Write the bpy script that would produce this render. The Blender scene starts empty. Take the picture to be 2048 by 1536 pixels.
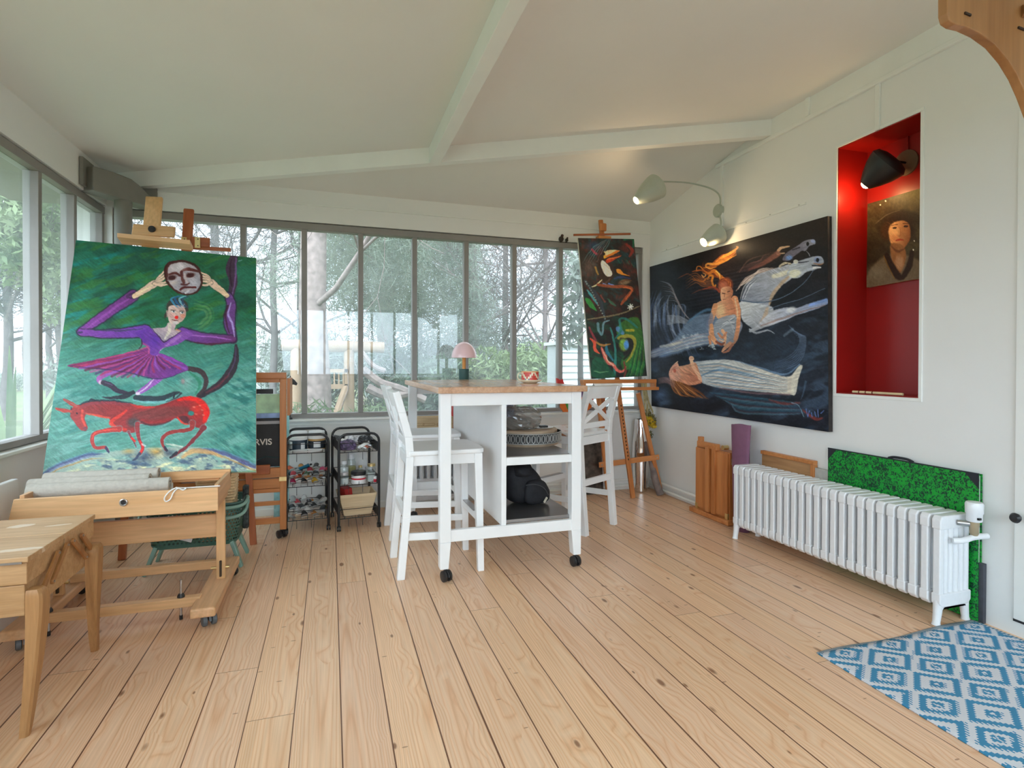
SKY, SKY_LOBE, EXPO = 2.6, 13.0, 0.36
import bpy, math, random
import numpy as np
from mathutils import Vector, Matrix, Euler
random.seed(7); NR = np.random.default_rng(7)
SC = bpy.context.scene; COL = SC.collection
PI = math.pi

# ------------------------------------------------------------------ camera
FPX, CX, CY = 1115.0, 1024.0, 768.0
PITCH, ROLL, YAW, EYE = math.radians(0.5), math.radians(0.15), math.atan(363/1115.0), 1.057
PY = CY - 29.5
Fv = Vector((math.sin(YAW)*math.cos(PITCH), math.cos(YAW)*math.cos(PITCH), -math.sin(PITCH)))
R0 = Vector((math.cos(YAW), -math.sin(YAW), 0)); U0 = R0.cross(Fv)
Rv = R0*math.cos(ROLL) + U0*math.sin(ROLL); Uv = U0*math.cos(ROLL) - R0*math.sin(ROLL)
CAMP = Vector((0, 0, EYE))
def ray(x, y): return Fv + Rv*((x-CX)/FPX) - Uv*((y-PY)/FPX)
def on_z(x, y, z=0.0):
    r = ray(x, y); return CAMP + r*((z-EYE)/r.z)
def on_y(x, y, Y):
    r = ray(x, y); return CAMP + r*(Y/r.y)
def on_x(x, y, X):
    r = ray(x, y); return CAMP + r*(X/r.x)
RW0 = Vector((2.612, 4.2, 0)); RWD = Vector((0.055, 2.61, 0)).normalized(); RWN = Vector((-RWD.y, RWD.x, 0))   # right wall: point, direction, inward normal
def on_rw(x, y, off=0.0):
    r = ray(x, y); p = RW0 + RWN*off
    return CAMP + r*((p-CAMP).dot(RWN)/r.dot(RWN))
def solve_quad(q, width):
    """corners TL TR BR BL of a rectangle of known width seen along four sight lines"""
    rs = [ray(*p) for p in q]
    A = Matrix([[-rs[1][i], rs[2][i], -rs[3][i]] for i in range(3)]); t = A.inverted() @ (-rs[0])
    P = [rs[0], rs[1]*t[0], rs[2]*t[1], rs[3]*t[2]]; s = width/(P[1]-P[0]).length
    return [CAMP+p*s for p in P]
def on_plane(x, y, p0, n):
    r = ray(x, y); return CAMP+r*((p0-CAMP).dot(n)/r.dot(n))
def rw(Y, z, off=0.0):
    return RW0 + RWD*((Y-4.2)/RWD.y) + RWN*off + Vector((0, 0, z))
cd = bpy.data.cameras.new('camera'); cam = bpy.data.objects.new('camera', cd); COL.objects.link(cam)
cd.sensor_width = 36; cd.lens = FPX/2048*36; cd.shift_y = -29.5/2048; cd.clip_start = 0.02; cd.clip_end = 300
m = Matrix.Identity(4)
for i, v in enumerate((Rv, Uv, -Fv)):
    for j in range(3): m[j][i] = v[j]
m.translation = CAMP; cam.matrix_world = m; SC.camera = cam

# ------------------------------------------------------------------ materials
def lin(c):
    c = c/255.0
    return c/12.92 if c <= 0.04045 else ((c+0.055)/1.055)**2.4
def rgb(r, g, b, k=1.0): return (min(lin(r)*k, .95), min(lin(g)*k, .95), min(lin(b)*k, .95), 1)
MATS = {}
def newmat(name):
    m = bpy.data.materials.new(name); m.use_nodes = True
    nt = m.node_tree; b = nt.nodes['Principled BSDF']
    MATS[name] = m
    return m, nt, b
def node(nt, t, **kw):
    n = nt.nodes.new(t)
    for k, v in kw.items():
        if k in n.inputs: n.inputs[k].default_value = v
        else: setattr(n, k, v)
    return n
def ramp(nt, fac, stops):
    n = nt.nodes.new('ShaderNodeValToRGB'); e = n.color_ramp.elements
    while len(e) < len(stops): e.new(0.5)
    for i, (p, c) in enumerate(stops):
        e[i].position = p; e[i].color = c if len(c) == 4 else (*c, 1)
    nt.links.new(fac, n.inputs['Fac']); return n
def mix(nt, a, b, fac, mode='MIX'):
    n = nt.nodes.new('ShaderNodeMix'); n.data_type = 'RGBA'; n.blend_type = mode
    for s, v in ((n.inputs[6], a), (n.inputs[7], b), (n.inputs[0], fac)):
        if hasattr(v, 'is_linked') or isinstance(v, bpy.types.NodeSocket): nt.links.new(v, s)
        else: s.default_value = v
    return n.outputs[2]
def plain(name, col, rough=0.5, metal=0.0, var=0.06, scale=30.0, bump=0.0, spec=0.5, coat=0.0, det=3.0):
    m, nt, b = newmat(name)
    b.inputs['Roughness'].default_value = rough; b.inputs['Metallic'].default_value = metal
    b.inputs['Specular IOR Level'].default_value = spec; b.inputs['Coat Weight'].default_value = coat
    tc = node(nt, 'ShaderNodeTexCoord'); nz = node(nt, 'ShaderNodeTexNoise', Scale=scale, Detail=det)
    nt.links.new(tc.outputs['Object'], nz.inputs['Vector'])
    lo = tuple(max(0, c*(1-var)) for c in col[:3]) + (1,); hi = tuple(min(1, c*(1+var)) for c in col[:3]) + (1,)
    r = ramp(nt, nz.outputs['Fac'], [(0.3, lo), (0.7, hi)])
    nt.links.new(r.outputs['Color'], b.inputs['Base Color'])
    if bump:
        bp = node(nt, 'ShaderNodeBump', Strength=bump, Distance=0.01)
        nt.links.new(nz.outputs['Fac'], bp.inputs['Height']); nt.links.new(bp.outputs['Normal'], b.inputs['Normal'])
    return m
def wood(name, c1, c2, axis='X', rough=0.45, scale=9.0, stretch=14.0, knots=False):
    m, nt, b = newmat(name); b.inputs['Roughness'].default_value = rough
    tc = node(nt, 'ShaderNodeTexCoord'); mp = node(nt, 'ShaderNodeMapping')
    s = {'X': (scale/stretch, scale, scale), 'Y': (scale, scale/stretch, scale), 'Z': (scale, scale, scale/stretch)}[axis]
    mp.inputs['Scale'].default_value = s
    nt.links.new(tc.outputs['Object'], mp.inputs['Vector'])
    n1 = node(nt, 'ShaderNodeTexNoise', Scale=1.2, Detail=2.0, Distortion=0.4)
    nt.links.new(mp.outputs['Vector'], n1.inputs['Vector'])
    w = node(nt, 'ShaderNodeMath', operation='MULTIPLY'); w.inputs[1].default_value = 5.0
    nt.links.new(n1.outputs['Fac'], w.inputs[0])
    fr = node(nt, 'ShaderNodeMath', operation='PINGPONG'); fr.inputs[1].default_value = 1.0
    nt.links.new(w.outputs[0], fr.inputs[0])
    n2 = node(nt, 'ShaderNodeTexNoise', Scale=9.0, Detail=4.0)
    nt.links.new(mp.outputs['Vector'], n2.inputs['Vector'])
    mid = tuple((a+b_)/2 for a, b_ in zip(c1, c2))
    r = ramp(nt, fr.outputs[0], [(0.0, c2), (0.35, mid), (1.0, c1)])
    r2 = ramp(nt, n2.outputs['Fac'], [(0.3, (0.86, 0.84, 0.82, 1)), (0.7, (1.06, 1.06, 1.06, 1))])
    nt.links.new(mix(nt, r.outputs['Color'], r2.outputs['Color'], 1.0, 'MULTIPLY'), b.inputs['Base Color'])
    bp = node(nt, 'ShaderNodeBump', Strength=0.08, Distance=0.004)
    nt.links.new(n2.outputs['Fac'], bp.inputs['Height']); nt.links.new(bp.outputs['Normal'], b.inputs['Normal'])
    return m
def emit(name, col, s):
    m, nt, b = newmat(name)
    b.inputs['Base Color'].default_value = (0.8, 0.8, 0.8, 1)
    b.inputs['Emission Color'].default_value = col; b.inputs['Emission Strength'].default_value = s
    return m

M_wall = plain('white_wall_paint', (0.80, 0.80, 0.78), 0.6, var=0.015, scale=3, bump=0.0)
M_ceil = plain('white_ceiling_paint', (0.80, 0.79, 0.755), 0.7, var=0.015, scale=2)
M_trim = plain('white_trim_paint', (0.82, 0.83, 0.80), 0.4, var=0.02, scale=6)
M_greyframe = plain('grey_frame_paint', rgb(141, 136, 132), 0.45, var=0.05, scale=10)
M_greypost = plain('grey_steel_paint', rgb(128, 126, 120), 0.5, var=0.06, scale=12)
M_white = plain('white_furniture_paint', (0.83, 0.84, 0.84), 0.35, var=0.02, scale=8)
M_black = plain('black_plastic', (0.018, 0.018, 0.02), 0.4, var=0.2)
M_blackmetal = plain('black_metal', (0.012, 0.012, 0.014), 0.35, var=0.2)
M_steel = plain('steel', (0.55, 0.55, 0.55), 0.3, metal=1.0, var=0.08)
M_darksteel = plain('brushed_steel_shelf', (0.34, 0.33, 0.33), 0.28, metal=0.85, var=0.08, scale=6)
M_brass = plain('brass', (0.78, 0.62, 0.30), 0.3, metal=1.0, var=0.06)
M_beechX = wood('beech_wood_x', rgb(228, 184, 136), rgb(216, 168, 118), 'X', 0.4)
M_beechY = wood('beech_wood_y', rgb(224, 180, 138), rgb(212, 164, 118), 'Y', 0.4)
M_beechZ = wood('beech_wood_z', rgb(228, 184, 134), rgb(216, 168, 116), 'Z', 0.4)
M_oakX = wood('oak_wood_x', rgb(202, 162, 118), rgb(186, 144, 98), 'X', 0.45, scale=16)
M_oakZ = wood('oak_wood_z', rgb(188, 142, 94), rgb(170, 124, 78), 'Z', 0.45, scale=16)
M_redZ = wood('red_brown_wood_z', rgb(186, 106, 62), rgb(160, 84, 44), 'Z', 0.4)
M_redX = wood('red_brown_wood_x', rgb(186, 106, 62), rgb(160, 84, 44), 'X', 0.4)
M_orangeZ = wood('orange_wood_z', rgb(205, 135, 78), rgb(184, 112, 58), 'Z', 0.4)
M_orangeX = wood('orange_wood_x', rgb(205, 135, 78), rgb(184, 112, 58), 'X', 0.4)
M_crate = wood('pale_crate_wood', rgb(226, 204, 168), rgb(206, 180, 140), 'X', 0.6)

# glass pane: mostly clear, mirror reflection, slight dirt strengthened into a white haze veil
def glass_mat(name, dust_haze=0.03, refl=1.0, tint=(0.96, 0.985, 0.98, 1)):
    m, nt, b = newmat(name); nt.nodes.remove(b)
    out = nt.nodes['Material Output']
    tr = node(nt, 'ShaderNodeBsdfTransparent'); tr.inputs['Color'].default_value = tint
    gl = node(nt, 'ShaderNodeBsdfGlossy'); gl.inputs['Roughness'].default_value = 0.0
    df = node(nt, 'ShaderNodeBsdfTranslucent'); df.inputs['Color'].default_value = (0.9, 0.95, 0.97, 1)
    lw = node(nt, 'ShaderNodeLayerWeight', Blend=0.5)
    pw = node(nt, 'ShaderNodeMath', operation='POWER'); pw.inputs[1].default_value = 5.0
    nt.links.new(lw.outputs['Facing'], pw.inputs[0])
    ml = node(nt, 'ShaderNodeMath', operation='MULTIPLY_ADD'); ml.inputs[1].default_value = 0.9*refl; ml.inputs[2].default_value = 0.045*refl
    nt.links.new(pw.outputs[0], ml.inputs[0])
    m1 = node(nt, 'ShaderNodeMixShader'); m2 = node(nt, 'ShaderNodeMixShader')
    tc = node(nt, 'ShaderNodeTexCoord'); nz = node(nt, 'ShaderNodeTexNoise', Scale=2.5, Detail=5.0)
    nt.links.new(tc.outputs['Object'], nz.inputs['Vector'])
    d = node(nt, 'ShaderNodeMath', operation='MULTIPLY'); d.inputs[1].default_value = dust_haze*2
    nt.links.new(nz.outputs['Fac'], d.inputs[0])
    nt.links.new(d.outputs[0], m2.inputs[0]); nt.links.new(tr.outputs[0], m2.inputs[1]); nt.links.new(df.outputs[0], m2.inputs[2])
    nt.links.new(ml.outputs[0], m1.inputs[0]); nt.links.new(m2.outputs[0], m1.inputs[1]); nt.links.new(gl.outputs[0], m1.inputs[2])
    nt.links.new(m1.outputs[0], out.inputs[0])
    return m
M_glass = glass_mat('window_glass', 0.075)
M_jar = glass_mat('jar_glass', 0.12)

# ------------------------------------------------------------------ mesh helpers
class MB:
    def __init__(s): s.v = []; s.f = []; s.mi = []; s.cur = 0
    def add(s, vs, fs):
        o = len(s.v); s.v += [Vector(v) for v in vs]
        for f in fs: s.f.append([i+o for i in f]); s.mi.append(s.cur)
        return s
    def box(s, c, d, rot=None):
        c = Vector(c); hx, hy, hz = d[0]/2, d[1]/2, d[2]/2
        M = rot.to_3x3() if rot else Matrix.Identity(3)
        vs = [c + M @ Vector((x*hx, y*hy, z*hz)) for z in (-1, 1) for y in (-1, 1) for x in (-1, 1)]
        return s.add(vs, [(0,2,3,1),(4,5,7,6),(0,1,5,4),(2,6,7,3),(0,4,6,2),(1,3,7,5)])
    def bb(s, a, b):   # box between two corners
        a, b = Vector(a), Vector(b)
        return s.box((a+b)/2, (abs(b.x-a.x), abs(b.y-a.y), abs(b.z-a.z)))
    def hexa(s, q0, q1):   # two quads joined: a block with any eight corners
        vs = list(q0)+list(q1)
        return s.add(vs, [(3,2,1,0),(4,5,6,7),(0,1,5,4),(1,2,6,5),(2,3,7,6),(3,0,4,7)])
    def bar(s, a, b, w, h, side=(1, 0, 0), w2=None, h2=None):   # rectangular bar a->b, w along side, h across
        a, b = Vector(a), Vector(b); d = (b-a).normalized(); sd = Vector(side)
        sd = (sd - d*sd.dot(d)).normalized(); up = d.cross(sd)
        w2 = w if w2 is None else w2; h2 = h if h2 is None else h2
        q = lambda p, W, Hh: [p+sd*(i*W/2)+up*(j*Hh/2) for i, j in ((-1,-1),(1,-1),(1,1),(-1,1))]
        return s.hexa(q(a, w, h), q(b, w2, h2))
    def tube(s, pts, r, n=8, cap=True, closed=False):
        pts = [Vector(p) for p in pts]; N = len(pts)
        rs = r if isinstance(r, (list, tuple)) else [r]*N
        o = len(s.v); prev = None
        for i, p in enumerate(pts):
            if closed: t = (pts[(i+1) % N]-pts[i-1])
            else: t = pts[min(i+1, N-1)]-pts[max(i-1, 0)]
            t = t.normalized() if t.length > 1e-9 else Vector((0, 0, 1))
            if prev is None:
                u = t.orthogonal().normalized()
            else:
                u = prev - t*prev.dot(t); u = u.normalized() if u.length > 1e-6 else t.orthogonal().normalized()
            prev = u; w = t.cross(u)
            for k in range(n):
                a = 2*PI*k/n; s.v.append(p+(u*math.cos(a)+w*math.sin(a))*rs[i])
        R = N if closed else N-1
        for i in range(R):
            i2 = (i+1) % N
            for k in range(n):
                k2 = (k+1) % n
                s.f.append([o+i*n+k, o+i*n+k2, o+i2*n+k2, o+i2*n+k]); s.mi.append(s.cur)
        if cap and not closed:
            s.f.append([o+k for k in range(n)][::-1]); s.mi.append(s.cur)
            s.f.append([o+(N-1)*n+k for k in range(n)]); s.mi.append(s.cur)
        return s
    def lathe(s, c, prof, n=24, ax=None, cap=True):   # prof: (radius, height) pairs about axis
        c = Vector(c); ax = Vector(ax).normalized() if ax else Vector((0, 0, 1))
        u = ax.orthogonal().normalized() if abs(ax.z) < .999 else Vector((1, 0, 0)); w = ax.cross(u)
        o = len(s.v)
        for r, h in prof:
            for k in range(n):
                a = 2*PI*k/n; s.v.append(c+ax*h+(u*math.cos(a)+w*math.sin(a))*r)
        for i in range(len(prof)-1):
            for k in range(n):
                k2 = (k+1) % n
                s.f.append([o+i*n+k, o+i*n+k2, o+(i+1)*n+k2, o+(i+1)*n+k]); s.mi.append(s.cur)
        if cap:
            if prof[0][0] > 1e-5: s.f.append([o+k for k in range(n)][::-1]); s.mi.append(s.cur)
            if prof[-1][0] > 1e-5: s.f.append([o+(len(prof)-1)*n+k for k in range(n)]); s.mi.append(s.cur)
        return s
    def cyl(s, a, b, r, n=16, r2=None):
        a, b = Vector(a), Vector(b); L = (b-a).length
        return s.lathe(a, [(r, 0), (r if r2 is None else r2, L)], n, (b-a))
    def prism(s, poly, off):   # planar polygon (3-D points) pushed along off
        poly = [Vector(p) for p in poly]; off = Vector(off); n = len(poly); o = len(s.v)
        s.v += poly + [p+off for p in poly]
        s.f.append([o+i for i in range(n)][::-1]); s.f.append([o+n+i for i in range(n)]); s.mi += [s.cur]*2
        for i in range(n):
            j = (i+1) % n; s.f.append([o+i, o+j, o+n+j, o+n+i]); s.mi.append(s.cur)
        return s
    def ball(s, c, r, n=14, m=9, sc=(1, 1, 1)):
        c = Vector(c); o = len(s.v)
        for i in range(m+1):
            th = PI*i/m
            for k in range(n):
                a = 2*PI*k/n
                s.v.append(c+Vector((r*sc[0]*math.sin(th)*math.cos(a), r*sc[1]*math.sin(th)*math.sin(a), r*sc[2]*math.cos(th))))
        for i in range(m):
            for k in range(n):
                k2 = (k+1) % n
                s.f.append([o+i*n+k, o+(i+1)*n+k, o+(i+1)*n+k2, o+i*n+k2]); s.mi.append(s.cur)
        return s
    def grid(s, fn, nu, nv):   # fn(u,v)->point
        o = len(s.v)
        for j in range(nv+1):
            for i in range(nu+1): s.v.append(Vector(fn(i/nu, j/nv)))
        for j in range(nv):
            for i in range(nu):
                a = o+j*(nu+1)+i; s.f.append([a, a+1, a+nu+2, a+nu+1]); s.mi.append(s.cur)
        return s
    def build(s, name, mats, parent=None, bevel=0.0, smooth=False, world=False, seg=2, fix=True, sub=0, solid=0.0):
        me = bpy.data.meshes.new(name)
        vs = s.v
        if world and parent is not None:
            inv = parent_matrix(parent).inverted(); vs = [inv @ v for v in vs]
        me.from_pydata([tuple(v) for v in vs], [], s.f)
        mats = mats if isinstance(mats, (list, tuple)) else [mats]
        for mt in mats: me.materials.append(mt)
        if len(mats) > 1: me.polygons.foreach_set('material_index', s.mi)
        if smooth:
            me.polygons.foreach_set('use_smooth', [True]*len(me.polygons))
        me.update()
        if fix:
            import bmesh
            bm = bmesh.new(); bm.from_mesh(me); bmesh.ops.recalc_face_normals(bm, faces=bm.faces[:])
            if smooth:
                for e in bm.edges:
                    if len(e.link_faces) == 2 and e.calc_face_angle(0) > 0.7: e.smooth = False
            bm.to_mesh(me); bm.free()
        o = bpy.data.objects.new(name, me); COL.objects.link(o)
        if parent is not None: o.parent = parent
        if solid:
            md = o.modifiers.new('thickness', 'SOLIDIFY'); md.thickness = solid; md.offset = 0
        if bevel:
            md = o.modifiers.new('bevel', 'BEVEL'); md.width = bevel; md.segments = seg; md.limit_method = 'ANGLE'; md.angle_limit = 0.6
            md.harden_normals = False
        if sub:
            md = o.modifiers.new('subdivision', 'SUBSURF'); md.levels = sub; md.render_levels = sub
        return o
def parent_matrix(o):
    M = Matrix.Translation(o.location) @ o.rotation_euler.to_matrix().to_4x4() @ Matrix.Diagonal((*o.scale, 1))
    return parent_matrix(o.parent) @ M if o.parent else M
def np_mesh(name, verts, faces, mat, parent=None, smooth=False):
    me = bpy.data.meshes.new(name); n = len(faces); k = faces.shape[1]
    me.vertices.add(len(verts)); me.vertices.foreach_set('co', np.ascontiguousarray(verts, dtype=np.float32).ravel())
    me.loops.add(n*k); me.loops.foreach_set('vertex_index', np.ascontiguousarray(faces, dtype=np.int32).ravel())
    me.polygons.add(n); me.polygons.foreach_set('loop_start', np.arange(0, n*k, k, dtype=np.int32))
    me.update(calc_edges=True); me.validate()
    if smooth: me.polygons.foreach_set('use_smooth', [True]*n)
    if mat: me.materials.append(mat)
    o = bpy.data.objects.new(name, me); COL.objects.link(o)
    if parent is not None: o.parent = parent
    return o
def tag(o, label=None, cat=None, group=None, kind=None):
    if label: o['label'] = label
    if cat: o['category'] = cat
    if group: o['group'] = group
    if kind: o['kind'] = kind
    return o
def thing(name, label, cat, loc=(0, 0, 0), rz=0.0, group=None, kind=None):
    o = bpy.data.objects.new(name, None); COL.objects.link(o); o.empty_display_size = 0.05
    o.location = loc; o.rotation_euler = (0, 0, rz)
    return tag(o, label, cat, group, kind)
def struct(o, label=None, cat='structure'):
    o['kind'] = 'structure'
    if label: o['label'] = label; o['category'] = cat
    return o
def dup(root, loc, rz, label=None, group=None):
    def cp(o, par):
        c = o.copy(); COL.objects.link(c)
        if par is not None: c.parent = par
        for ch in list(o.children): cp(ch, c)
        return c
    r = cp(root, None); r.location = loc; r.rotation_euler = (0, 0, rz)
    if label: r['label'] = label
    if group: r['group'] = group
    return r
def crom(pts, n=6, closed=False):   # Catmull-Rom smoothing
    P = [Vector(p) for p in pts]; out = []; N = len(P)
    for i in range(N if closed else N-1):
        p0 = P[i-1] if (i or closed) else P[0]; p1 = P[i]; p2 = P[(i+1) % N]
        p3 = P[(i+2) % N] if (closed or i+2 < N) else P[-1]
        for k in range(n):
            t = k/n
            out.append(0.5*((2*p1)+(p2-p0)*t+(2*p0-5*p1+4*p2-p3)*t*t+(3*p1-p0-3*p2+p3)*t**3))
    if not closed: out.append(P[-1])
    return out
# ------------------------------------------------------------------ floor material: pine boards along Y
def floor_mat():
    m, nt, b = newmat('pine_floor_boards'); L = nt.links
    def math_(op, a, b_=None, c=None):
        n = nt.nodes.new('ShaderNodeMath'); n.operation = op
        for i, v in enumerate((a, b_, c)):
            if v is None: continue
            if isinstance(v, (int, float)): n.inputs[i].default_value = v
            else: L.new(v, n.inputs[i])
        return n.outputs[0]
    tc = node(nt, 'ShaderNodeTexCoord'); sp = node(nt, 'ShaderNodeSeparateXYZ'); L.new(tc.outputs['Object'], sp.inputs[0])
    x, y = sp.outputs['X'], sp.outputs['Y']
    bx = math_('DIVIDE', math_('SUBTRACT', x, 0.030), 0.1345)
    ix = math_('FLOOR', bx); fx = math_('FRACT', bx)
    wn = node(nt, 'ShaderNodeTexWhiteNoise', noise_dimensions='1D'); L.new(ix, wn.inputs['W']); r1 = wn.outputs['Value']
    yl = math_('DIVIDE', math_('ADD', y, math_('MULTIPLY', r1, 7.3)), 2.35)
    iy = math_('FLOOR', yl); fy = math_('FRACT', yl)
    wid = math_('ADD', math_('MULTIPLY', ix, 3.7), math_('MULTIPLY', iy, 11.3))
    wn2 = node(nt, 'ShaderNodeTexWhiteNoise', noise_dimensions='1D'); L.new(wid, wn2.inputs['W']); r2 = wn2.outputs['Value']
    # knots
    cb = node(nt, 'ShaderNodeCombineXYZ'); L.new(math_('MULTIPLY', x, 15.0), cb.inputs[0]); L.new(math_('MULTIPLY', y, 6.2), cb.inputs[1]); L.new(math_('MULTIPLY', wid, 2.3), cb.inputs[2])
    vo = node(nt, 'ShaderNodeTexVoronoi', Scale=1.0); L.new(cb.outputs[0], vo.inputs['Vector'])
    sc = node(nt, 'ShaderNodeSeparateColor'); L.new(vo.outputs['Color'], sc.inputs[0])
    pick = math_('GREATER_THAN', sc.outputs[0], 0.36)
    ksz = math_('MULTIPLY_ADD', math_('POWER', sc.outputs[1], 2.0), 0.15, 0.03)
    kd = math_('DIVIDE', vo.outputs['Distance'], ksz)
    kn = nt.nodes.new('ShaderNodeMapRange'); kn.inputs[1].default_value = 1.15; kn.inputs[2].default_value = 0.6; L.new(kd, kn.inputs[0])
    knot = math_('MULTIPLY', kn.outputs[0], pick)
    kf = nt.nodes.new('ShaderNodeMapRange'); kf.inputs[1].default_value = 0.6; kf.inputs[2].default_value = 0.0; L.new(vo.outputs['Distance'], kf.inputs[0])
    kpush = math_('MULTIPLY', math_('MULTIPLY', kf.outputs[0], pick), 0.55)
    # rings
    cg = node(nt, 'ShaderNodeCombineXYZ')
    L.new(math_('ADD', math_('MULTIPLY', x, 9.0), math_('MULTIPLY', r2, 31.0)), cg.inputs[0])
    L.new(math_('MULTIPLY', y, 0.55), cg.inputs[1]); L.new(math_('MULTIPLY', wid, 1.7), cg.inputs[2])
    n1 = node(nt, 'ShaderNodeTexNoise', Scale=1.0, Detail=1.5, Roughness=0.35); L.new(cg.outputs[0], n1.inputs['Vector'])
    dc = math_('SUBTRACT', fx, math_('MULTIPLY_ADD', r2, 0.7, 0.15))
    par = math_('MULTIPLY', math_('MULTIPLY', dc, dc), 17.0)
    ydir = math_('MULTIPLY', y, math_('MULTIPLY_ADD', math_('GREATER_THAN', r1, 0.5), 3.0, -1.5))
    ph = math_('ADD', math_('ADD', par, ydir), math_('MULTIPLY', math_('ADD', n1.outputs['Fac'], kpush), 3.2))
    ring = math_('PINGPONG', ph, 0.5)
    ringr = ramp(nt, ring, [(0.0, rgb(226, 181, 144)), (0.14, rgb(236, 199, 166)), (0.5, rgb(239, 208, 179))])
    c2 = node(nt, 'ShaderNodeCombineXYZ'); L.new(math_('MULTIPLY', x, 160.0), c2.inputs[0]); L.new(math_('MULTIPLY', y, 4.0), c2.inputs[1]); L.new(wid, c2.inputs[2])
    n2 = node(nt, 'ShaderNodeTexNoise', Scale=1.0, Detail=3.0); L.new(c2.outputs[0], n2.inputs['Vector'])
    fine = ramp(nt, n2.outputs['Fac'], [(0.3, (0.90, 0.88, 0.86, 1)), (0.7, (1.05, 1.05, 1.05, 1))])
    tint = ramp(nt, r2, [(0.0, (0.95, 0.89, 0.86, 1)), (0.35, (1.0, 0.97, 0.97, 1)), (0.7, (1.0, 0.96, 0.89, 1)), (1.0, (1.05, 1.0, 0.93, 1))])
    c = mix(nt, ringr.outputs['Color'], fine.outputs['Color'], 1.0, 'MULTIPLY')
    c = mix(nt, c, tint.outputs['Color'], 1.0, 'MULTIPLY')
    # worn, slightly darker varnish in broad patches
    n3 = node(nt, 'ShaderNodeTexNoise', Scale=0.9, Detail=2.0); L.new(tc.outputs['Object'], n3.inputs['Vector'])
    worn = ramp(nt, n3.outputs['Fac'], [(0.35, (0.95, 0.91, 0.86, 1)), (0.65, (1.02, 1.02, 1.02, 1))])
    c = mix(nt, c, worn.outputs['Color'], 1.0, 'MULTIPLY')
    c = mix(nt, c, rgb(120, 72, 44), math_('MULTIPLY', knot, 0.8))
    # scratches and dents
    c4 = node(nt, 'ShaderNodeCombineXYZ'); L.new(math_('MULTIPLY', x, 9.0), c4.inputs[0]); L.new(math_('MULTIPLY', y, 30.0), c4.inputs[1]); L.new(wid, c4.inputs[2])
    v2 = node(nt, 'ShaderNodeTexVoronoi', Scale=1.0); L.new(c4.outputs[0], v2.inputs['Vector'])
    s2 = node(nt, 'ShaderNodeSeparateColor'); L.new(v2.outputs['Color'], s2.inputs[0])
    dent = math_('MULTIPLY', math_('LESS_THAN', v2.outputs['Distance'], 0.085), math_('GREATER_THAN', s2.outputs[2], 0.80))
    c = mix(nt, c, rgb(132, 84, 54), math_('MULTIPLY', dent, 0.65))
    # seams
    e = math_('MINIMUM', fx, math_('SUBTRACT', 1.0, fx))
    wsm = math_('MULTIPLY_ADD', r1, 0.012, 0.010)
    seam = math_('LESS_THAN', e, wsm)
    e2 = math_('MINIMUM', fy, math_('SUBTRACT', 1.0, fy))
    butt = math_('LESS_THAN', e2, 0.0006)
    c = mix(nt, c, rgb(96, 52, 30), math_('MULTIPLY', seam, 0.92))
    c = mix(nt, c, rgb(120, 76, 48), math_('MULTIPLY', butt, 0.7))
    L.new(c, b.inputs['Base Color'])
    b.inputs['Roughness'].default_value = 0.33; b.inputs['Specular IOR Level'].default_value = 0.45
    bp = node(nt, 'ShaderNodeBump', Strength=0.5, Distance=0.004)
    L.new(math_('SUBTRACT', 1.0, seam), bp.inputs['Height']); L.new(bp.outputs['Normal'], b.inputs['Normal'])
    return m
M_floor = floor_mat()

# ------------------------------------------------------------------ room shell
XL, YB, YF = -1.36, 4.20, -1.7
def zf(x): return 2.275 + 0.0736*(x+1.36)           # front ceiling plane
def zr(y): return 2.285 + 0.2*(4.2-y)               # rear ceiling plane
def hipY(x): return 4.2-(0.0736*(x+1.36)-0.01)/0.2
struct(MB().bb((-1.5, YF-.15, -.12), (2.9, YB+.15, 0)).build('floor', M_floor))
tag(bpy.data.objects['floor'], 'floor of wide knotty pine boards', 'floor')
mb = MB()
A = [(-1.56, YF-.2), (2.95, YF-.2), (2.95, hipY(2.95)), (-1.56, 4.4)]
B = [(-1.56, 4.4), (2.95, hipY(2.95)), (2.95, 4.4)]
mb.prism([(x, y, zf(x)) for x, y in A], (0, 0, .08))
mb.prism([(-1.36, hipY(-1.36), zf(-1.36)), (2.95, hipY(2.95), zf(2.95)), (2.95, 4.4, zr(4.4)), (-1.36, 4.4, zr(4.4))], (0, 0, .08))
struct(mb.build('ceiling', M_ceil), 'white sloping ceiling in two planes', 'ceiling')
# beams
mb = MB()
for x0, x1 in ((XL, 2.585),):
    a, c = Vector((x0, hipY(x0), zf(x0))), Vector((x1, hipY(x1), zf(x1)))
    t = .03; nrm = Vector((-(c-a).y, (c-a).x, 0)).normalized()
    lo = Vector((0, 0, -.10)); up = Vector((0, 0, .03))
    mb.hexa([a-nrm*t+lo, c-nrm*t+lo, c+nrm*t+lo, a+nrm*t+lo], [a-nrm*t+up, c-nrm*t+up, c+nrm*t+up, a+nrm*t+up])
struct(mb.build('trim_1', M_trim, bevel=.003), 'white diagonal hip beam under the ceiling', 'beam')
mb = MB()
xa, xb = .588, .656
zb = zf(.62)-.105
mb.hexa([(xa, YF, zb), (xb, YF, zb), (xb, hipY(.62)-.02, zb), (xa, hipY(.62)-.02, zb)], [(xa, YF, zf(xa)+.03), (xb, YF, zf(xb)+.03), (xb, hipY(.62)-.02, zf(xb)+.03), (xa, hipY(.62)-.02, zf(xa)+.03)])
struct(mb.build('trim_2', M_trim, bevel=.003), 'white ceiling beam running into the room', 'beam')
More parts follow.
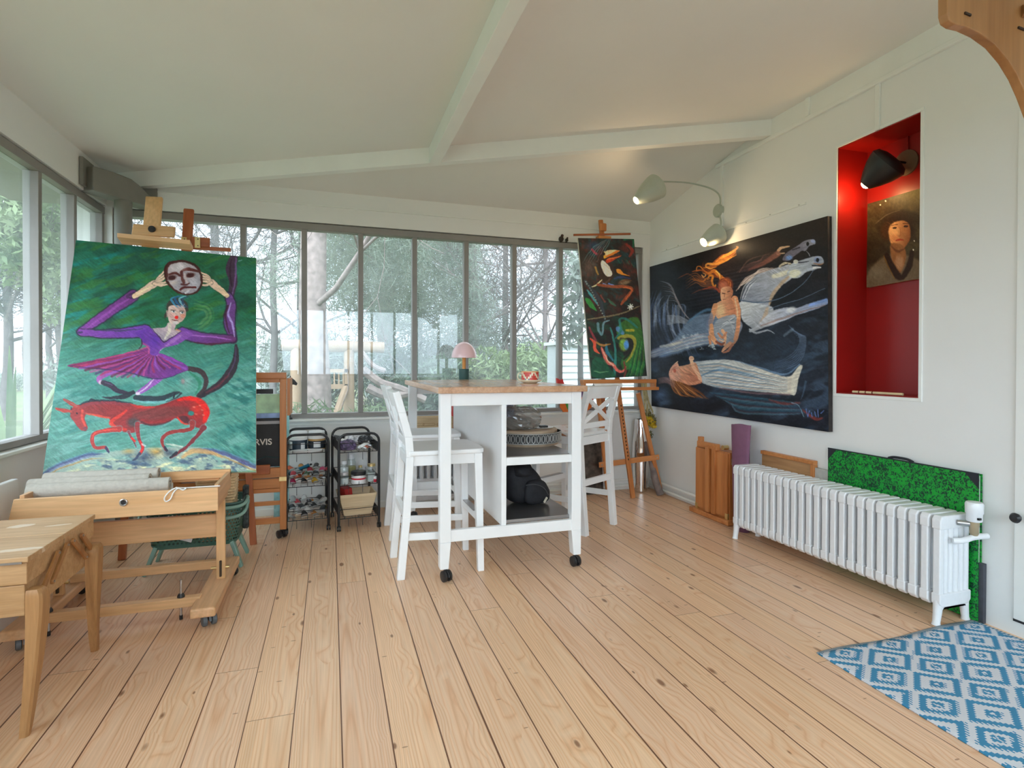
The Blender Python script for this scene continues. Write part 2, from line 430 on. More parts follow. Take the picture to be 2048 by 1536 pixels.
# back wall
SZ, HZ = .672, 2.06
mb = MB()
mb.bb((-1.6, YB, -.1), (2.9, YB+.14, SZ-.012)).bb((-1.6, YB, HZ), (2.9, YB+.14, 2.75)).bb((2.545, YB, SZ-.012), (2.9, YB+.14, HZ)).bb((-1.6, YB, SZ-.012), (-1.33, YB+.14, HZ))
struct(mb.build('wall_back', M_wall), 'white back wall below and above the long window', 'wall')
struct(MB().bb((-1.36, YB-.012, 2.175), (2.6, YB+.01, 2.182)).bb((-1.36, YB-.014, .625), (2.6, YB+.01, .632)).build('trim_3', M_trim), 'thin board joints along the back wall', 'trim')
struct(MB().bb((-1.36, YB-.03, SZ-.022), (2.55, YB+.05, SZ-.004)).build('trim_4', M_trim, bevel=.004), 'white sill board under the back window', 'sill')
# left wall
mb = MB()
mb.bb((XL-.14, YF-.15, -.1), (XL, YB+.14, SZ-.012)).bb((XL-.14, YF-.15, HZ), (XL, YB+.14, 2.6))
struct(mb.build('wall_left', M_wall), 'white left wall below and above its windows', 'wall')
struct(MB().bb((XL-.05, YF, SZ-.022), (XL+.035, YB, SZ-.004)).build('trim_5', M_trim, bevel=.004), 'white sill board under the left windows', 'sill')
# front wall behind the camera with its own window band
mb = MB()
mb.bb((-1.5, YF-.14, -.1), (2.9, YF, .85)).bb((-1.5, YF-.14, 2.03), (2.9, YF, 2.8)).bb((-1.5, YF-.14, .85), (-.9, YF, 2.03)).bb((2.3, YF-.14, .85), (2.9, YF, 2.03))
struct(mb.build('wall_front', M_wall), 'white wall behind the camera', 'wall')
# right wall with the niche opening and the door
NY0, NY1, NZ0, NZ1, ND = 1.85, 2.298, .907, 2.214, .20
def rwbox(mb, y0, y1, z0, z1, o0, o1):
    q = [rw(y0, z0, o0), rw(y1, z0, o0), rw(y1, z0, o1), rw(y0, z0, o1)]
    mb.hexa(q, [p+Vector((0, 0, z1-z0)) for p in q]); return mb
mb = MB()
for y0, y1, z0, z1 in ((YF-.15, NY0, -.1, 2.85), (NY1, 4.4, -.1, 2.85), (NY0, NY1, -.1, NZ0), (NY0, NY1, NZ1, 2.85)):
    rwbox(mb, y0, y1, z0, z1, 0, -.26)
struct(mb.build('wall_right', M_wall, fix=True), 'white right wall with a red niche', 'wall')
M_red = plain('red_niche_paint', rgb(150, 18, 12), 0.38, var=0.04, scale=5)
mb = MB()
e = .004
rwbox(mb, NY0, NY1, NZ0, NZ1, -ND-.02, -ND)
rwbox(mb, NY0, NY0+e, NZ0, NZ1, -ND, -.001); rwbox(mb, NY1-e, NY1, NZ0, NZ1, -ND, -.001)
rwbox(mb, NY0, NY1, NZ0, NZ0+e, -ND, -.001); rwbox(mb, NY0, NY1, NZ1-e, NZ1, -ND, -.001)
struct(mb.build('trim_6', M_red), 'red painted lining of the tall wall niche', 'niche')
mb = MB()
w_ = .016
rwbox(mb, NY0-w_, NY1+w_, NZ0-w_, NZ0, .006, -.01); rwbox(mb, NY0-w_, NY1+w_, NZ1, NZ1+w_, .006, -.01)
rwbox(mb, NY0-w_, NY0, NZ0, NZ1, .006, -.01); rwbox(mb, NY1, NY1+w_, NZ0, NZ1, .006, -.01)
struct(mb.build('trim_7', M_trim, bevel=.002), 'white edging round the niche', 'trim')
# fascia band and ledge at the top of the right wall, cable ducts
mb = MB()
rwbox(mb, YF, 2.80, 2.462, 2.60, .012, 0); rwbox(mb, YF, 3.30, 2.438, 2.462, .020, 0)
struct(mb.build('trim_8', M_trim, bevel=.003), 'white fascia along the top of the right wall', 'trim')
mb = MB()
for px_, z0, z1 in ((1446, 2.02, 2.44), (1757, NZ1, 2.44)):
    p = on_rw(px_, 250); rwbox(mb, p.y-.013, p.y+.013, z0, z1, .012, 0)
p = on_rw(1620, 215); rwbox(mb, p.y-.012, p.y+.012, 2.46, 2.58, .024, 0)
struct(mb.build('trim_9', M_trim, bevel=.002), 'white cable ducts on the right wall', 'trim')
# skirting: white heating pipes along back and right wall, plus board
mb = MB()
for z in (.035, .085):
    mb.tube([(1.25, YB-.03, z), (2.54, YB-.03, z)], .011, 8)
    mb.tube([rw(4.14, z, .03), rw(2.95, z, .03)], .011, 8)
struct(mb.build('baseboard_right', M_trim, smooth=True), 'white heating pipes running along the skirting', 'pipes')
struct(MB().bb((-1.36, YB-.012, 0), (2.6, YB, .05)).build('baseboard_back', M_trim, bevel=.003), 'white skirting under the back window', 'skirting')

# windows -----------------------------------------------------------
def window(n, p0, ux, length, edges, z0, z1, nrm, label, fw=.036, dep=.05):
    """p0 at one end on the inner wall plane, ux along, nrm outward; edges: mullion centre distances"""
    root = tag(bpy.data.objects.new('window_%d' % n, None), label, 'window', kind='structure'); COL.objects.link(root)
    p0, ux, nrm = Vector(p0), Vector(ux), Vector(nrm)
    def blk(mb, s0, s1, a, b, d0, d1):
        q = [p0+ux*s0+nrm*d0, p0+ux*s1+nrm*d0, p0+ux*s1+nrm*d1, p0+ux*s0+nrm*d1]
        mb.hexa([v+Vector((0, 0, a)) for v in q], [v+Vector((0, 0, b)) for v in q])
    mb = MB()
    blk(mb, 0, length, z0, z0+.03, 0, dep+.03); blk(mb, 0, length, z1-.045, z1, 0, dep+.03)
    for e_ in edges: blk(mb, e_-fw/2, e_+fw/2, z0+.03, z1-.045, .004, dep+.02)
    mb.build('window_frame', M_greyframe, root, bevel=.002)
    ed = sorted(edges)
    for a, b in zip(ed[:-1], ed[1:]):
        g = MB(); blk(g, a+fw/2, b-fw/2, z0+.03, z1-.045, dep-.012, dep-.008); g.build('pane', M_glass, root)
    return root
bx_ = [-1.31, -.917, -.571, -.177, .21, .602, 1.0, 1.392, 1.79, 2.18, 2.525]
window(1, (-1.33, YB+.01, 0), (1, 0, 0), 3.875, [v+1.33 for v in bx_], SZ, HZ-.006, (0, 1, 0), 'long grey framed window across the back wall')
ly = [YF+.02] + [4.185-.405*k for k in range(14)][::-1]
ly = [v for v in ly if v > YF] 
window(2, (XL-.01, YF, 0), (0, 1, 0), YB-YF, [v-YF for v in ly], SZ, HZ-.006, (-1, 0, 0), 'grey framed window band along the left wall')
window(3, (-.9, YF-.01, 0), (1, 0, 0), 3.2, [.018]+[.4*k for k in range(1, 8)]+[3.18], .85, 2.03, (0, -1, 0), 'window band behind the camera')

# corner post and diagonal bracket
p = thing('corner_post', 'grey steel corner post carrying a boxed diagonal bracket between the windows', 'post', (-1.215, 4.02, 0))
MB().cyl((-1.215, 4.02, 0), (-1.215, 4.02, 2.16), .047, 20).build('post', M_greypost, p, smooth=True, world=True)
mb = MB()
a, c = Vector((-1.345, 3.84, 0)), Vector((-1.115, 4.185, 0)); d = (c-a).normalized(); nn = Vector((d.y, -d.x, 0))
prof = [(0, 2.055), (0, 2.195), (.14, 2.20), (.24, 2.195), (.31, 2.165), (.36, 2.13), (.41, 2.125), (.41, 2.055)]
mb.prism([a+d*s+Vector((0, 0, z))+nn*.055 for s, z in prof], nn*-.11)
mb.build('bracket', M_greypost, p, bevel=.006, world=True)
MB().bb((-1.358, 3.78, 2.075), (-1.338, 3.94, 2.235)).build('end_plate', M_greypost, p, bevel=.004, world=True)
MB().bb((-1.175, 4.18, 2.062), (-1.075, 4.198, 2.20)).build('end_plate', M_greypost, p, bevel=.004, world=True)

# door on the right wall
dr = tag(bpy.data.objects.new('door_1', None), 'flush white door with a small black knob in the right wall', 'door', kind='structure'); COL.objects.link(dr)
mb = MB(); rwbox(mb, .62, 1.462, .066, 2.05, .010, 0); mb.build('door_panel', M_trim, dr, bevel=.003)
mb = MB(); rwbox(mb, .62, 1.464, .056, .066, .006, 0); mb.build('threshold_gap', M_black, dr)
kp = on_rw(2040, 1035, .01)
mb = MB(); mb.lathe(kp, [(.006, 0), (.006, .012), (.017, .018), (.02, .028), (.014, .038), (0, .04)], 16, RWN); mb.build('door_knob', M_black, dr, smooth=True)
# ------------------------------------------------------------------ outdoors
GZ = -0.25
def ground_mat():
    m, nt, b = newmat('lawn'); b.inputs['Roughness'].default_value = 0.9
    tc = node(nt, 'ShaderNodeTexCoord'); n1 = node(nt, 'ShaderNodeTexNoise', Scale=0.35, Detail=4.0); n2 = node(nt, 'ShaderNodeTexNoise', Scale=14.0, Detail=4.0)
    for n in (n1, n2): nt.links.new(tc.outputs['Object'], n.inputs['Vector'])
    r = ramp(nt, n1.outputs['Fac'], [(0.38, (0.11, 0.16, 0.06, 1)), (0.52, (0.15, 0.19, 0.08, 1)), (0.66, (0.17, 0.15, 0.10, 1))])
    r2 = ramp(nt, n2.outputs['Fac'], [(0.3, (0.7, 0.7, 0.7, 1)), (0.7, (1.2, 1.2, 1.2, 1))])
    nt.links.new(mix(nt, r.outputs['Color'], r2.outputs['Color'], 1.0, 'MULTIPLY'), b.inputs['Base Color'])
    return m
g = MB().grid(lambda u, v: (-70+140*u, -60+140*v, GZ-.02+(.12*math.sin(u*31)*math.cos(v*27))), 40, 40).build('ground', ground_mat(), smooth=True)
struct(g, 'green lawn around the studio', 'ground')
# overhang added to imitate the dark reflected band atop the left panes
struct(MB().bb((-1.95, YF-.3, 2.10), (-1.44, 4.4, 2.20)).build('trim_10', plain('added_overhang_board', rgb(120, 116, 96), .7)), 'added overhang outside the left windows imitating a dark reflection on the panes', 'added_overhang')

def leafmat(name, a, b_, trans=0.35):
    m, nt, b = newmat(name); b.inputs['Roughness'].default_value = 0.55
    tc = node(nt, 'ShaderNodeTexCoord'); n1 = node(nt, 'ShaderNodeTexNoise', Scale=1.6, Detail=6.0)
    nt.links.new(tc.outputs['Object'], n1.inputs['Vector'])
    r = ramp(nt, n1.outputs['Fac'], [(0.35, a), (0.65, b_)])
    nt.links.new(r.outputs['Color'], b.inputs['Base Color'])
    tl = node(nt, 'ShaderNodeBsdfTranslucent'); nt.links.new(r.outputs['Color'], tl.inputs['Color'])
    mx = node(nt, 'ShaderNodeMixShader'); mx.inputs[0].default_value = trans
    nt.links.new(b.outputs[0], mx.inputs[1]); nt.links.new(tl.outputs[0], mx.inputs[2]); nt.links.new(mx.outputs[0], nt.nodes['Material Output'].inputs[0])
    return m
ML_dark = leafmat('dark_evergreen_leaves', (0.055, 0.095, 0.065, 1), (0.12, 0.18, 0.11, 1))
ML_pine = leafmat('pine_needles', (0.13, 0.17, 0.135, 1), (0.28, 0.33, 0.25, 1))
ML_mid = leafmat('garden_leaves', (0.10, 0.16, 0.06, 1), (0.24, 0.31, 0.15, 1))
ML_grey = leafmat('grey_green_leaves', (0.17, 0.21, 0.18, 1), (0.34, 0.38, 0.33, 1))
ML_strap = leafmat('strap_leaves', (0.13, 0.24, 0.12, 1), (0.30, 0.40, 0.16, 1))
ML_dry = leafmat('dry_stems', (0.30, 0.22, 0.14, 1), (0.42, 0.33, 0.22, 1))
M_bark = plain('pine_bark', (0.21, 0.165, 0.15, 1), 0.9, var=0.35, scale=14, bump=0.6, det=6)
M_twig = plain('grey_twigs', (0.10, 0.09, 0.088, 1), 0.9, var=0.25, scale=6)
M_pinktwig = plain('pinkish_twigs', (0.17, 0.135, 0.13, 1), 0.9, var=0.25, scale=6)

def leaves(centers, radii, n, size, aspect=1.8, flat=0.5, droop=0.0):
    """many small leaf blades scattered through blobs; returns verts, faces"""
    C_ = np.array(centers, float); R_ = np.array(radii, float)
    if R_.ndim == 1: R_ = np.repeat(R_[:, None], 3, 1)
    w = R_.prod(1)**0.8; idx = NR.choice(len(C_), n, p=w/w.sum())
    d = NR.normal(size=(n, 3)); d /= np.linalg.norm(d, axis=1)[:, None]
    P = C_[idx] + d*R_[idx]*(NR.random(n)[:, None]**0.45)
    a = NR.normal(size=(n, 3)); a[:, 2] -= droop; a /= np.linalg.norm(a, axis=1)[:, None]
    b = np.cross(a, NR.normal(size=(n, 3))); b /= np.linalg.norm(b, axis=1)[:, None]
    s = size*(0.6+0.8*NR.random(n))[:, None]
    L, W = a*s, b*s/aspect
    V = np.stack([P-L, P-W*.5, P+L, P+W*.5], 1).reshape(-1, 3)
    F = np.arange(4*n).reshape(-1, 4)
    return V, F
def branches(mb, p, d, L, r, depth, spread=0.55, up=0.12, kids=(2, 3), tip=None, n=5, minr=.004):
    p = Vector(p); d = Vector(d).normalized()
    k = 4; pts = [p.copy()]; rs = [r]
    for i in range(k):
        d = (d+Vector((random.gauss(0, .12), random.gauss(0, .12), random.gauss(0, .08)+up*.2))).normalized()
        if p.x > -1.7 and p.y < 5.6: d = Vector((d.x, abs(d.y)+.25, d.z)).normalized()
        if p.y < 5.0 and p.x > -2.9: d = Vector((-abs(d.x)-.25, d.y, d.z)).normalized()
        p = p+d*(L/k); pts.append(p.copy()); rs.append(max(minr, r*(1-.45*(i+1)/k)))
    mb.tube(pts, rs, n if depth > 1 else 3, cap=False)
    if depth <= 0:
        if tip is not None: tip.append(pts[-1])
        return
    for i in range(random.randint(*kids)+ (1 if depth > 2 else 0)):
        j = random.randint(1, k); q = pts[j]
        v = Vector((random.gauss(0, 1), random.gauss(0, 1), random.gauss(0, .6)+up)).normalized()
        branches(mb, q, (d*(1-spread)+v*spread).normalized(), L*random.uniform(.55, .8), max(minr, rs[j]*random.uniform(.5, .7)), depth-1, spread, up, kids, tip, n, minr)
def tree(name, label, base, trunk=None, crown=None, leafm=None, barkm=None, nleaf=0, lsize=.05, group=None, cat='tree', aspect=1.8, bare=0, seed=1, spread=.55, up=.12, droop=0):
    random.seed(seed)
    t = thing(name, label, cat, base, 0, group)
    if trunk:
        mb = MB()
        h, r = trunk[:2]; lean = Vector(trunk[2]) if len(trunk) > 2 else Vector((0, 0, 0))
        pts = [Vector(base)+lean*(i/6)+Vector((random.gauss(0, r*.25), random.gauss(0, r*.25), h*i/6)) if i else Vector(base) for i in range(7)]
        mb.tube(pts, [r*(1.25-.5*i/6) for i in range(7)], 12, cap=False)
        if bare:
            for q in range(bare):
                j = random.randint(2, 6); a = random.uniform(0, 2*PI)
                branches(mb, pts[j], (math.cos(a), math.sin(a), random.uniform(.2, .9)), h*random.uniform(.3, .5), r*(.26 if nleaf else .5), 4 if nleaf else 5, spread, up)
        mb.build('trunk', barkm or M_bark, t, smooth=True, world=True, fix=False)
    if crown:
        V, F = leaves([c[:3] for c in crown], [c[3] if not isinstance(c[3], tuple) else c[3] for c in crown], nleaf, lsize, aspect, droop=droop)
        V = V[np.repeat(((V.reshape(-1, 4, 3)[:, :, 1].min(1) > 4.55) | (V.reshape(-1, 4, 3)[:, :, 0].max(1) < -2.0)), 4)]; F = np.arange(len(V)).reshape(-1, 4)
        V = V-np.array(base)
        np_mesh('crown', V, F, leafm, t)
    return t
def W(px, y_img, Y):   # a point outdoors on the depth plane Y
    p = on_y(px, y_img, Y); return p
# big pine with bark trunk behind the third pane
b = W(634, 900, 7.4); b.z = GZ
cl = []
for px_, py_, Y_, r_ in ((690,520,8.4,.75),(745,500,9,.95),(790,560,9.4,.9),(760,470,8.2,.8),(700,600,9.6,.6),(860,510,10,.9),(900,470,9.4,.7),(680,470,8.8,.8),(830,600,10.5,.8),(560,560,10,.6),(780,640,11,.7),(880,620,10,.6),(940,620,9.6,.55),(925,560,9.4,.5)):
    c = W(px_, py_, Y_); cl.append((c.x, c.y, c.z, r_))
tree('pine_tree', 'tall pine with a thick reddish trunk growing close outside the back window', b, (6.0, .155, (-.05, 0, 0)), cl, ML_pine, M_bark, 20000, .13, aspect=16, bare=9, seed=3, spread=.5)
# dense evergreens further back
cl = []
for px_, py_, r_ in ((700,520,1.3),(760,560,1.4),(830,480,1.2),(850,580,1.3),(720,640,1.0),(800,650,1.0),(900,600,.9),(880,500,.9),(770,470,1.2)):
    c = W(px_, py_, 14); cl.append((c.x, c.y, c.z, r_))
b = W(770, 900, 14); b.z = GZ
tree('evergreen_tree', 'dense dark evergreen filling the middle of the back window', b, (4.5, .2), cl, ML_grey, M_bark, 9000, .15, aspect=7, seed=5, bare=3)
cl = []
for px_, py_, r_ in ((920,500,.7),(935,560,.8),(950,640,.75),(975,650,.6),(930,690,.8),(965,590,.5),(915,460,.6)):
    c = W(px_, py_, 11.5); cl.append((c.x, c.y, c.z, r_))
b = W(945, 900, 11.5); b.z = GZ
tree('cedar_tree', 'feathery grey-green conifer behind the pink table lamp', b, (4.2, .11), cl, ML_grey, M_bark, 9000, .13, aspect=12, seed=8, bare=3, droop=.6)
# bare winter trees
for i, (px_, Y_, h, r, lab, mt, sd) in enumerate(((548, 11, 5.5, .055, 'bare winter tree left of the pine, its twigs crossing the white sky', M_twig, 11),
        (430, 14, 6.5, .09, 'bare tree with a forked trunk seen above the green painting', M_twig, 12),
        (1010, 12, 5.2, .065, 'bare tree whose fan of twigs fills the pane right of the lamp', M_pinktwig, 13),
        (1090, 10.5, 4.6, .05, 'pinkish bare tree behind the patterned cup', M_pinktwig, 14),
        (600, 16, 6.5, .08, 'distant bare tree just behind the pine trunk', M_twig, 15),
        (840, 16, 6.5, .08, 'distant bare tree behind the middle of the back window', M_twig, 16))):
    b = W(px_, 900, Y_); b.z = GZ
    tree('bare_tree', lab, b, (h, r), None, None, mt, group='bare winter trees', bare=9, seed=sd, spread=.6, up=.25)
# hedges and shrubs, low
def shrub(px_, Y_, top, r, n, mt, lab, ls=.06, asp=2.0, name='garden_shrub', grp='shrubs beyond the back window'):
    b = W(px_, 900, Y_); b.z = GZ
    zt = W(px_, top, Y_).z
    cl = [(b.x+random.uniform(-r, r)*.8, b.y+random.uniform(-.4, .4), GZ+(zt-GZ)*random.uniform(.25, .8), (r*.6, r*.5, (zt-GZ)*.3)) for _ in range(7)]
    t = tree(name, lab, b, None, cl, mt, None, n, ls, grp, 'shrub', asp)
    mb = MB(); random.seed(int(px_))
    for k in range(5): branches(mb, b, (random.gauss(0, .4), random.gauss(0, .4), 1), (zt-GZ)*.6, .02, 1, .5, .3)
    mb.build('stem', M_twig, t, world=True, fix=False)
    return t
shrub(660, 6.0, 795, .55, 3800, ML_mid, 'low leafy green plants at the foot of the pine trunk', .07, 4.5)
shrub(730, 6.4, 800, .5, 2600, ML_mid, 'low green plants under the wooden gate', .07, 4.5)
shrub(560, 6.6, 815, .5, 1500, ML_grey, 'thin grey-green plants below the white van', .06, 4)
shrub(905, 9.5, 712, .95, 6500, ML_dark, 'rounded dark shrub behind the lamp base', .06)
shrub(985, 9.2, 690, .85, 6500, ML_mid, 'bright green bush between lamp and cup', .06)
shrub(1065, 9.0, 672, .95, 7500, ML_mid, 'tall green bush behind the patterned cup', .06)
shrub(855, 12, 700, .9, 4500, ML_dark, 'dark shrub at the far edge of the lawn', .07)
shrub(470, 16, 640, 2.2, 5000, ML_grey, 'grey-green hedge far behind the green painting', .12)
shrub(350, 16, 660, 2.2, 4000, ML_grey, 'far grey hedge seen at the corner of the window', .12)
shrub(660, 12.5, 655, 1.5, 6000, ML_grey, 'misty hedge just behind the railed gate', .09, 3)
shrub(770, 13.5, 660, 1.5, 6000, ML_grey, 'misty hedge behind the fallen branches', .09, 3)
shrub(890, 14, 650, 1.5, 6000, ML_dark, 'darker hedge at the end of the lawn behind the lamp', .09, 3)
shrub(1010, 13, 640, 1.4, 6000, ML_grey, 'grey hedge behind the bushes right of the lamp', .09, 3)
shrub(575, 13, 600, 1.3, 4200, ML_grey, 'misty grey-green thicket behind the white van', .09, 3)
# broad-leaved plant close to the right end of the back window
cl = []
for px_, py_, r_ in ((1146,600,.16),(1150,640,.18),(1140,670,.14),(1155,560,.14),(1135,560,.12),(1120,600,.10),(1150,520,.14),(1128,690,.10)):
    c = W(px_, py_, 5.2); cl.append((c.x, c.y, c.z, r_))
b = W(1165, 900, 5.3); b.z = GZ
tree('magnolia_bush', 'broad leaved bush close outside, left of the toucan painting', b, (2.6, .03, (-.05, 0, 0)), cl, ML_grey, M_twig, 260, .075, None, 'bush', 1.7, bare=0, seed=21)
# fallen limbs
t = thing('fallen_branch', 'pale fallen branches lying beyond the gate', 'branch', tuple(W(770, 790, 6.8)))
mb = MB()
for pts, r in ((((725,738),(760,765),(800,778),(850,800)), .05), (((735,775),(770,790),(815,786),(850,770)), .055), (((720,700),(745,730),(770,742)), .03)):
    mb.tube(crom([W(x, y, 6.8) for x, y in pts], 4), r, 8)
mb.build('limb', M_bark, t, smooth=True, world=True)
# log frame and gate
M_log = plain('peeled_log', rgb(214, 180, 144, .36), .7, var=.12, scale=9, bump=.2)
t = thing('log_frame', 'peeled log beam on posts with a railed gate beside the pine', 'log frame', tuple(W(700, 800, 8.6)))
MB().tube([W(563, 690, 8.6), W(640, 692, 8.6), W(768, 695, 8.6)], [.085, .09, .085], 12).build('log_beam', M_log, t, smooth=True, world=True)
for px_ in (592, 698):
    a = W(px_, 692, 8.6); c = a.copy(); c.z = GZ
    MB().tube([c, a], [.085, .075], 10).build('log_post', M_log, t, smooth=True, world=True)
MB().tube([W(672, 830, 8.2), W(695, 765, 8.6)], .05, 8).build('brace', M_log, t, smooth=True, world=True)
mb = MB()
mb.bb(W(656, 778, 8.5), W(697, 768, 8.56)); mb.bb(W(660, 745, 8.5), W(697, 738, 8.56)); mb.bb(W(689, 780, 8.5), W(697, 730, 8.58))
for px_ in (658, 667, 676, 685): mb.bb(W(px_, 770, 8.51), W(px_+3, 742, 8.55))
mb.build('gate', M_log, t, world=True)
# white van
def van():
    a = W(515, 770, 12.5); L, Wd, H_ = 4.6, 1.9, 2.0
    t = thing('white_van', 'white van parked beyond the garden, half hidden by the green painting', 'van', (a.x+.1, 15.0, GZ), math.radians(97))
    prof = [(-2.3, .35), (2.15, .35), (2.3, .6), (2.25, .95), (1.5, 1.15), (.9, 1.95), (-2.2, 2.0), (-2.3, 1.8)]
    MB().prism([(x, 0, z) for x, z in prof], (0, 1.8, 0)).build('body', plain('van_white', (.82, .84, .86), .3, var=.02), t, bevel=.06, seg=3)
    gl = plain('van_glass', (.09, .13, .14), .08)
    MB().prism([(x, -.012, z) for x, z in ((.2, 1.2), (1.35, 1.2), (.85, 1.8), (.2, 1.82))], (0, .03, 0)).build('side_window', gl, t)
    MB().prism([(x, -.012, z) for x, z in ((-.9, 1.2), (.05, 1.2), (.05, 1.82), (-.9, 1.83))], (0, .03, 0)).build('side_window', gl, t)
    MB().bb((-2.312, .5, 1.25), (-2.296, 1.6, 1.75)).build('rear_window', gl, t)
    MB().bb((-2.33, .1, .4), (-2.30, 1.7, .55)).build('bumper', M_black, t)
    for x in (-1.45, 1.4): MB().lathe((x, -.03, .34), [(.0, 0), (.2, 0), (.33, .02), (.33, .2), (.2, .22)], 24, (0, 1, 0)).build('wheel', M_black, t, smooth=True)
    MB().bb((-2.25, -.02, .5), (2.2, .01, .58)).build('side_trim', M_black, t)
van()
# white louvred shed
t = thing('garden_shed', 'white shed clad in horizontal boards seen right of the cup', 'shed', tuple(W(1175, 820, 6.6)))
mb = MB(); a, c = W(1112, 690, 6.6), W(1176, 820, 6.6)
mb.bb((a.x, 6.6, GZ), (a.x+3.2, 6.9, a.z)); mb.build('wall', plain('shed_white', (.50, .53, .54), .5, var=.03), t, world=True)
mb = MB()
for k in range(14):
    z = a.z-.02-k*.085
    mb.prism([(a.x+.02, 6.60, z), (a.x+.02, 6.57, z-.07), (a.x+.02, 6.60, z-.075)], (3.1, 0, 0))
mb.build('cladding', plain('shed_boards', (.52, .55, .56), .45, var=.02), t, world=True)
MB().bb((a.x-.03, 6.5, a.z), (a.x+3.3, 6.95, a.z+.04)).build('roof', plain('shed_roof', (.7, .72, .73), .5), t, world=True)
# left side: ivy-clad trees, distant hedge, strap-leaved plant
def WL(px_, py_, X): return on_x(px_, py_, X)
cl = []
for px_, py_, X_, r_ in ((20,470,-4.5,.5),(60,450,-4.6,.55),(110,460,-5,.6),(150,480,-5,.55),(185,440,-5,.5),(40,530,-4.8,.4),(120,560,-5,.45),(105,620,-5,.3),(175,560,-5.2,.4),(200,470,-5.4,.45),(90,410,-5,.5),(30,400,-4.6,.5),(160,640,-5.4,.3)):
    c = WL(px_, py_, X_); cl.append((c.x, c.y, c.z, r_))
b = WL(58, 800, -5.0); b.z = GZ
tree('ivy_tree', 'ivy covered tree with a straight trunk outside the left windows', b, (4.6, .07), cl, ML_mid, M_twig, 7500, .075, None, 'tree', 1.5, bare=3, seed=31)
b = WL(125, 800, -6.0); b.z = GZ
cl = [(b.x+dx, b.y+dy, z, r) for dx, dy, z, r in ((0, 0, 3.4, .8), (.5, .6, 2.9, .6), (-.3, .9, 3.1, .7), (.2, 1.6, 3.0, .8), (0, 2.6, 3.0, .9), (-.3, -.6, 3.3, .7))]
tree('leafy_tree', 'leafy tree standing behind the ivy covered one', b, (4.2, .1), cl, ML_dark, M_twig, 6500, .08, None, 'tree', 1.6, bare=4, seed=32)
for k, (px_, X_, lab) in enumerate(((15, -7, 'bare tree low behind the left window, nearest the frame edge'), (100, -9, 'bare tree far off between the left panes'))):
    b = WL(px_, 800, X_); b.z = GZ
    tree('bare_tree', lab, b, (3.6, .09), None, None, M_twig, group='bare winter trees', bare=8, seed=40+k, spread=.65, up=.15)
b = WL(60, 720, -14); b.z = GZ
cl = [(b.x+random.uniform(-1, 1), b.y+dy, random.uniform(.1, .7), (.8, 1.4, .5)) for dy in range(-6, 14, 2)]
tree('hedge', 'low grey hedge across the garden outside the left windows', b, None, cl, ML_grey, None, 7000, .1, None, 'hedge', 2)
def strap_plant(base, n, L, lab, seed, name='strap_leaf_plant'):
    random.seed(seed); t = thing(name, lab, 'plant', base)
    mb = MB()
    for i in range(n):
        a = random.uniform(0, 2*PI); el = random.uniform(.55, 1.35); l = L*random.uniform(.7, 1.15); w = random.uniform(.016, .03)
        d = Vector((math.cos(a)*math.cos(el), math.sin(a)*math.cos(el), math.sin(el))); sd = Vector((-math.sin(a), math.cos(a), 0))
        p = Vector(base); o = len(mb.v); K = 7
        for k in range(K+1):
            ww = w*(1-(k/K)**2.5)+.002
            mb.v += [p-sd*ww, p+sd*ww]; p = p+d*(l/K); d = (d+Vector((0, 0, -.16*(k+1)/K))).normalized()
        for k in range(K): mb.f.append([o+2*k, o+2*k+1, o+2*k+3, o+2*k+2]); mb.mi.append(0)
    mb.build('foliage', ML_strap, t, world=True, fix=False, solid=.003)
    return t
b = WL(22, 880, -2.3); b.z = .15
strap_plant((b.x, b.y, .12), 46, 1.05, 'long strap-leaved plant arching against the left window', 51)
MB().tube([(b.x, b.y, GZ), (b.x, b.y, .14)], [.07, .05], 10).build('stem', M_bark, bpy.data.objects['strap_leaf_plant'], world=True)

# ------------------------------------------------------------------ sky and light
wd = bpy.data.worlds.new('overcast_sky'); SC.world = wd; wd.use_nodes = True; nt = wd.node_tree
bg = nt.nodes['Background']; tc = node(nt, 'ShaderNodeTexCoord')
sep = node(nt, 'ShaderNodeSeparateXYZ'); nt.links.new(tc.outputs['Generated'], sep.inputs[0])
rs = ramp(nt, sep.outputs['Z'], [(0.0, (0.74, 0.85, 1.0, 1)), (0.5, (0.81, 0.90, 1.0, 1)), (1.0, (0.80, 0.89, 1.0, 1))])
dt = node(nt, 'ShaderNodeVectorMath', operation='DOT_PRODUCT'); nt.links.new(tc.outputs['Generated'], dt.inputs[0])
sd = Vector((-.25, -.80, .55)).normalized(); dt.inputs[1].default_value = sd
mx_ = node(nt, 'ShaderNodeMath', operation='MAXIMUM'); nt.links.new(dt.outputs['Value'], mx_.inputs[0]); mx_.inputs[1].default_value = 0
pw = node(nt, 'ShaderNodeMath', operation='POWER'); nt.links.new(mx_.outputs[0], pw.inputs[0]); pw.inputs[1].default_value = 5.0
ma = node(nt, 'ShaderNodeMath', operation='MULTIPLY_ADD'); nt.links.new(pw.outputs[0], ma.inputs[0]); ma.inputs[1].default_value = SKY_LOBE; ma.inputs[2].default_value = SKY  # bright lobe added to the sky behind the camera to lift the foreground floor
nt.links.new(ma.outputs[0], bg.inputs['Strength']); nt.links.new(rs.outputs['Color'], bg.inputs['Color'])
SC.view_settings.view_transform = 'Standard'; SC.view_settings.look = 'None'; SC.view_settings.gamma = 1; SC.view_settings.exposure = EXPO
SC.view_settings.use_curve_mapping = False
SC.cycles.use_denoising = True
SC.cycles.max_bounces = 10; SC.cycles.diffuse_bounces = 6; SC.cycles.transparent_max_bounces = 16
SC.cycles.sample_clamp_indirect = 6.0
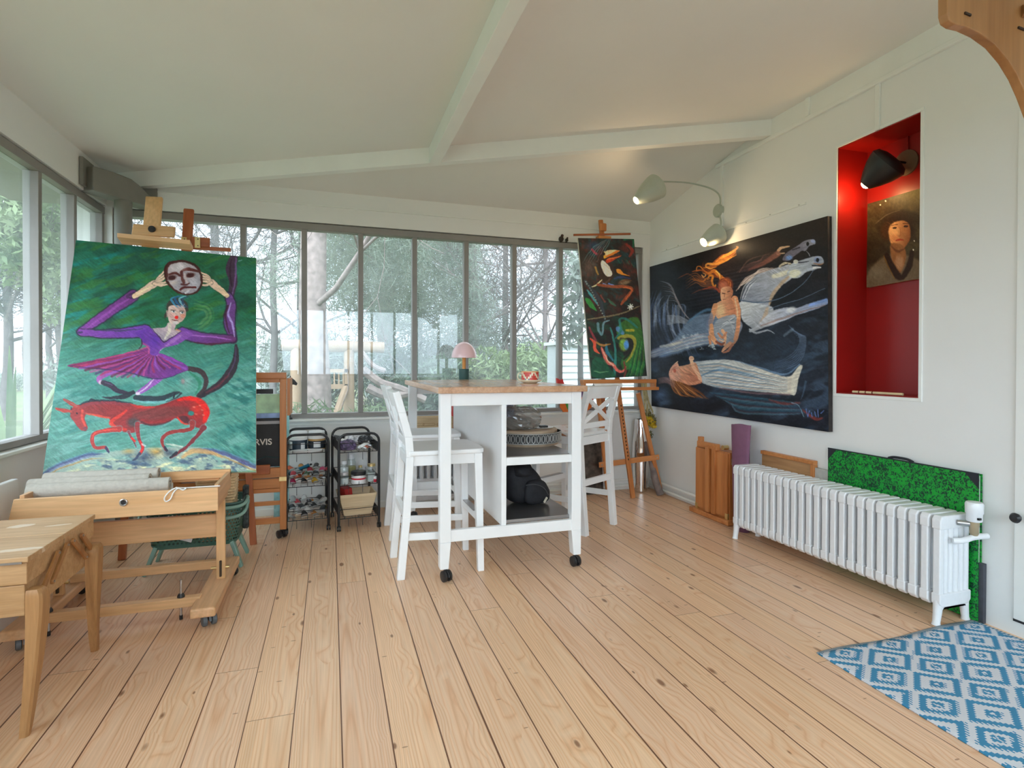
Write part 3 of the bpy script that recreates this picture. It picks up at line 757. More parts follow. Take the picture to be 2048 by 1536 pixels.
def area(name, loc, target, sx, sy, power, col):
    ld = bpy.data.lights.new(name, 'AREA'); ld.shape = 'RECTANGLE'; ld.size = sx; ld.size_y = sy; ld.energy = power; ld.color = col
    o = bpy.data.objects.new(name, ld); COL.objects.link(o); o.location = loc
    o.rotation_euler = (Vector(target)-Vector(loc)).to_track_quat('-Z', 'Y').to_euler(); return o
# ------------------------------------------------------------------ kitchen island table
def caster(parent, x, y, r=.027, rz=0.5, name='caster', mat=None, w=.016):
    """twin-wheel furniture caster under a leg; top of housing at 2r"""
    mat = mat or M_black
    ax = Vector((math.cos(rz), math.sin(rz), 0)); c = Vector((x, y, r))
    mb = MB()
    for sgn in (-1, 1):
        mb.lathe(c+ax*(sgn*w*.35), [(0, 0), (r*.75, 0), (r, .15*w), (r, .85*w), (r*.8, w), (0, w)], 20, ax*sgn)
    f = Vector((-ax.y, ax.x, 0))
    mb.prism([c+f*(r*1.12*math.cos(a))+Vector((0, 0, r*1.12*math.sin(a)))-ax*.004 for a in [PI*k/8 for k in range(9)]], ax*.008)
    mb.cyl(c+Vector((0, 0, r*.9)), c+Vector((0, 0, r*1.12+.004)), .008, 10)
    return mb.build(name, mat, parent, smooth=True, world=True)
M_counter = wood('oiled_counter_wood', rgb(202, 160, 126), rgb(186, 140, 104), 'Y', 0.22, scale=16)
TT = .947
T = thing('island_table', 'white island table on black casters with a wooden top and two steel shelves', 'table', (.877, 3.255, 0))
MB().bb((.487, 2.625, TT-.03), (1.267, 3.885, TT)).build('table_top', M_counter, T, bevel=.003, world=True)
def leg(x, y, sx, parent, name='leg'):
    mb = MB(); w = .027
    q = lambda z, a, b: [(x+a, y-w, z), (x+b, y-w, z), (x+b, y+w, z), (x+a, y+w, z)]
    inner = .012
    a0, b0 = (-w, w-inner) if sx < 0 else (-w+inner, w)
    mb.hexa(q(.06, a0, b0), q(.19, -w, w)); mb.hexa(q(.19, -w, w), q(TT-.03, -w, w))
    o = mb.build(name, M_white, parent, bevel=.003, world=True)
    caster(o, x+(.004 if sx < 0 else -.002), y-.02, rz=.35 if sx < 0 else .2)
    return o
for x, sx in ((.531, -1), (1.224, 1)):
    for y in (2.69, 3.815):
        leg(x, y, sx, T)
mb = MB()
mb.bb((.558, 2.672, .853), (1.198, 2.694, TT-.03)); mb.build('apron', M_white, T, bevel=.002, world=True)
MB().bb((.558, 3.812, .853), (1.198, 3.834, TT-.03)).build('apron', M_white, T, bevel=.002, world=True)
MB().bb((.558, 2.668, .190), (1.198, 2.694, .247)).build('lower_rail', M_white, T, bevel=.002, world=True)
MB().bb((.558, 3.812, .190), (1.198, 3.838, .247)).build('lower_rail', M_white, T, bevel=.002, world=True)
xd = on_y(1006, 900, 2.69).x
MB().bb((xd-.013, 2.672, .247), (xd+.013, 3.83, .853)).build('divider_panel', M_white, T, bevel=.002, world=True)
for z in (.547, .225):
    if z > .3: MB().bb((xd+.013, 2.672, z), (1.198, 2.694, z+.04)).build('shelf_rail', M_white, T, bevel=.002, world=True)
    MB().bb((xd+.013, 2.694, z+.022), (1.235, 3.812, z+.042)).build('shelf', M_darksteel, T, bevel=.004, world=True)
SH1, SH0 = .589, .267
# ------------------------------------------------------------------ bar stools
def stool(name, label, loc, rz, worn=False):
    t = thing(name, label, 'bar stool', loc, rz, 'white cross-back bar stools')
    wm = M_white
    mb = MB()
    prof = [(-.165, -.19), (.10, -.195), (.19, -.19), (.215, -.17), (.225, -.10), (.228, 0)]
    prof = prof+[(x, -y) for x, y in prof[::-1][1:]]
    mb.prism([(x, y, .605) for x, y in prof], (0, 0, .024)); mb.build('seat', M_seat_worn if worn else wm, t, bevel=.007, seg=3)
    for s in (-1, 1):
        mb = MB(); y = s*.165
        st = [(-.205, 0), (-.178, .30), (-.160, .60), (-.168, .70), (-.20, .82), (-.228, .92)]
        for (x0, z0), (x1, z1) in zip(st[:-1], st[1:]):
            w0 = .019; q = lambda x, z: [(x-w0, y-.019, z), (x+w0, y-.019, z), (x+w0, y+.019, z), (x-w0, y+.019, z)]
            mb.hexa(q(x0, z0), q(x1, z1))
        mb.build('rear_leg', wm, t, bevel=.003)
        mb = MB(); q = lambda x, yy, z, w: [(x-w, yy-w, z), (x+w, yy-w, z), (x+w, yy+w, z), (x-w, yy+w, z)]
        mb.hexa(q(.200, s*.168, 0, .016), q(.185, s*.160, .605, .021)); mb.build('front_leg', wm, t, bevel=.003)
        MB().bb((-.15, s*.160-.010, .553), (.18, s*.160+.010, .605)).build('apron', wm, t, bevel=.002)
        MB().bar((-.185, s*.163, .205), (.192, s*.163, .19), .018, .036, (0, 1, 0)).build('stretcher', wm, t, bevel=.003)
    MB().bb((.172, -.15, .553), (.192, .15, .605)).build('apron', wm, t, bevel=.002)
    fr_ = MB().bb((.178, -.15, .255), (.202, .15, .295)).build('footrest', wm, t, bevel=.003)
    MB().bb((.172, -.115, .2955), (.206, .115, .299)).build('plate', M_darksteel, fr_, bevel=.001)
    MB().bb((-.195, -.15, .30), (-.172, .15, .34)).build('stretcher', wm, t, bevel=.003)
    MB().bb((-.175, -.15, .553), (-.152, .15, .605)).build('apron', wm, t, bevel=.002)
    mb = MB()   # curved top rail
    mb.grid(lambda u, v: (-.218-.018*math.sin(PI*u)+.004-(v-.5)*.022, -.184+.368*u, .848+.074*v), 12, 2)
    mb.build('top_rail', wm, t, bevel=0, solid=.022)
    MB().bb((-.182, -.15, .655), (-.162, .15, .69)).build('lower_rail', wm, t, bevel=.003)
    for s in (-1, 1):
        MB().bar((-.172, -s*.15, .69), (-.212, s*.15, .85), .028, .014 + (.001 if s > 0 else 0), (0, .5, 1)).build('cross_slat', wm, t, bevel=.002)
    return t
def worn_mat():
    m, nt, b = newmat('worn_white_seat_paint'); b.inputs['Roughness'].default_value = .3
    tc = node(nt, 'ShaderNodeTexCoord'); nz = node(nt, 'ShaderNodeTexNoise', Scale=9.0, Detail=5.0)
    sp = node(nt, 'ShaderNodeSeparateXYZ'); nt.links.new(tc.outputs['Object'], sp.inputs[0]); nt.links.new(tc.outputs['Object'], nz.inputs['Vector'])
    a = node(nt, 'ShaderNodeMath', operation='ABSOLUTE'); nt.links.new(sp.outputs['Y'], a.inputs[0])
    d = node(nt, 'ShaderNodeMath', operation='MULTIPLY_ADD'); nt.links.new(a.outputs[0], d.inputs[0]); d.inputs[1].default_value = 1.6; nt.links.new(nz.outputs['Fac'], d.inputs[2])
    r = ramp(nt, d.outputs[0], [(.78, (.80, .79, .77, 1)), (.80, rgb(178, 116, 78))])
    nt.links.new(r.outputs['Color'], b.inputs['Base Color']); return m
M_seat_worn = worn_mat()
s1 = stool('bar_stool', 'white cross-back bar stool nearest the camera, tucked under the table overhang', (.532, 2.93, 0), 0)
dup(s1, (.556, 3.56, 0), 0, 'second white bar stool behind the nearest one, on the window side of the overhang')
stool('bar_stool', 'white bar stool with chipped seat paint standing right of the table, by the toucan easel', (1.535, 3.385, 0), math.radians(120), True)

# ------------------------------------------------------------------ things on the table
lp = on_z(928, 759, TT)
t = thing('table_lamp', 'mushroom table lamp with pink dome, orange stem and dark green base', 'lamp', lp)
k_ = (lp-CAMP).dot(Fv)/FPX
MB().lathe((0, 0, 0), [(0, 0), (10*k_, 0), (10.3*k_, .003), (10.3*k_, 20.5*k_), (9.6*k_, 21.3*k_), (0, 21.3*k_)], 32).build('base', plain('dark_green_lacquer', rgb(46, 82, 78), .5), t, smooth=True)
MB().cyl((0, 0, 21*k_), (0, 0, 48*k_), 3.6*k_, 20).build('stem', plain('ochre_orange_paint', rgb(212, 140, 52), .4), t, smooth=True)
M_pink = plain('pink_gloss_enamel', rgb(236, 200, 202), .18, var=.01, coat=.4)
R = 25*k_; z0 = 43.5*k_; Hd = 32*k_
pr = [(R*math.sin(a), z0+Hd*math.cos(a)) for a in [PI/2*i/12 for i in range(13)]]
pr += [(R-.0025, z0)] + [((R-.0025)*math.sin(a), z0+(Hd-.0025)*math.cos(a)) for a in [PI/2*(12-i)/12 for i in range(13)]]
MB().lathe((0, 0, 0), pr, 40, cap=False).build('lamp_shade', M_pink, t, smooth=True)
sc = on_z(1060, 766, TT)
t = thing('saucer', 'patterned saucer under the small cup on the table top', 'saucer', sc)
M_red2 = plain('red_glaze', rgb(205, 66, 52), .25); M_cream = plain('cream_glaze', rgb(236, 220, 190), .25); M_navy = plain('blue_grey_glaze', rgb(96, 112, 128), .25); M_orng = plain('orange_glaze', rgb(226, 150, 96), .25)
k_ = (sc-CAMP).dot(Fv)/FPX
mb = MB(); R = 24*k_; n = 48
rad = [.0, .5, .62, .74, .88, 1.0]; hh = [.003, .003, .004, .008, .014, .019]
for j in range(5):
    for i in range(n):
        mb.cur = [1, 1, 0, 2, 0][j] if (i//2) % 2 else [1, 1, 3, 1, 3][j]
        a0, a1 = 2*PI*i/n, 2*PI*(i+1)/n
        P = lambda r, a, h: (R*r*math.cos(a), R*r*math.sin(a), h)
        mb.add([P(rad[j], a0, hh[j]), P(rad[j], a1, hh[j]), P(rad[j+1], a1, hh[j+1]), P(rad[j+1], a0, hh[j+1])], [(0, 1, 2, 3)])
mb.cur = 1
mb.lathe((0, 0, 0), [(R*.5, 0), (R*.52, .0), (R, .016), (R, .019)], n, cap=True)
mb.build('plate', [M_red2, M_cream, M_orng, M_red2], t, smooth=True, fix=False)
cupo = thing('cup', 'small straight cup with red zigzag pattern standing on its saucer', 'cup', sc+Vector((0, 0, .0055)))
mb = MB(); R = 17.5*k_; Hc = 21*k_; n = 32; nv = 10
for j in range(nv):
    for i in range(n):
        zz = abs(((i % 8)/8)*2-1)*nv*.7
        c = 2 if j in (0, nv-1) else (0 if zz+1.5 > j+1.2 else (1 if zz+3.0 > j else 0))
        if (j < 3 and zz < 3 and c == 0 and (i % 8) in (3, 4, 5)): c = 3
        mb.cur = c; a0, a1 = 2*PI*i/n, 2*PI*(i+1)/n; h0, h1 = .002+Hc*j/nv, .002+Hc*(j+1)/nv
        mb.add([(R*math.cos(a0), R*math.sin(a0), h0), (R*math.cos(a1), R*math.sin(a1), h0), (R*math.cos(a1), R*math.sin(a1), h1), (R*math.cos(a0), R*math.sin(a0), h1)], [(0, 1, 2, 3)])
mb.cur = 1
mb.lathe((0, 0, 0), [(R*.9, 0), (R, .002)], n); mb.lathe((0, 0, 0), [(R, .002+Hc), (R-.003, .002+Hc), (R-.004, .006), (0, .005)], n, cap=False)
mb.build('body', [M_red2, M_cream, M_orng, M_navy], cupo, smooth=True, fix=False)
MB().tube(crom([(-R*.95, .0, Hc*.85), (-R*1.35, 0, Hc*.85), (-R*1.5, 0, Hc*.5), (-R*1.3, 0, Hc*.25), (-R*.95, 0, Hc*.2)], 5), .003, 8).build('handle', M_cream, cupo, smooth=True)

# ------------------------------------------------------------------ on the table's shelves
tc_ = Vector((xd+.225, 3.14, SH1)); TR = .205
tc_.x = on_y(1116, 890, 3.14).x-TR
t = thing('round_tray', 'round tray with a patterned metal rim lying on the upper steel shelf', 'tray', tc_)
M_lattice = plain('grey_metal_lattice', rgb(176, 174, 170), .4, metal=.4)
M_darkfab = plain('charcoal_fabric', rgb(54, 52, 52), .8)
M_cork = plain('pale_wood_board', rgb(190, 166, 140), .6, var=.12, scale=20)
MB().lathe((0, 0, 0), [(0, 0), (TR*.92, 0), (TR*.97, .012), (TR*.97, .018), (0, .018)], 48).build('base', M_cork, t, smooth=True)
MB().lathe((0, 0, 0), [(TR*.97, .016), (TR, .016), (TR, .075), (TR*.97, .075)], 48, cap=False).build('rim_band', M_darkfab, t, smooth=True)
mb = MB()
for i in range(44):
    a = 2*PI*i/44; c = Vector((math.cos(a)*(TR+.002), math.sin(a)*(TR+.002), .045)); tg = Vector((-math.sin(a), math.cos(a), 0))
    mb.tube([c+tg*(.0085*math.cos(b))+Vector((0, 0, .022*math.sin(b))) for b in [2*PI*k/10 for k in range(10)]], .0028, 5, closed=True)
    a2 = a+PI/44; c = Vector((math.cos(a2)*(TR+.002), math.sin(a2)*(TR+.002), .045)); mb.tube([c+Vector((0, 0, -.027)), c+Vector((0, 0, .027))], .0018, 5)
for z in (.018, .073): mb.tube([((TR+.002)*math.cos(2*PI*k/48), (TR+.002)*math.sin(2*PI*k/48), z) for k in range(48)], .003, 5, closed=True)
mb.build('lattice', M_lattice, t, smooth=True)
b0 = tc_+Vector((-.01, 0, .019))
t = thing('round_board', 'round pale wooden board lying inside the patterned tray', 'board', b0)
MB().lathe((0, 0, 0), [(0, 0), (TR*.9, 0), (TR*.94, .008), (TR*.94, .066), (TR*.92, .07), (0, .07)], 48).build('disc', M_cork, t, smooth=True)
ztop = b0.z+.0705
t = thing('small_plate', 'small white plate with a black square on it beside the plastic bag', 'plate', (tc_.x+.085, tc_.y-.04, ztop))
MB().lathe((0, 0, 0), [(0, 0), (.05, 0), (.068, .006), (.066, .008), (.045, .004), (0, .003)], 32).build('dish', M_white, t, smooth=True)
MB().box((.008, 0, .010), (.045, .045, .012)).build('pad', M_black, t, bevel=.003)
M_clear = glass_mat('crumpled_plastic', 0.30, 1.6, (.93, .93, .93, 1))
def crumple(name, label, cat, c, r, sc, seed, mat, amp=.35, kinds=None):
    random.seed(seed); t = thing(name, label, cat, c)
    ph = [(Vector((random.gauss(0, 1), random.gauss(0, 1), random.gauss(0, 1)))*random.uniform(2, 7), random.uniform(0, 6)) for _ in range(14)]
    mb = MB(); n, m = 30, 18
    mb.ball((0, 0, 0), 1, n, m)
    lo = 9
    for v in mb.v:
        d = v.normalized(); k = 1+amp*sum(abs(math.sin(d.dot(p)+q)) for p, q in ph)/14*2-amp*.65
        v.x, v.y, v.z = d.x*r*sc[0]*k, d.y*r*sc[1]*k, d.z*r*sc[2]*k
        lo = min(lo, v.z)
    fl = -r*sc[2]*.75
    for v in mb.v: v.z = max(v.z, fl)-fl
    mb.build('body', mat, t, smooth=False, fix=False)
    return t
crumple('plastic_bag', 'crumpled clear plastic bag of grey scraps lying on the tray', 'plastic bag', (tc_.x-.06, tc_.y-.03, ztop+.001), .085, (1.25, 1, .75), 4, M_clear, .5)
crumple('grey_scraps', 'dull grey scraps inside the clear plastic bag', 'scraps', (tc_.x-.05, tc_.y-.03, ztop+.006), .062, (1.15, .9, .5), 9, plain('grey_scraps', rgb(150, 144, 134), .8, var=.4, scale=40), .6)
crumple('cloth_bundle', 'blue and white bundle behind the plastic bag, next to the divider', 'bundle', (tc_.x-.115, tc_.y+.11, ztop+.001), .075, (.8, .8, 1.25), 14, plain('blue_white_print', rgb(150, 160, 180), .7, var=.6, scale=24), .5)
# black backpack
bp0 = Vector((0, 0, 0)); bp0.x = on_y(1052, 980, 3.0).x; bp0.y = 3.02; bp0.z = SH0
t = thing('backpack', 'black fabric backpack slumped on the lower steel shelf', 'backpack', bp0, .25)
M_bpk = plain('black_nylon', (.012, .012, .016, 1), .75, var=.3, scale=40, bump=.15)
def sgn_pow(c, e): return math.copysign(abs(c)**e, c)
def pillow(c, d, e, lean, top, amp, sd):
    mb = MB(); n, m = 40, 24; rnd = random.Random(sd); ph = [(rnd.uniform(4, 12), rnd.uniform(0, 6), rnd.uniform(3, 9)) for _ in range(5)]
    for i in range(m+1):
        th = PI*i/m
        for k in range(n):
            a = 2*PI*k/n
            x, y, z = sgn_pow(math.sin(th), e)*sgn_pow(math.cos(a), e), sgn_pow(math.sin(th), e)*sgn_pow(math.sin(a), e), sgn_pow(math.cos(th), e)
            f = (z+1)/2; w = 1-top*f*f; r = 1+amp*sum(math.sin(p*x+q+s*z) for p, q, s in ph)
            mb.v.append(Vector((c[0]+x*d[0]*w*r+lean*f*f, c[1]+y*d[1]*w*r, max(.001, c[2]+z*d[2]))))
    for i in range(m):
        for k in range(n): mb.f.append([i*n+k, (i+1)*n+k, (i+1)*n+(k+1) % n, i*n+(k+1) % n]); mb.mi.append(0)
    return mb
pillow((0, 0, .115), (.125, .085, .115), .62, -.055, .42, .012, 3).build('body', M_bpk, t, smooth=True)
pillow((.03, -.075, .07), (.088, .036, .068), .6, -.015, .25, .012, 5).build('front_pocket', M_bpk, t, smooth=True)
pillow((-.045, -.03, .19), (.06, .06, .035), .7, -.01, .3, .02, 7).build('lid_flap', M_bpk, t, smooth=True)
MB().tube(crom([(.085, -.112, .05), (.04, -.128, .10), (-.02, -.125, .125), (-.06, -.10, .12)], 5), .003, 6).build('zip', plain('zip_grey', (.06, .06, .065, 1), .5), t, smooth=True)
MB().tube(crom([(-.07, -.02, .215), (-.04, -.03, .235), (0, -.03, .225), (.03, -.02, .19)], 5), .008, 8).build('top_handle', M_bpk, t, smooth=True)
MB().bar((.06, -.134, .045), (.035, -.14, .02), .012, .004).build('zip_pull', plain('pale_tab', rgb(190, 180, 160), .5), t)
# ------------------------------------------------------------------ canvas paintings: a grid of painted points
class Paint:
    """paint surface: traced coordinates (the digitised artwork) are mapped to the canvas by its four corners"""
    def __init__(s, quad, nu, nv, base=(0, 0, 0), wob=1.0):
        s.nu, s.nv = nu, nv
        (x0, y0), (x1, y1), (x2, y2), (x3, y3) = quad   # TL TR BR BL
        dx1, dx2, dx3 = x1-x2, x3-x2, x0-x1+x2-x3; dy1, dy2, dy3 = y1-y2, y3-y2, y0-y1+y2-y3
        den = dx1*dy2-dx2*dy1; g = (dx3*dy2-dx2*dy3)/den; h = (dx1*dy3-dx3*dy1)/den
        a, b, c = x1-x0+g*x1, x3-x0+h*x3, x0; d, e, f = y1-y0+g*y1, y3-y0+h*y3, y0
        u, v = np.meshgrid(np.linspace(0, 1, nu+1), np.linspace(0, 1, nv+1))
        w = g*u+h*v+1; s.X = (a*u+b*v+c)/w; s.Y = (d*u+e*v+f)/w; s.U, s.V = u, v
        s.C = np.zeros(s.X.shape+(3,)) + np.array(base, float)
        s.rng = np.random.default_rng(11); s.X0, s.Y0 = s.X.copy(), s.Y.copy()
        wx = (s.noise(13, 13, .3, 91)-.5)*5+(s.noise(4, 4, 0, 92)-.5)*2.2; wy = (s.noise(13, 13, .9, 93)-.5)*5+(s.noise(4, 4, .5, 94)-.5)*2.2   # hand-drawn wobble
        s.X = s.X+wx*wob; s.Y = s.Y+wy*wob
    def finish(s, amt=.2, ang=-.3):
        """bristle marks of the brush across the whole canvas"""
        a = s.noise(16, 2.2, ang, 71); b = s.noise(14, 2.0, ang+.9, 72); m = np.clip((s.noise(40, 40, 0, 73)-.35)*3.3, 0, 1)
        s.C *= (1+amt*2*((a*m+b*(1-m))-.5))[..., None]
        s.C += ((s.noise(3, 3, 0, 74)-.5)*14)[..., None]
        return s
    def noise(s, sx, sy, ang=0.0, seed=0, warp=None):
        r = np.random.default_rng(seed); ca, sa = math.cos(ang), math.sin(ang)
        X, Y = (s.X, s.Y) if warp is None else warp
        x = (X*ca+Y*sa)/sx; y = (-X*sa+Y*ca)/sy; out = 0; amp = 1; tot = 0
        for o in range(3):
            T = r.random((64, 64)); xi = np.floor(x).astype(int); yi = np.floor(y).astype(int); fx = x-xi; fy = y-yi
            fx = fx*fx*(3-2*fx); fy = fy*fy*(3-2*fy)
            g = lambda i, j: T[(yi+j) % 64, (xi+i) % 64]
            out = out+amp*((g(0,0)*(1-fx)+g(1,0)*fx)*(1-fy)+(g(0,1)*(1-fx)+g(1,1)*fx)*fy); tot += amp; amp *= .55; x = x*2.1; y = y*2.1
        return out/tot
    def wash(s, col, m): s.C += (np.array(col, float)-s.C)*np.clip(m, 0, 1)[..., None]
    def glow(s, x, y, rx, ry, col, a=1.0, p=1.0, ang=0.0):
        ca, sa = math.cos(ang), math.sin(ang); dx, dy = s.X-x, s.Y-y
        d = np.sqrt(((dx*ca+dy*sa)/rx)**2+((-dx*sa+dy*ca)/ry)**2); s.wash(col, a*np.clip(1-d, 0, 1)**p)
    def ell(s, x, y, rx, ry, col, ang=0.0, a=1.0, soft=.15):
        ca, sa = math.cos(ang), math.sin(ang); dx, dy = s.X-x, s.Y-y
        d = np.sqrt(((dx*ca+dy*sa)/rx)**2+((-dx*sa+dy*ca)/ry)**2); s.wash(col, a*np.clip((1-d)/soft+.5, 0, 1))
    def smooth(s, pts, n=5, closed=False):
        return [(p.x, p.y) for p in crom([(x, y, 0) for x, y in pts], n, closed)]
    def poly(s, pts, col, a=1.0, soft=1.2, curve=True, col2=None, axis=None):
        if curve: pts = s.smooth(pts, 4, True)
        P = np.array(pts); x0, y0 = P.min(0)-4; x1, y1 = P.max(0)+4
        m = (s.X > x0) & (s.X < x1) & (s.Y > y0) & (s.Y < y1)
        if not m.any(): return
        X, Y = s.X[m], s.Y[m]; ins = np.zeros(X.shape, bool); d = np.full(X.shape, 1e9)
        for (ax, ay), (bx, by) in zip(pts, pts[1:]+pts[:1]):
            c = ((ay > Y) != (by > Y)) & (X < (bx-ax)*(Y-ay)/((by-ay) if by != ay else 1e-9)+ax); ins ^= c
            L = (bx-ax)**2+(by-ay)**2+1e-9; t = np.clip(((X-ax)*(bx-ax)+(Y-ay)*(by-ay))/L, 0, 1)
            d = np.minimum(d, np.hypot(X-ax-t*(bx-ax), Y-ay-t*(by-ay)))
        k = np.clip(np.where(ins, d, -d)/soft+.5, 0, 1)*a
        c = np.array(col, float)
        if col2 is not None:
            (ux, uy), (vx, vy) = axis; t = np.clip(((X-ux)*(vx-ux)+(Y-uy)*(vy-uy))/((vx-ux)**2+(vy-uy)**2), 0, 1)[:, None]; c = c*(1-t)+np.array(col2, float)*t
        s.C[m] += (c-s.C[m])*k[:, None]
    def line(s, pts, w, col, a=1.0, soft=1.0, col2=None, curve=True):
        if curve and len(pts) > 2:
            n = len(pts); pts = s.smooth(pts, 5)
        ws = np.interp(np.linspace(0, 1, len(pts)), np.linspace(0, 1, len(w)), w) if isinstance(w, (list, tuple)) else np.full(len(pts), w)
        P = np.array(pts); M = ws.max()+soft+2; x0, y0 = P.min(0)-M; x1, y1 = P.max(0)+M
        m = (s.X > x0) & (s.X < x1) & (s.Y > y0) & (s.Y < y1)
        if not m.any(): return
        X, Y = s.X[m], s.Y[m]; best = np.full(X.shape, -1e9); tt = np.zeros(X.shape)
        for i in range(len(P)-1):
            (ax, ay), (bx, by) = P[i], P[i+1]; L = (bx-ax)**2+(by-ay)**2+1e-9
            t = np.clip(((X-ax)*(bx-ax)+(Y-ay)*(by-ay))/L, 0, 1)
            v = (ws[i]*(1-t)+ws[i+1]*t)/2-np.hypot(X-ax-t*(bx-ax), Y-ay-t*(by-ay))
            up = v > best; best = np.where(up, v, best); tt = np.where(up, (i+t)/(len(P)-1), tt)
        k = np.clip(best/soft+.5, 0, 1)*a; c = np.array(col, float)
        if col2 is not None: c = c*(1-tt[:, None])+np.array(col2, float)*tt[:, None]
        s.C[m] += (c-s.C[m])*k[:, None]
    def lines(s, L, w, col, a=1.0, soft=1.0, col2=None):
        for pts in L: s.line(pts, w, col, a, soft, col2)
    def mesh(s, name, corners, mat, parent, gain):
        """corners TL TR BR BL in the parent's space"""
        c = [np.array(p, float) for p in corners]; u, v = s.U[..., None], s.V[..., None]
        P = (c[0]*(1-u)+c[1]*u)*(1-v)+(c[3]*(1-u)+c[2]*u)*v
        nu, nv = s.nu, s.nv; i = np.arange((nu+1)*(nv+1)).reshape(nv+1, nu+1)
        F = np.stack([i[:-1, :-1], i[1:, :-1], i[1:, 1:], i[:-1, 1:]], -1).reshape(-1, 4)
        o = np_mesh(name, P.reshape(-1, 3), F, mat, parent)
        q = np.clip(s.C, 0, 255)/255.0; l = np.where(q <= .04045, q/12.92, ((q+.055)/1.055)**2.4)*gain
        at = o.data.color_attributes.new('paint', 'FLOAT_COLOR', 'POINT')
        at.data.foreach_set('color', np.concatenate([np.clip(l, 0, .92), np.ones(l.shape[:2]+(1,))], -1).astype(np.float32).ravel())
        return o
def oil_mat(name, rough=.42, bump=.25, sc=140):
    m, nt, b = newmat(name); b.inputs['Roughness'].default_value = rough
    at = node(nt, 'ShaderNodeVertexColor'); at.layer_name = 'paint'
    tc = node(nt, 'ShaderNodeTexCoord'); nz = node(nt, 'ShaderNodeTexNoise', Scale=sc, Detail=4.0); nt.links.new(tc.outputs['Object'], nz.inputs['Vector'])
    r = ramp(nt, nz.outputs['Fac'], [(.3, (.92, .92, .92, 1)), (.7, (1.06, 1.06, 1.06, 1))])
    nt.links.new(mix(nt, at.outputs['Color'], r.outputs['Color'], 1.0, 'MULTIPLY'), b.inputs['Base Color'])
    bp = node(nt, 'ShaderNodeBump', Strength=bump, Distance=.002); nt.links.new(nz.outputs['Fac'], bp.inputs['Height']); nt.links.new(bp.outputs['Normal'], b.inputs['Normal'])
    return m
M_oil = oil_mat('oil_paint'); M_oildark = oil_mat('varnished_oil_paint', .45, .15)
M_oildark.node_tree.nodes['Principled BSDF'].inputs['Specular IOR Level'].default_value = .22
M_canvasedge = plain('raw_canvas_edge', rgb(206, 196, 178), .8, var=.05)
def stretched(name, label, P4, depth, nrm, paint, mat, gain, edgemat, group=None):
    """canvas on stretcher: P4 = TL TR BR BL of the painted face, nrm = outward normal"""
    P4 = [Vector(p) for p in P4]; base = (P4[2]+P4[3])/2
    t = thing(name, label, 'painting', base, 0, group)
    loc = [p-base for p in P4]; n = Vector(nrm)
    paint.mesh('canvas_face', loc, mat, t, gain)
    f = [p-n*.0012 for p in loc]; b = [p-n*depth for p in loc]
    MB().hexa(b[::-1], f[::-1]).build('stretcher', edgemat, t)
    return t
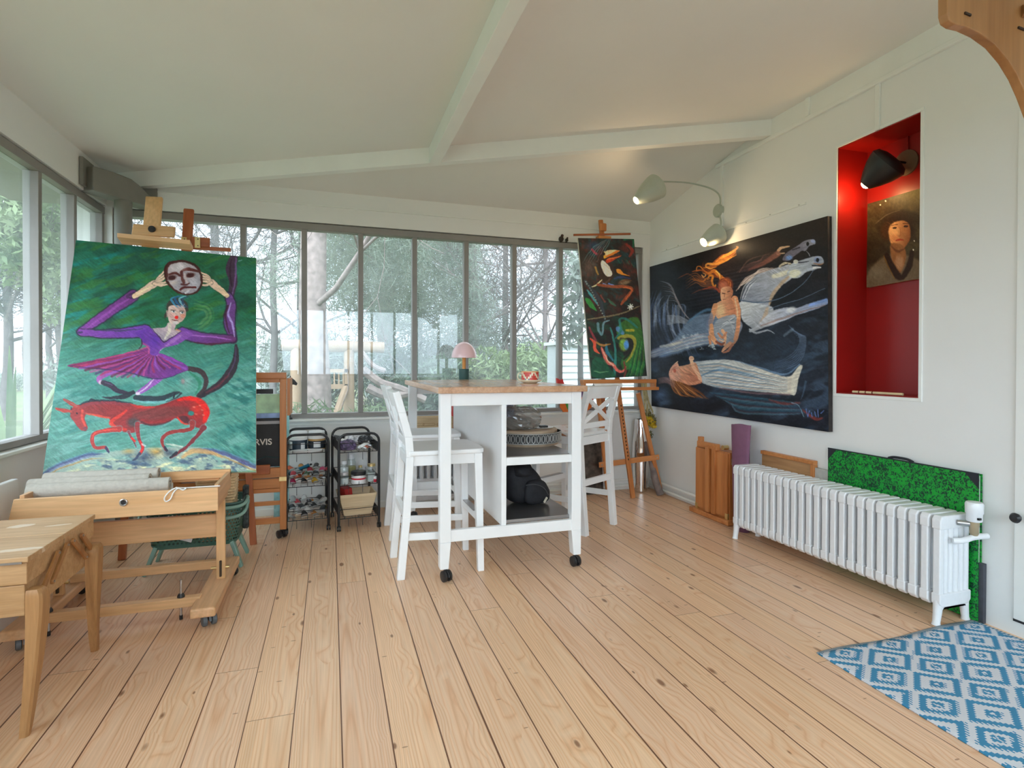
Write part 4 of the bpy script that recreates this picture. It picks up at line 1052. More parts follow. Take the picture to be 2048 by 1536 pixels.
# ------------------------------------------------------------------ right wall: large dark painting
DQ = ((1299.3, 533.7), (1655, 432), (1657, 864), (1303, 812))
def art_dark():
    p = Paint(DQ, 560, 430, (24, 27, 36), .4)
    n1 = p.noise(60, 26, -.3, 1); n2 = p.noise(90, 60, .2, 2)
    p.wash((16, 14, 17), np.clip((560-p.Y)/60, 0, .8)); p.wash((58, 76, 98), np.clip((n1-.42)*3.6, 0, .75)*np.clip((p.Y-580)/120, 0, 1)); p.wash((12, 13, 18), np.clip((p.noise(40, 18, -.2, 17)-.5)*4, 0, .7))
    p.wash((38, 26, 22), np.clip((n2-.45)*2.5, 0, .6)*np.clip((600-p.Y)/80, 0, 1))
    p.glow(1500, 745, 190, 70, (52, 74, 98), .55); p.glow(1560, 690, 90, 50, (46, 66, 92), .5)
    p.glow(1470, 520, 90, 60, (62, 42, 36), .5)
    for k in range(10):   # wind streaks
        y = 600-7*k; p.line([(1365, y+22), (1430, y+10), (1500, y-4), (1560, y-20)], [0, 3, 2, 0], (74, 58, 60) if k % 2 else (66, 62, 78), .35, 2)
    # swirl of blue-white tail, left
    for k in range(26):
        x = 1300+k*2.2; j = lambda: p.rng.uniform(-6, 6)
        p.line([(x+10+j(), 583+k*1.2+2*j()), (x-2+k*.6+j(), 620+j()), (1304+k*2.5+j(), 660), (1312+k*3.4+j(), 700+k*.6+2*j())], [0, p.rng.uniform(2, 6), p.rng.uniform(2, 5), 0], ((128, 148, 182), (84, 104, 142), (170, 176, 190), (52, 64, 92))[k % 4], .5, 1.6)
    for k in range(9):
        p.line([(1318+2*k, 562+5*k), (1342+1.5*k, 572+4*k), (1358+2*k, 610+3*k), (1376+k, 634+k)], [0, p.rng.uniform(1, 4), 2, 0], (118, 96, 92) if k % 2 else (150, 150, 160), .55, 1.2)
    for k in range(7): p.line([(1335, 632+3*k), (1362, 634+2*k), (1385, 648+k)], [2, 3, 1], (152, 156, 168), .6, 1.4)
    p.ell(1318, 676, 20, 24, (18, 22, 34), .2, .8, .8)
    for k in range(7): p.line([(1304, 700+3*k), (1340, 688+2*k), (1362, 672+k), (1376, 656)], [1, 3, 2, 0], (152, 140, 150) if k % 2 else (110, 124, 160), .6, 1.4)
    # blue body of the horse behind the rider
    p.poly([(1318, 712), (1352, 676), (1380, 640), (1410, 628), (1446, 636), (1450, 690), (1420, 690), (1380, 700), (1340, 712)], (110, 130, 156), .9, 5)
    p.wash((188, 200, 206), np.clip((p.noise(9, 7, 0, 5)-.55)*5, 0, .8)*((p.X > 1345) & (p.X < 1440) & (p.Y > 640) & (p.Y < 700) & (p.Y > 1000-p.X*.24)))
    p.line([(1376, 646), (1410, 622), (1440, 622), (1458, 612)], [2, 6, 5, 2], (86, 126, 162), .8, 3)
    for k in range(9): p.line([(1300, 712-1.5*k+4), (1350, 702-2*k), (1400, 690-2.5*k), (1440, 684-2*k)], [2, 4, 3, 1], ((198, 200, 196), (120, 140, 166), (170, 160, 170))[k % 3], .55, 1.5)
    p.line([(1322, 694), (1345, 690), (1365, 684)], [5, 5, 2], (214, 206, 184), .8, 2)
    # white horse: neck, chest, head
    p.poly([(1484, 600), (1496, 566), (1520, 546), (1548, 538), (1580, 530), (1588, 552), (1562, 575), (1542, 602), (1536, 618), (1486, 612)], (176, 180, 190), 1, 2, col2=(140, 146, 162), axis=((1560, 540), (1500, 606)))
    p.poly([(1484, 604), (1538, 612), (1548, 622), (1536, 650), (1512, 660), (1500, 654), (1486, 640), (1482, 618)], (196, 200, 204), 1, 2, col2=(150, 154, 164), axis=((1500, 610), (1530, 655)))
    p.line([(1548, 553), (1566, 549), (1582, 541)], [8, 10, 6], (224, 220, 200), .9, 3)
    p.line([(1540, 610), (1548, 588), (1566, 566), (1580, 552)], [4, 7, 7, 3], (186, 160, 132), .85, 2.5)
    p.line([(1523, 648), (1532, 632), (1536, 618)], [6, 9, 6], (190, 164, 138), .8, 3)
    p.poly([(1578, 540), (1584, 528), (1610, 519), (1632, 513), (1644, 515), (1647, 526), (1636, 530), (1640, 536), (1630, 541), (1614, 545), (1600, 556), (1584, 556), (1575, 548)], (186, 194, 202), 1, 1.5, col2=(150, 156, 172), axis=((1590, 550), (1640, 520)))
    p.ell(1590, 548, 12, 8, (230, 228, 204), -.2, .9, .5)
    p.ell(1634, 521, 6, 6, (120, 134, 176), 0, .8, .5); p.ell(1635, 521, 3.2, 4.2, (14, 16, 26)); p.line([(1628, 528), (1640, 530), (1647, 526)], [2, 3, 1], (176, 126, 96), .8)
    p.line([(1625, 532), (1638, 533)], 2.5, (22, 22, 30)); p.line([(1628, 537), (1641, 536)], [4, 3], (214, 216, 220))
    p.line([(1561, 534), (1570, 528), (1582, 528)], [5, 6, 3], (196, 184, 160)); p.line([(1564, 533), (1576, 529)], [1.5, 2], (40, 34, 36)); p.ell(1592, 524, 5, 4, (206, 206, 196)); p.line([(1598, 526), (1618, 524)], [3, 1.5], (56, 58, 70))
    for k in range(7): p.line([(1474+k*2, 582-k*2), (1494+k, 556+k), (1520, 546-k), (1556-k*3, 536)], [1, 3, 3, 0], ((206, 186, 172), (150, 110, 100), (226, 224, 222))[k % 3], .8, 1)
    for k in range(5): p.line([(1482+k*2, 598), (1490+k*3, 574), (1506+k*3, 558)], [1, 2, 0], ((214, 218, 224), (92, 98, 116))[k % 2], .8, .8)
    p.line([(1482, 600), (1506, 605), (1538, 604), (1575, 592), (1610, 565), (1628, 541)], [2.4, 2.4, 2, 1.6, 1.4, 1.2], (84, 100, 122), .95, .8)
    p.line([(1541, 619), (1570, 608), (1600, 600), (1650, 578)], 1.3, (96, 112, 136), .8, .8)
    # foreleg
    p.poly([(1530, 636), (1548, 622), (1575, 616), (1592, 617), (1620, 608), (1654, 600), (1654, 610), (1620, 624), (1592, 632), (1560, 646), (1525, 658), (1504, 666), (1500, 662), (1516, 652)], (188, 190, 198), 1, 1.6, col2=(128, 142, 178), axis=((1540, 640), (1650, 604)))
    p.line([(1620, 612), (1652, 601)], [6, 7], (124, 152, 208), .9, 2); p.ell(1583, 621, 10, 6, (222, 224, 228), -.3, .8, .6); p.line([(1524, 652), (1560, 640), (1600, 626), (1650, 612)], [3, 4, 3, 2], (150, 122, 116), .7, 1.5)
    p.line([(1500, 660), (1514, 667), (1536, 662), (1550, 668)], [3, 4, 3, 1], (202, 206, 214), .9, 1.2)
    # dark horse head above
    p.poly([(1566, 520), (1572, 508), (1592, 494), (1610, 482), (1628, 479), (1631, 488), (1620, 492), (1612, 502), (1604, 502), (1590, 512), (1578, 522)], (142, 142, 158), .95, 1.6, col2=(104, 98, 112), axis=((1626, 482), (1580, 515)))
    p.ell(1579, 516, 7, 5, (112, 148, 206), -.3, .9, .6); p.ell(1616, 488, 3, 4, (14, 14, 20)); p.ell(1627, 483, 5, 3.5, (150, 164, 206), .4, .7, .5); p.line([(1586, 500), (1600, 495)], [2, 3], (46, 44, 56))
    p.line([(1556, 507), (1562, 497), (1580, 493)], [5, 6, 2], (206, 164, 128)); p.line([(1560, 504), (1570, 501)], [2, 3], (38, 26, 24)); p.line([(1556, 508), (1570, 507)], [4, 2], (182, 150, 120))
    p.line([(1500, 540), (1530, 526), (1556, 508)], [4, 9, 12], (124, 70, 60), .8, 3, (168, 104, 84))
    for k in range(6): p.line([(1475+4*k, 545), (1500+4*k, 528), (1530, 520-2*k), (1560, 506-k)], [1, 2, 1, 0], (112, 74, 70), .6, 1.2)
    p.line([(1614, 503), (1618, 508), (1620, 513)], 1.3, (150, 150, 160)); p.line([(1480, 545), (1500, 520), (1540, 508)], [2, 3, 1], (130, 90, 78), .5)
    # hair of the rider
    for k in range(0, 24, 2):
        a = k/24; p.line([(1453-4*a, 576-8*a), (1440-10*a, 556-14*a), (1420-12*a+6*math.sin(k), 552-22*a), (1396+20*a, 536-16*a+4*math.sin(2*k))], [3, 2.5, 1.5, 0], ((176, 84, 34), (120, 52, 26))[k//2 % 2], .6, 1.2)
    for k in range(10): p.line([(1408+4*k, 536-2*k), (1425+4*k, 532-3*k+5*math.sin(k)), (1450+3*k, 522-3*k), (1474, 510-2*k)], [1, 5, 4, 1], ((232, 158, 70), (190, 106, 44), (150, 76, 40))[k % 3], .75, 1.2)
    for k in range(5): p.line([(1372, 556+6*k), (1392, 546+5*k), (1406, 556+4*k), (1425, 562+3*k)], [0, 2, 3, 2], (168, 92, 46), .6, 1.2)
    p.line([(1385, 588), (1410, 578), (1436, 580)], [1, 3, 2], (140, 74, 52), .6)
    hp = lambda L: [(1290+x*.1497, 430+y*.1497) for x, y in L]
    for L, w_, c in (([(1180, 560), (1080, 615), (960, 655), (850, 650), (825, 685), (880, 715), (960, 695)], [1, 4, 5, 4, 3, 3, 1], (226, 150, 66)), ([(1200, 545), (1120, 570), (1000, 610), (930, 650)], [1, 3, 3, 1], (196, 116, 50)), ([(700, 745), (705, 695), (745, 690), (790, 740), (860, 780), (930, 748), (990, 800), (1060, 850)], [2, 2, 2, 3, 5, 7, 7, 5], (206, 122, 46)),
            ([(640, 755), (720, 740), (790, 745), (850, 775)], [1, 3, 3, 2], (176, 90, 40)), ([(765, 800), (790, 830), (820, 800), (780, 775)], [2, 3, 2, 1], (224, 156, 90)), ([(850, 860), (870, 815), (915, 820), (905, 890), (935, 965), (955, 935)], [2, 4, 4, 4, 4, 2], (216, 136, 50)), ([(600, 850), (700, 880), (780, 890), (830, 850), (880, 850)], [0, 2, 3, 3, 2], (168, 98, 44)),
            ([(820, 920), (760, 880), (680, 860), (640, 820), (600, 800)], [2, 2, 2, 1, 0], (150, 84, 40)), ([(780, 1000), (880, 970), (950, 980), (1000, 1030)], [1, 3, 4, 4], (150, 66, 44)), ([(430, 855), (500, 820), (570, 790), (620, 800)], [0, 2, 2, 1], (120, 64, 40)), ([(950, 750), (1000, 790), (1010, 850)], [2, 3, 2], (244, 184, 96))): p.line(hp(L), w_, c, .9, 1)
    p.ell(1452, 572, 15, 17, (150, 72, 46), .3, .95, .3); p.ell(1448, 574, 8, 10, (196, 122, 92), 0, .6, .6)
    for k in range(6): p.line([(1440+3*k, 560), (1450+3*k, 556+2*k), (1462, 572+2*k)], [1, 2, 1], ((226, 130, 62), (96, 40, 26))[k % 2], .7, .8)
    # rider: head, torso, arms
    p.poly([(1442, 585), (1446, 576), (1462, 574), (1468, 584), (1463, 598), (1452, 606), (1444, 600)], (214, 164, 128), 1, 1.2, col2=(176, 110, 80), axis=((1446, 590), (1466, 590)))
    p.line([(1446, 587), (1452, 588)], 1.6, (60, 30, 24)); p.line([(1457, 585), (1461, 584)], 1.6, (60, 30, 24)); p.line([(1452, 588), (1450, 595)], 1.2, (150, 90, 66)); p.line([(1448, 600), (1455, 599)], 1.5, (120, 50, 44))
    p.poly([(1432, 610), (1444, 602), (1468, 596), (1478, 602), (1476, 622), (1468, 640), (1440, 640), (1430, 626)], (216, 166, 130), 1, 1.5, col2=(190, 116, 84), axis=((1434, 620), (1476, 620)))
    p.ell(1443, 622, 8, 12, (228, 206, 156), 0, .6, .8)
    p.line([(1432, 612), (1427, 630), (1422, 650), (1424, 672), (1432, 688)], [10, 10, 9, 8, 6], (214, 150, 108), 1, 1.2, (222, 170, 132))
    p.line([(1471, 598), (1477, 620), (1478, 650), (1474, 676), (1466, 690)], [12, 10, 9, 8, 6], (220, 148, 106), 1, 1.2, (206, 140, 104))
    p.line([(1471, 598), (1476, 625), (1476, 655)], [3, 3, 2], (240, 198, 160), .7, 1.2)
    # grey drape
    p.poly([(1428, 656), (1440, 638), (1466, 630), (1474, 634), (1476, 660), (1470, 684), (1452, 690), (1436, 680)], (150, 156, 166), .95, 1.6)
    for k in range(9): p.line([(1434+2*k, 668-3*k), (1452+k, 650-k), (1470, 634+4*k)], [1, 3, 2], ((206, 208, 208), (102, 112, 128), (180, 184, 190))[k % 3], .75, 1)
    p.poly([(1416, 640), (1424, 625), (1428, 640), (1422, 662), (1414, 656)], (120, 130, 158), .7, 3); p.poly([(1476, 640), (1486, 648), (1484, 662), (1474, 676)], (150, 154, 172), .8, 2)
    p.line([(1424, 652), (1426, 672), (1434, 686)], [8, 8, 6], (216, 154, 112)); p.line([(1478, 640), (1477, 660), (1472, 680)], [8, 8, 7], (216, 146, 104))
    p.line([(1420, 674), (1422, 688)], [6, 5], (200, 140, 104)); p.line([(1446, 662), (1452, 672), (1450, 690)], [6, 6, 5], (224, 168, 128)); p.line([(1438, 668), (1446, 676), (1454, 666)], [4, 5, 4], (196, 132, 98))
    p.line([(1462, 688), (1452, 696), (1446, 704)], [8, 7, 3], (224, 160, 120)); p.line([(1466, 690), (1458, 702), (1448, 706)], [5, 5, 2], (188, 116, 84)); p.line([(1434, 684), (1444, 690), (1450, 686)], [5, 5, 3], (140, 78, 56)); p.line([(1440, 680), (1448, 684)], 2, (240, 196, 156))
    # large dark arc with pale swirls
    for k in range(7): p.line([(1578+3*k, 652+4*k), (1600+2*k, 676), (1590+2*k, 705+3*k), (1550, 730+3*k)], [1, 2.4, 2, 0], (112, 134, 164), .45, 1.5)
    p.line([(1570, 672), (1586, 660)], [5, 6], (128, 146, 164), .6, 3); p.ell(1520, 700, 60, 34, (30, 36, 46), -.1, .55, 1.2)
    # reclining figure
    p.poly([(1384, 728), (1410, 722), (1450, 720), (1480, 724), (1510, 734), (1550, 748), (1580, 754), (1600, 732), (1604, 736), (1596, 762), (1588, 780), (1590, 790), (1560, 788), (1500, 782), (1440, 776), (1400, 764), (1388, 746)], (164, 170, 172), 1, 2, col2=(196, 188, 172), axis=((1400, 740), (1590, 770)))
    for k in range(16): p.line([(1392+k*2, 730+k*2.6), (1440, 726+k*3.2), (1500, 740+k*2.7), (1575, 760+k*1.6)], [1, 3, 3, 1], ((214, 214, 206), (92, 116, 136), (188, 168, 150), (128, 150, 168))[k % 4], .6, 1.3)
    p.line([(1404, 752), (1440, 740), (1490, 748), (1540, 764)], [2, 4, 3, 0], (70, 108, 142), .7, 2); p.line([(1470, 722), (1520, 736), (1570, 750), (1600, 730)], [1, 3, 4, 2], (112, 140, 168), .7, 1.5)
    p.line([(1440, 776), (1500, 786), (1580, 790)], [2, 4, 3], (122, 92, 96), .7, 2); p.poly([(1586, 752), (1603, 732), (1606, 736), (1598, 760), (1592, 790), (1584, 786)], (204, 200, 184), .9, 1.5)
    p.poly([(1360, 748), (1372, 738), (1390, 726), (1398, 740), (1404, 756), (1400, 766), (1380, 770), (1362, 766)], (214, 158, 124), 1, 1.3, col2=(176, 104, 78), axis=((1366, 740), (1396, 768)))
    p.poly([(1352, 728), (1359, 733), (1379, 730), (1386, 726), (1392, 738), (1404, 760), (1400, 769), (1364, 771), (1352, 752)], (212, 156, 124), 1, 1.3, col2=(178, 108, 82), axis=((1366, 735), (1394, 770))); p.line([(1357, 736), (1372, 748), (1392, 752)], [1, 2, 1], (150, 88, 70), .7, 1.2)
    p.line([(1384, 722), (1388, 736), (1398, 750), (1402, 762)], [6, 7, 7, 6], (226, 172, 138)); p.ell(1384, 718, 5, 5, (224, 176, 146)); p.line([(1366, 764), (1384, 768), (1400, 764)], [5, 6, 5], (206, 140, 108))
    p.poly([(1338, 748), (1342, 736), (1352, 726), (1357, 728), (1360, 742), (1362, 756), (1352, 766), (1342, 762)], (208, 152, 128), 1, 1.2); p.ell(1350, 742, 3, 4, (186, 84, 66), -.3, .8, .5); p.line([(1342, 745), (1347, 737), (1354, 733)], [2, 3, 2], (176, 112, 92), .6, 1.2); p.line([(1352, 727), (1356, 724)], 2, (220, 180, 150))
    for k in range(14): p.line([(1342+2*k, 762+.5*k), (1346+3*k, 776), (1352+4*k, 786+1.2*(k % 4)), (1366+4*k, 792+k*.5)], [3, 4, 3, 1], ((150, 92, 48), (96, 54, 34), (206, 140, 74), (128, 74, 42))[k % 4], .8, 1.2)
    for k in range(6): p.line([(1316, 758+2*k), (1334, 756+2*k), (1350, 766+2*k)], [1, 3, 2], (150, 110, 104), .5, 1.5)
    # dark water with teal, red and violet streaks
    for k in range(12): p.line([(1420+4*k, 786+2*k), (1480, 792+3*k), (1540, 800+2.6*k), (1600, 806+2*k)], [1, 4, 4, 1], ((52, 108, 126), (34, 70, 92), (66, 44, 54), (88, 130, 146))[k % 4], .5, 1.6)
    p.line([(1540, 800), (1570, 808), (1600, 806)], [3, 6, 3], (112, 52, 50), .8, 2.5); p.line([(1606, 820), (1630, 838), (1644, 836)], [3, 7, 3], (128, 52, 46), .8, 2)
    p.line([(1584, 806), (1598, 812), (1608, 834)], 1.5, (120, 160, 178), .8); p.glow(1320, 790, 26, 22, (84, 112, 150), .8); p.glow(1325, 700, 26, 40, (60, 80, 118), .4)
    p.ell(1303, 765, 6, 14, (12, 14, 22), 0, .8, .8); p.line([(1612, 764), (1606, 790), (1602, 800)], [4, 3, 1], (74, 98, 122), .6, 2); p.line([(1580, 810), (1630, 820), (1650, 780)], [3, 6, 3], (40, 54, 76), .5, 3)
    for a, b in (((1613, 818), (1616, 834)), ((1616, 834), (1620, 822)), ((1624, 826), (1625, 834)), ((1630, 824), (1632, 834)), ((1636, 820), (1637, 834)), ((1642, 827), (1648, 822))): p.line([a, b], 1.6, (92, 118, 178), .9, .8)
    return p.finish(.22, -.25)
M_dedge = plain('dark_painted_canvas_edge', rgb(40, 34, 34), .6, var=.5, scale=25)
P4 = [on_rw(x, y, .032) for x, y in DQ]
stretched('painting', 'huge dark painting of a rider and white horses above a reclining woman', P4, .028, RWN, art_dark(), M_oildark, 1.2, M_dedge)
# portrait in the niche
PQ = ((1735, 408), (1846, 375), (1842, 556), (1733, 575))
def art_portrait():
    p = Paint(PQ, 150, 200, (58, 48, 30), .35)
    n = p.noise(12, 10, 0, 3); p.wash((78, 68, 42), np.clip((n-.4)*2, 0, .7)); p.wash((112, 100, 54), np.clip((430-p.Y)/40, 0, 1)*np.clip((p.X-1765)/60, 0, 1)*.9)
    p.wash((40, 30, 18), np.clip((p.Y-450)/60, 0, .6)*np.clip((1800-p.X)/40, 0, 1))
    p.poly([(1733, 575), (1740, 540), (1765, 515), (1785, 508), (1820, 512), (1845, 530), (1845, 565)], (104, 88, 66), 1, 5); p.glow(1752, 545, 26, 22, (124, 116, 96), .6)
    p.poly([(1752, 452), (1772, 430), (1800, 419), (1826, 424), (1846, 436), (1846, 455), (1815, 440), (1790, 446), (1768, 470)], (44, 36, 22), .7, 7)
    p.line([(1752, 447), (1774, 430), (1800, 420)], [1, 2, 1], (120, 108, 84), .6, 1.5)
    p.ell(1799, 456, 31, 30, (44, 30, 17), 0, 1, .5); p.ell(1774, 464, 12, 17, (70, 44, 22), 0, .9, .7)
    for k in range(9): p.line([(1770+5*k, 440+abs(4-k)*1.5), (1776+5*k, 446+abs(4-k)), (1774+5*k, 454)], [1, 3, 1], (96, 62, 30) if k % 2 else (58, 36, 18), .7, 1.4)
    p.poly([(1778, 468), (1782, 450), (1800, 442), (1816, 446), (1821, 462), (1819, 482), (1808, 498), (1796, 500), (1784, 490)], (216, 156, 96), 1, 2.5, col2=(132, 78, 42), axis=((1786, 470), (1822, 476)))
    p.ell(1790, 462, 9, 8, (226, 172, 112), 0, .7, .9); p.ell(1789, 478, 8, 8, (214, 132, 76), 0, .5, .9)
    p.ell(1790, 456, 4.5, 2, (60, 36, 22), -.1); p.ell(1812, 453, 4.5, 2, (48, 28, 18), -.1); p.line([(1783, 451), (1796, 449)], 1.6, (92, 58, 32), .8); p.line([(1807, 448), (1818, 448)], 1.6, (70, 44, 26), .8)
    p.line([(1800, 455), (1802, 470), (1798, 473)], [1.5, 2.5, 2], (160, 98, 56), .7, 1.2); p.line([(1793, 482), (1800, 480), (1807, 481)], [2, 4, 2], (162, 62, 40), .95, 1)
    p.poly([(1783, 488), (1808, 494), (1812, 520), (1798, 548), (1784, 520)], (140, 92, 52), 1, 3); p.ell(1799, 526, 8, 14, (172, 130, 94), 0, .8, .8); p.line([(1784, 494), (1796, 503), (1810, 498)], [2, 5, 2], (92, 54, 30), .7, 2)
    p.line([(1774, 512), (1782, 530), (1796, 552), (1806, 556)], [12, 13, 14, 8], (44, 26, 14), 1, 3); p.line([(1824, 505), (1820, 530), (1808, 552)], [8, 12, 10], (42, 26, 14), 1, 3)
    p.line([(1768, 512), (1778, 536), (1790, 558)], [2, 3, 2], (128, 92, 44), .7, 1.5)
    for x, y in ((1761, 410), (1772, 402), (1829, 483), (1827, 500)): p.ell(x, y, 1.4, 1.4, (220, 212, 190))
    return p.finish(.12, .8)
PP = [on_rw(x, y, -ND+.028) for x, y in PQ]
stretched('portrait_painting', 'small old portrait of a person in a dark hat hanging in the red niche', PP, .022, RWN, art_portrait(), M_oildark, 1.2, plain('aged_canvas_edge', rgb(180, 164, 132), .8, var=.2))

# ------------------------------------------------------------------ wall lamps
M_shadew = plain('pale_grey_lamp_enamel', rgb(172, 180, 168), .4, var=.02)
M_shadeb = plain('black_lamp_enamel', (.012, .012, .012, 1), .45, var=.1)
M_bulb = emit('warm_bulb', (1.0, .72, .38, 1), 14.0)
M_diskgrey = plain('dull_bronze_plate', rgb(120, 108, 84), .5, metal=.3)
def cone_shade(parent, wide, narrow, rw_, rn, mat, bulb=True, dome=.2):
    wide, narrow = Vector(wide), Vector(narrow); ax = (narrow-wide).normalized(); L = (narrow-wide).length
    pr = [(0, -rw_*dome), (rw_*.5, -rw_*dome*.92), (rw_*.85, -rw_*dome*.6), (rw_, 0), (rw_*.96, L*.14), (rw_*.76+rn*.24, L*.4), (rw_*.4+rn*.6, L*.72), (rn, L), (rn-.003, L), (rw_*.4+rn*.6-.003, L*.72), (rw_*.75, L*.3)]
    sh = MB().lathe(wide, pr, 32, ax, cap=False).build('lamp_shade', mat, parent, smooth=True, world=True)
    if bulb:
        b = MB(); b.ball(narrow-ax*rn*.35, rn*.82, 16, 10); o = b.build('bulb', M_bulb, sh, smooth=True)
        inv = parent_matrix(sh).inverted()
        for v in o.data.vertices: v.co = inv @ v.co
    return sh
pl = on_rw(1440, 422, .03); YL = pl.y
t = thing('wall_lamp', 'pale grey wall lamp with a long curved arm and two cone shades', 'lamp', on_rw(1440, 422, 0))
k_ = (pl-CAMP).dot(Fv)/FPX
rr = .046
MB().lathe(on_rw(1440, 422, 0), [(0, 0), (rr, 0), (rr, .022), (rr*.9, .028), (0, .03)], 32, RWN).build('wall_plate', M_shadew, t, smooth=True, world=True)
a0 = pl+Vector((0, 0, rr*.8)); end = on_y(1320, 363, YL)
arm = [a0, on_y(1440, 395, YL), on_y(1432, 383, YL), on_y(1410, 373, YL), on_y(1370, 365, YL), end]
MB().tube(crom(arm, 6), .0055, 8).build('arm', M_shadew, t, smooth=True, world=True)
kk = (end-CAMP).dot(Fv)/FPX
cone_shade(t, on_y(1313, 373, YL), on_y(1272, 401, YL), 26*kk, 8*kk, M_shadew)
low = on_y(1443, 455, YL-.03)
MB().tube(crom([pl-Vector((0, 0, rr*.8)), on_y(1442, 445, YL-.01), on_y(1441, 458, YL-.03)], 4), .0055, 8).build('arm', M_shadew, t, smooth=True, world=True)
kk = (low-CAMP).dot(Fv)/FPX
cone_shade(t, on_y(1437, 467, YL-.03), on_y(1407, 485, YL-.03), 21*kk, 10*kk, M_shadew)
def warm(name, loc, w, r=.02, col=(1.0, .70, .38)):
    ld = bpy.data.lights.new(name, 'POINT'); ld.energy = w; ld.color = col; ld.shadow_soft_size = r
    o = bpy.data.objects.new(name, ld); COL.objects.link(o); o.location = loc; return o
warm('wall_lamp_light', on_y(1425, 487, YL-.06), 2.2); warm('long_arm_light', on_y(1266, 412, YL), 1.6)
t = thing('niche_lamp', 'black cone wall lamp fixed inside the red niche above the portrait', 'lamp', on_rw(1815, 325, -ND))
c = on_rw(1814, 326, -ND); kk = (c-CAMP).dot(Fv)/FPX
MB().lathe(c, [(0, 0), (25*kk, 0), (25*kk, .010), (0, .012)], 36, RWN).build('wall_plate', M_diskgrey, t, smooth=True, world=True)
wd_, nw_ = on_rw(1777, 325, -ND+.125), on_rw(1730, 370, -ND+.16)
MB().tube([c+RWN*.01, c+RWN*.06, wd_], .006, 8).build('arm', M_shadeb, t, smooth=True, world=True)
kk = (wd_-CAMP).dot(Fv)/FPX
cone_shade(t, wd_, nw_, 38*kk, 12.5*kk, M_shadeb, True, .35)
warm('niche_lamp_light', nw_+(nw_-wd_).normalized()*.035-RWN*.01, 1.5, .018, (1.0, .62, .25))
mb = MB(); mb.tube([on_rw(1762, 264, -ND+.004), on_rw(1816, 270, -ND+.004), on_rw(1816, 300, -ND+.004)], .006, 4); mb.build('cable', M_red, t, world=True)
# picture rail with hooks above the dark painting
a, c = on_rw(1322, 503, .004), on_rw(1612, 406, .004)
t = thing('picture_rail', 'thin white picture rail with screws above the dark painting', 'rail', a)
MB().bar(a, c, .010, .012, RWN).build('rail', M_trim, t, world=True)
for f in (.06, .17, .40, .54, .68, .82, .97):
    q = a+(c-a)*f; MB().cyl(q, q+RWN*.009, .004, 8).build('screw', M_steel, t, world=True)
# wooden peg on the niche ledge
t = thing('bamboo_flute', 'pale bamboo flute lying on the ledge of the red niche', 'flute', on_rw(1755, 790, -.05))
a, c = on_rw(1706, 786, -.03), on_rw(1806, 793, -.03); a.z = c.z = NZ0+.012
MB().cyl(a, c, .0065, 12).build('tube', plain('bamboo', rgb(226, 204, 160), .5), t, smooth=True, world=True)
for f in (.14, .28, .42):
    q = a+(c-a)*f; MB().cyl(q-(c-a).normalized()*.003, q+(c-a).normalized()*.003, .0072, 12).build('binding', plain('red_thread', rgb(120, 40, 30), .7), t, smooth=True, world=True)

# ------------------------------------------------------------------ cast iron radiator
M_rad = plain('white_radiator_enamel', (.80, .815, .84), .3, var=.015, bump=.06, scale=60)
RX, RY0, RY1, NS, RD = 2.340, 1.615, 2.80, 25, .180
def section_mb():
    mb = MB(); w = .0185; D = RD
    def hdr(z0, z1, flip):
        z = lambda f: z0+(z1-z0)*f
        pr = [(0, z(.0)), (D, z(.0)), (D, z(.7)), (D-.012, z(1)), (.012, z(1)), (0, z(.72))] if not flip else [(0, z(1)), (D, z(1)), (D, z(.3)), (D-.015, z(0)), (.015, z(0)), (0, z(.3))]
        mb.prism([(x, -w, zz) for x, zz in pr], (0, 2*w, 0))
    hdr(.392, .447, False); hdr(.075, .130, True)
    for k in range(6):
        x = .014+k*(D-.028)/5
        mb.cur = 0
        if k: mb.lathe((x, 0, .12), [(.015, 0), (.015, .282)], 10)
        else: mb.bb((.0025, -.0145, .10), (.026, .0145, .42))
    return mb
t = thing('radiator', 'long low white cast iron radiator standing before the right wall', 'radiator', (RX, RY0, 0))
sec0 = section_mb().build('section', M_rad, t, bevel=.009, seg=3)
for i in range(1, NS):
    s_ = sec0.copy(); COL.objects.link(s_); s_.parent = t; s_.location = (0, (RY1-RY0)*i/(NS-1), 0)
mb = MB()
for z in (.418, .103): mb.cyl((.09, 0, z), (.09, RY1-RY0, z), .022, 14)
mb.build('nipple_pipe', M_rad, t, smooth=True)
for y in (0, RY1-RY0):
    for x, sx in ((.016, -1), (RD-.016, 1)):
        MB().tube([(x, y, .10), (x+.004*sx, y, .05), (x+.010*sx, y, .012), (x+.012*sx, y, 0)], [.018, .016, .014, .017], 12).build('foot', M_rad, t, smooth=True)
    MB().prism([(.02, y-.014, .085), (.02, y-.014, .06), (.045, y-.014, .082), (RD-.045, y-.014, .082), (RD-.02, y-.014, .06), (RD-.02, y-.014, .085)], (0, .028, 0)).build('foot_web', M_rad, t, bevel=.003)
vp = Vector((.125, -.062, .418))
MB().cyl((.09, -.02, .418), vp+Vector((0, .0, 0)), .011, 12).build('valve_stem', M_steel, t, smooth=True)
MB().lathe(vp+Vector((0, 0, -.045)), [(.012, 0), (.016, .01), (.015, .03), (.018, .045), (.017, .06), (0, .062)], 16).build('valve_body', plain('aged_brass', rgb(176, 160, 132), .4, metal=.5), t, smooth=True)
MB().lathe(vp+Vector((0, 0, .012)), [(.024, 0), (.027, .004), (.027, .03), (.030, .034), (.031, .07), (.027, .078), (0, .08)], 28).build('thermostat_head', M_rad, t, smooth=True)
MB().box(vp+Vector((-.012, -.026, .028)), (.014, .008, .008)).build('dial_window', M_black, t)
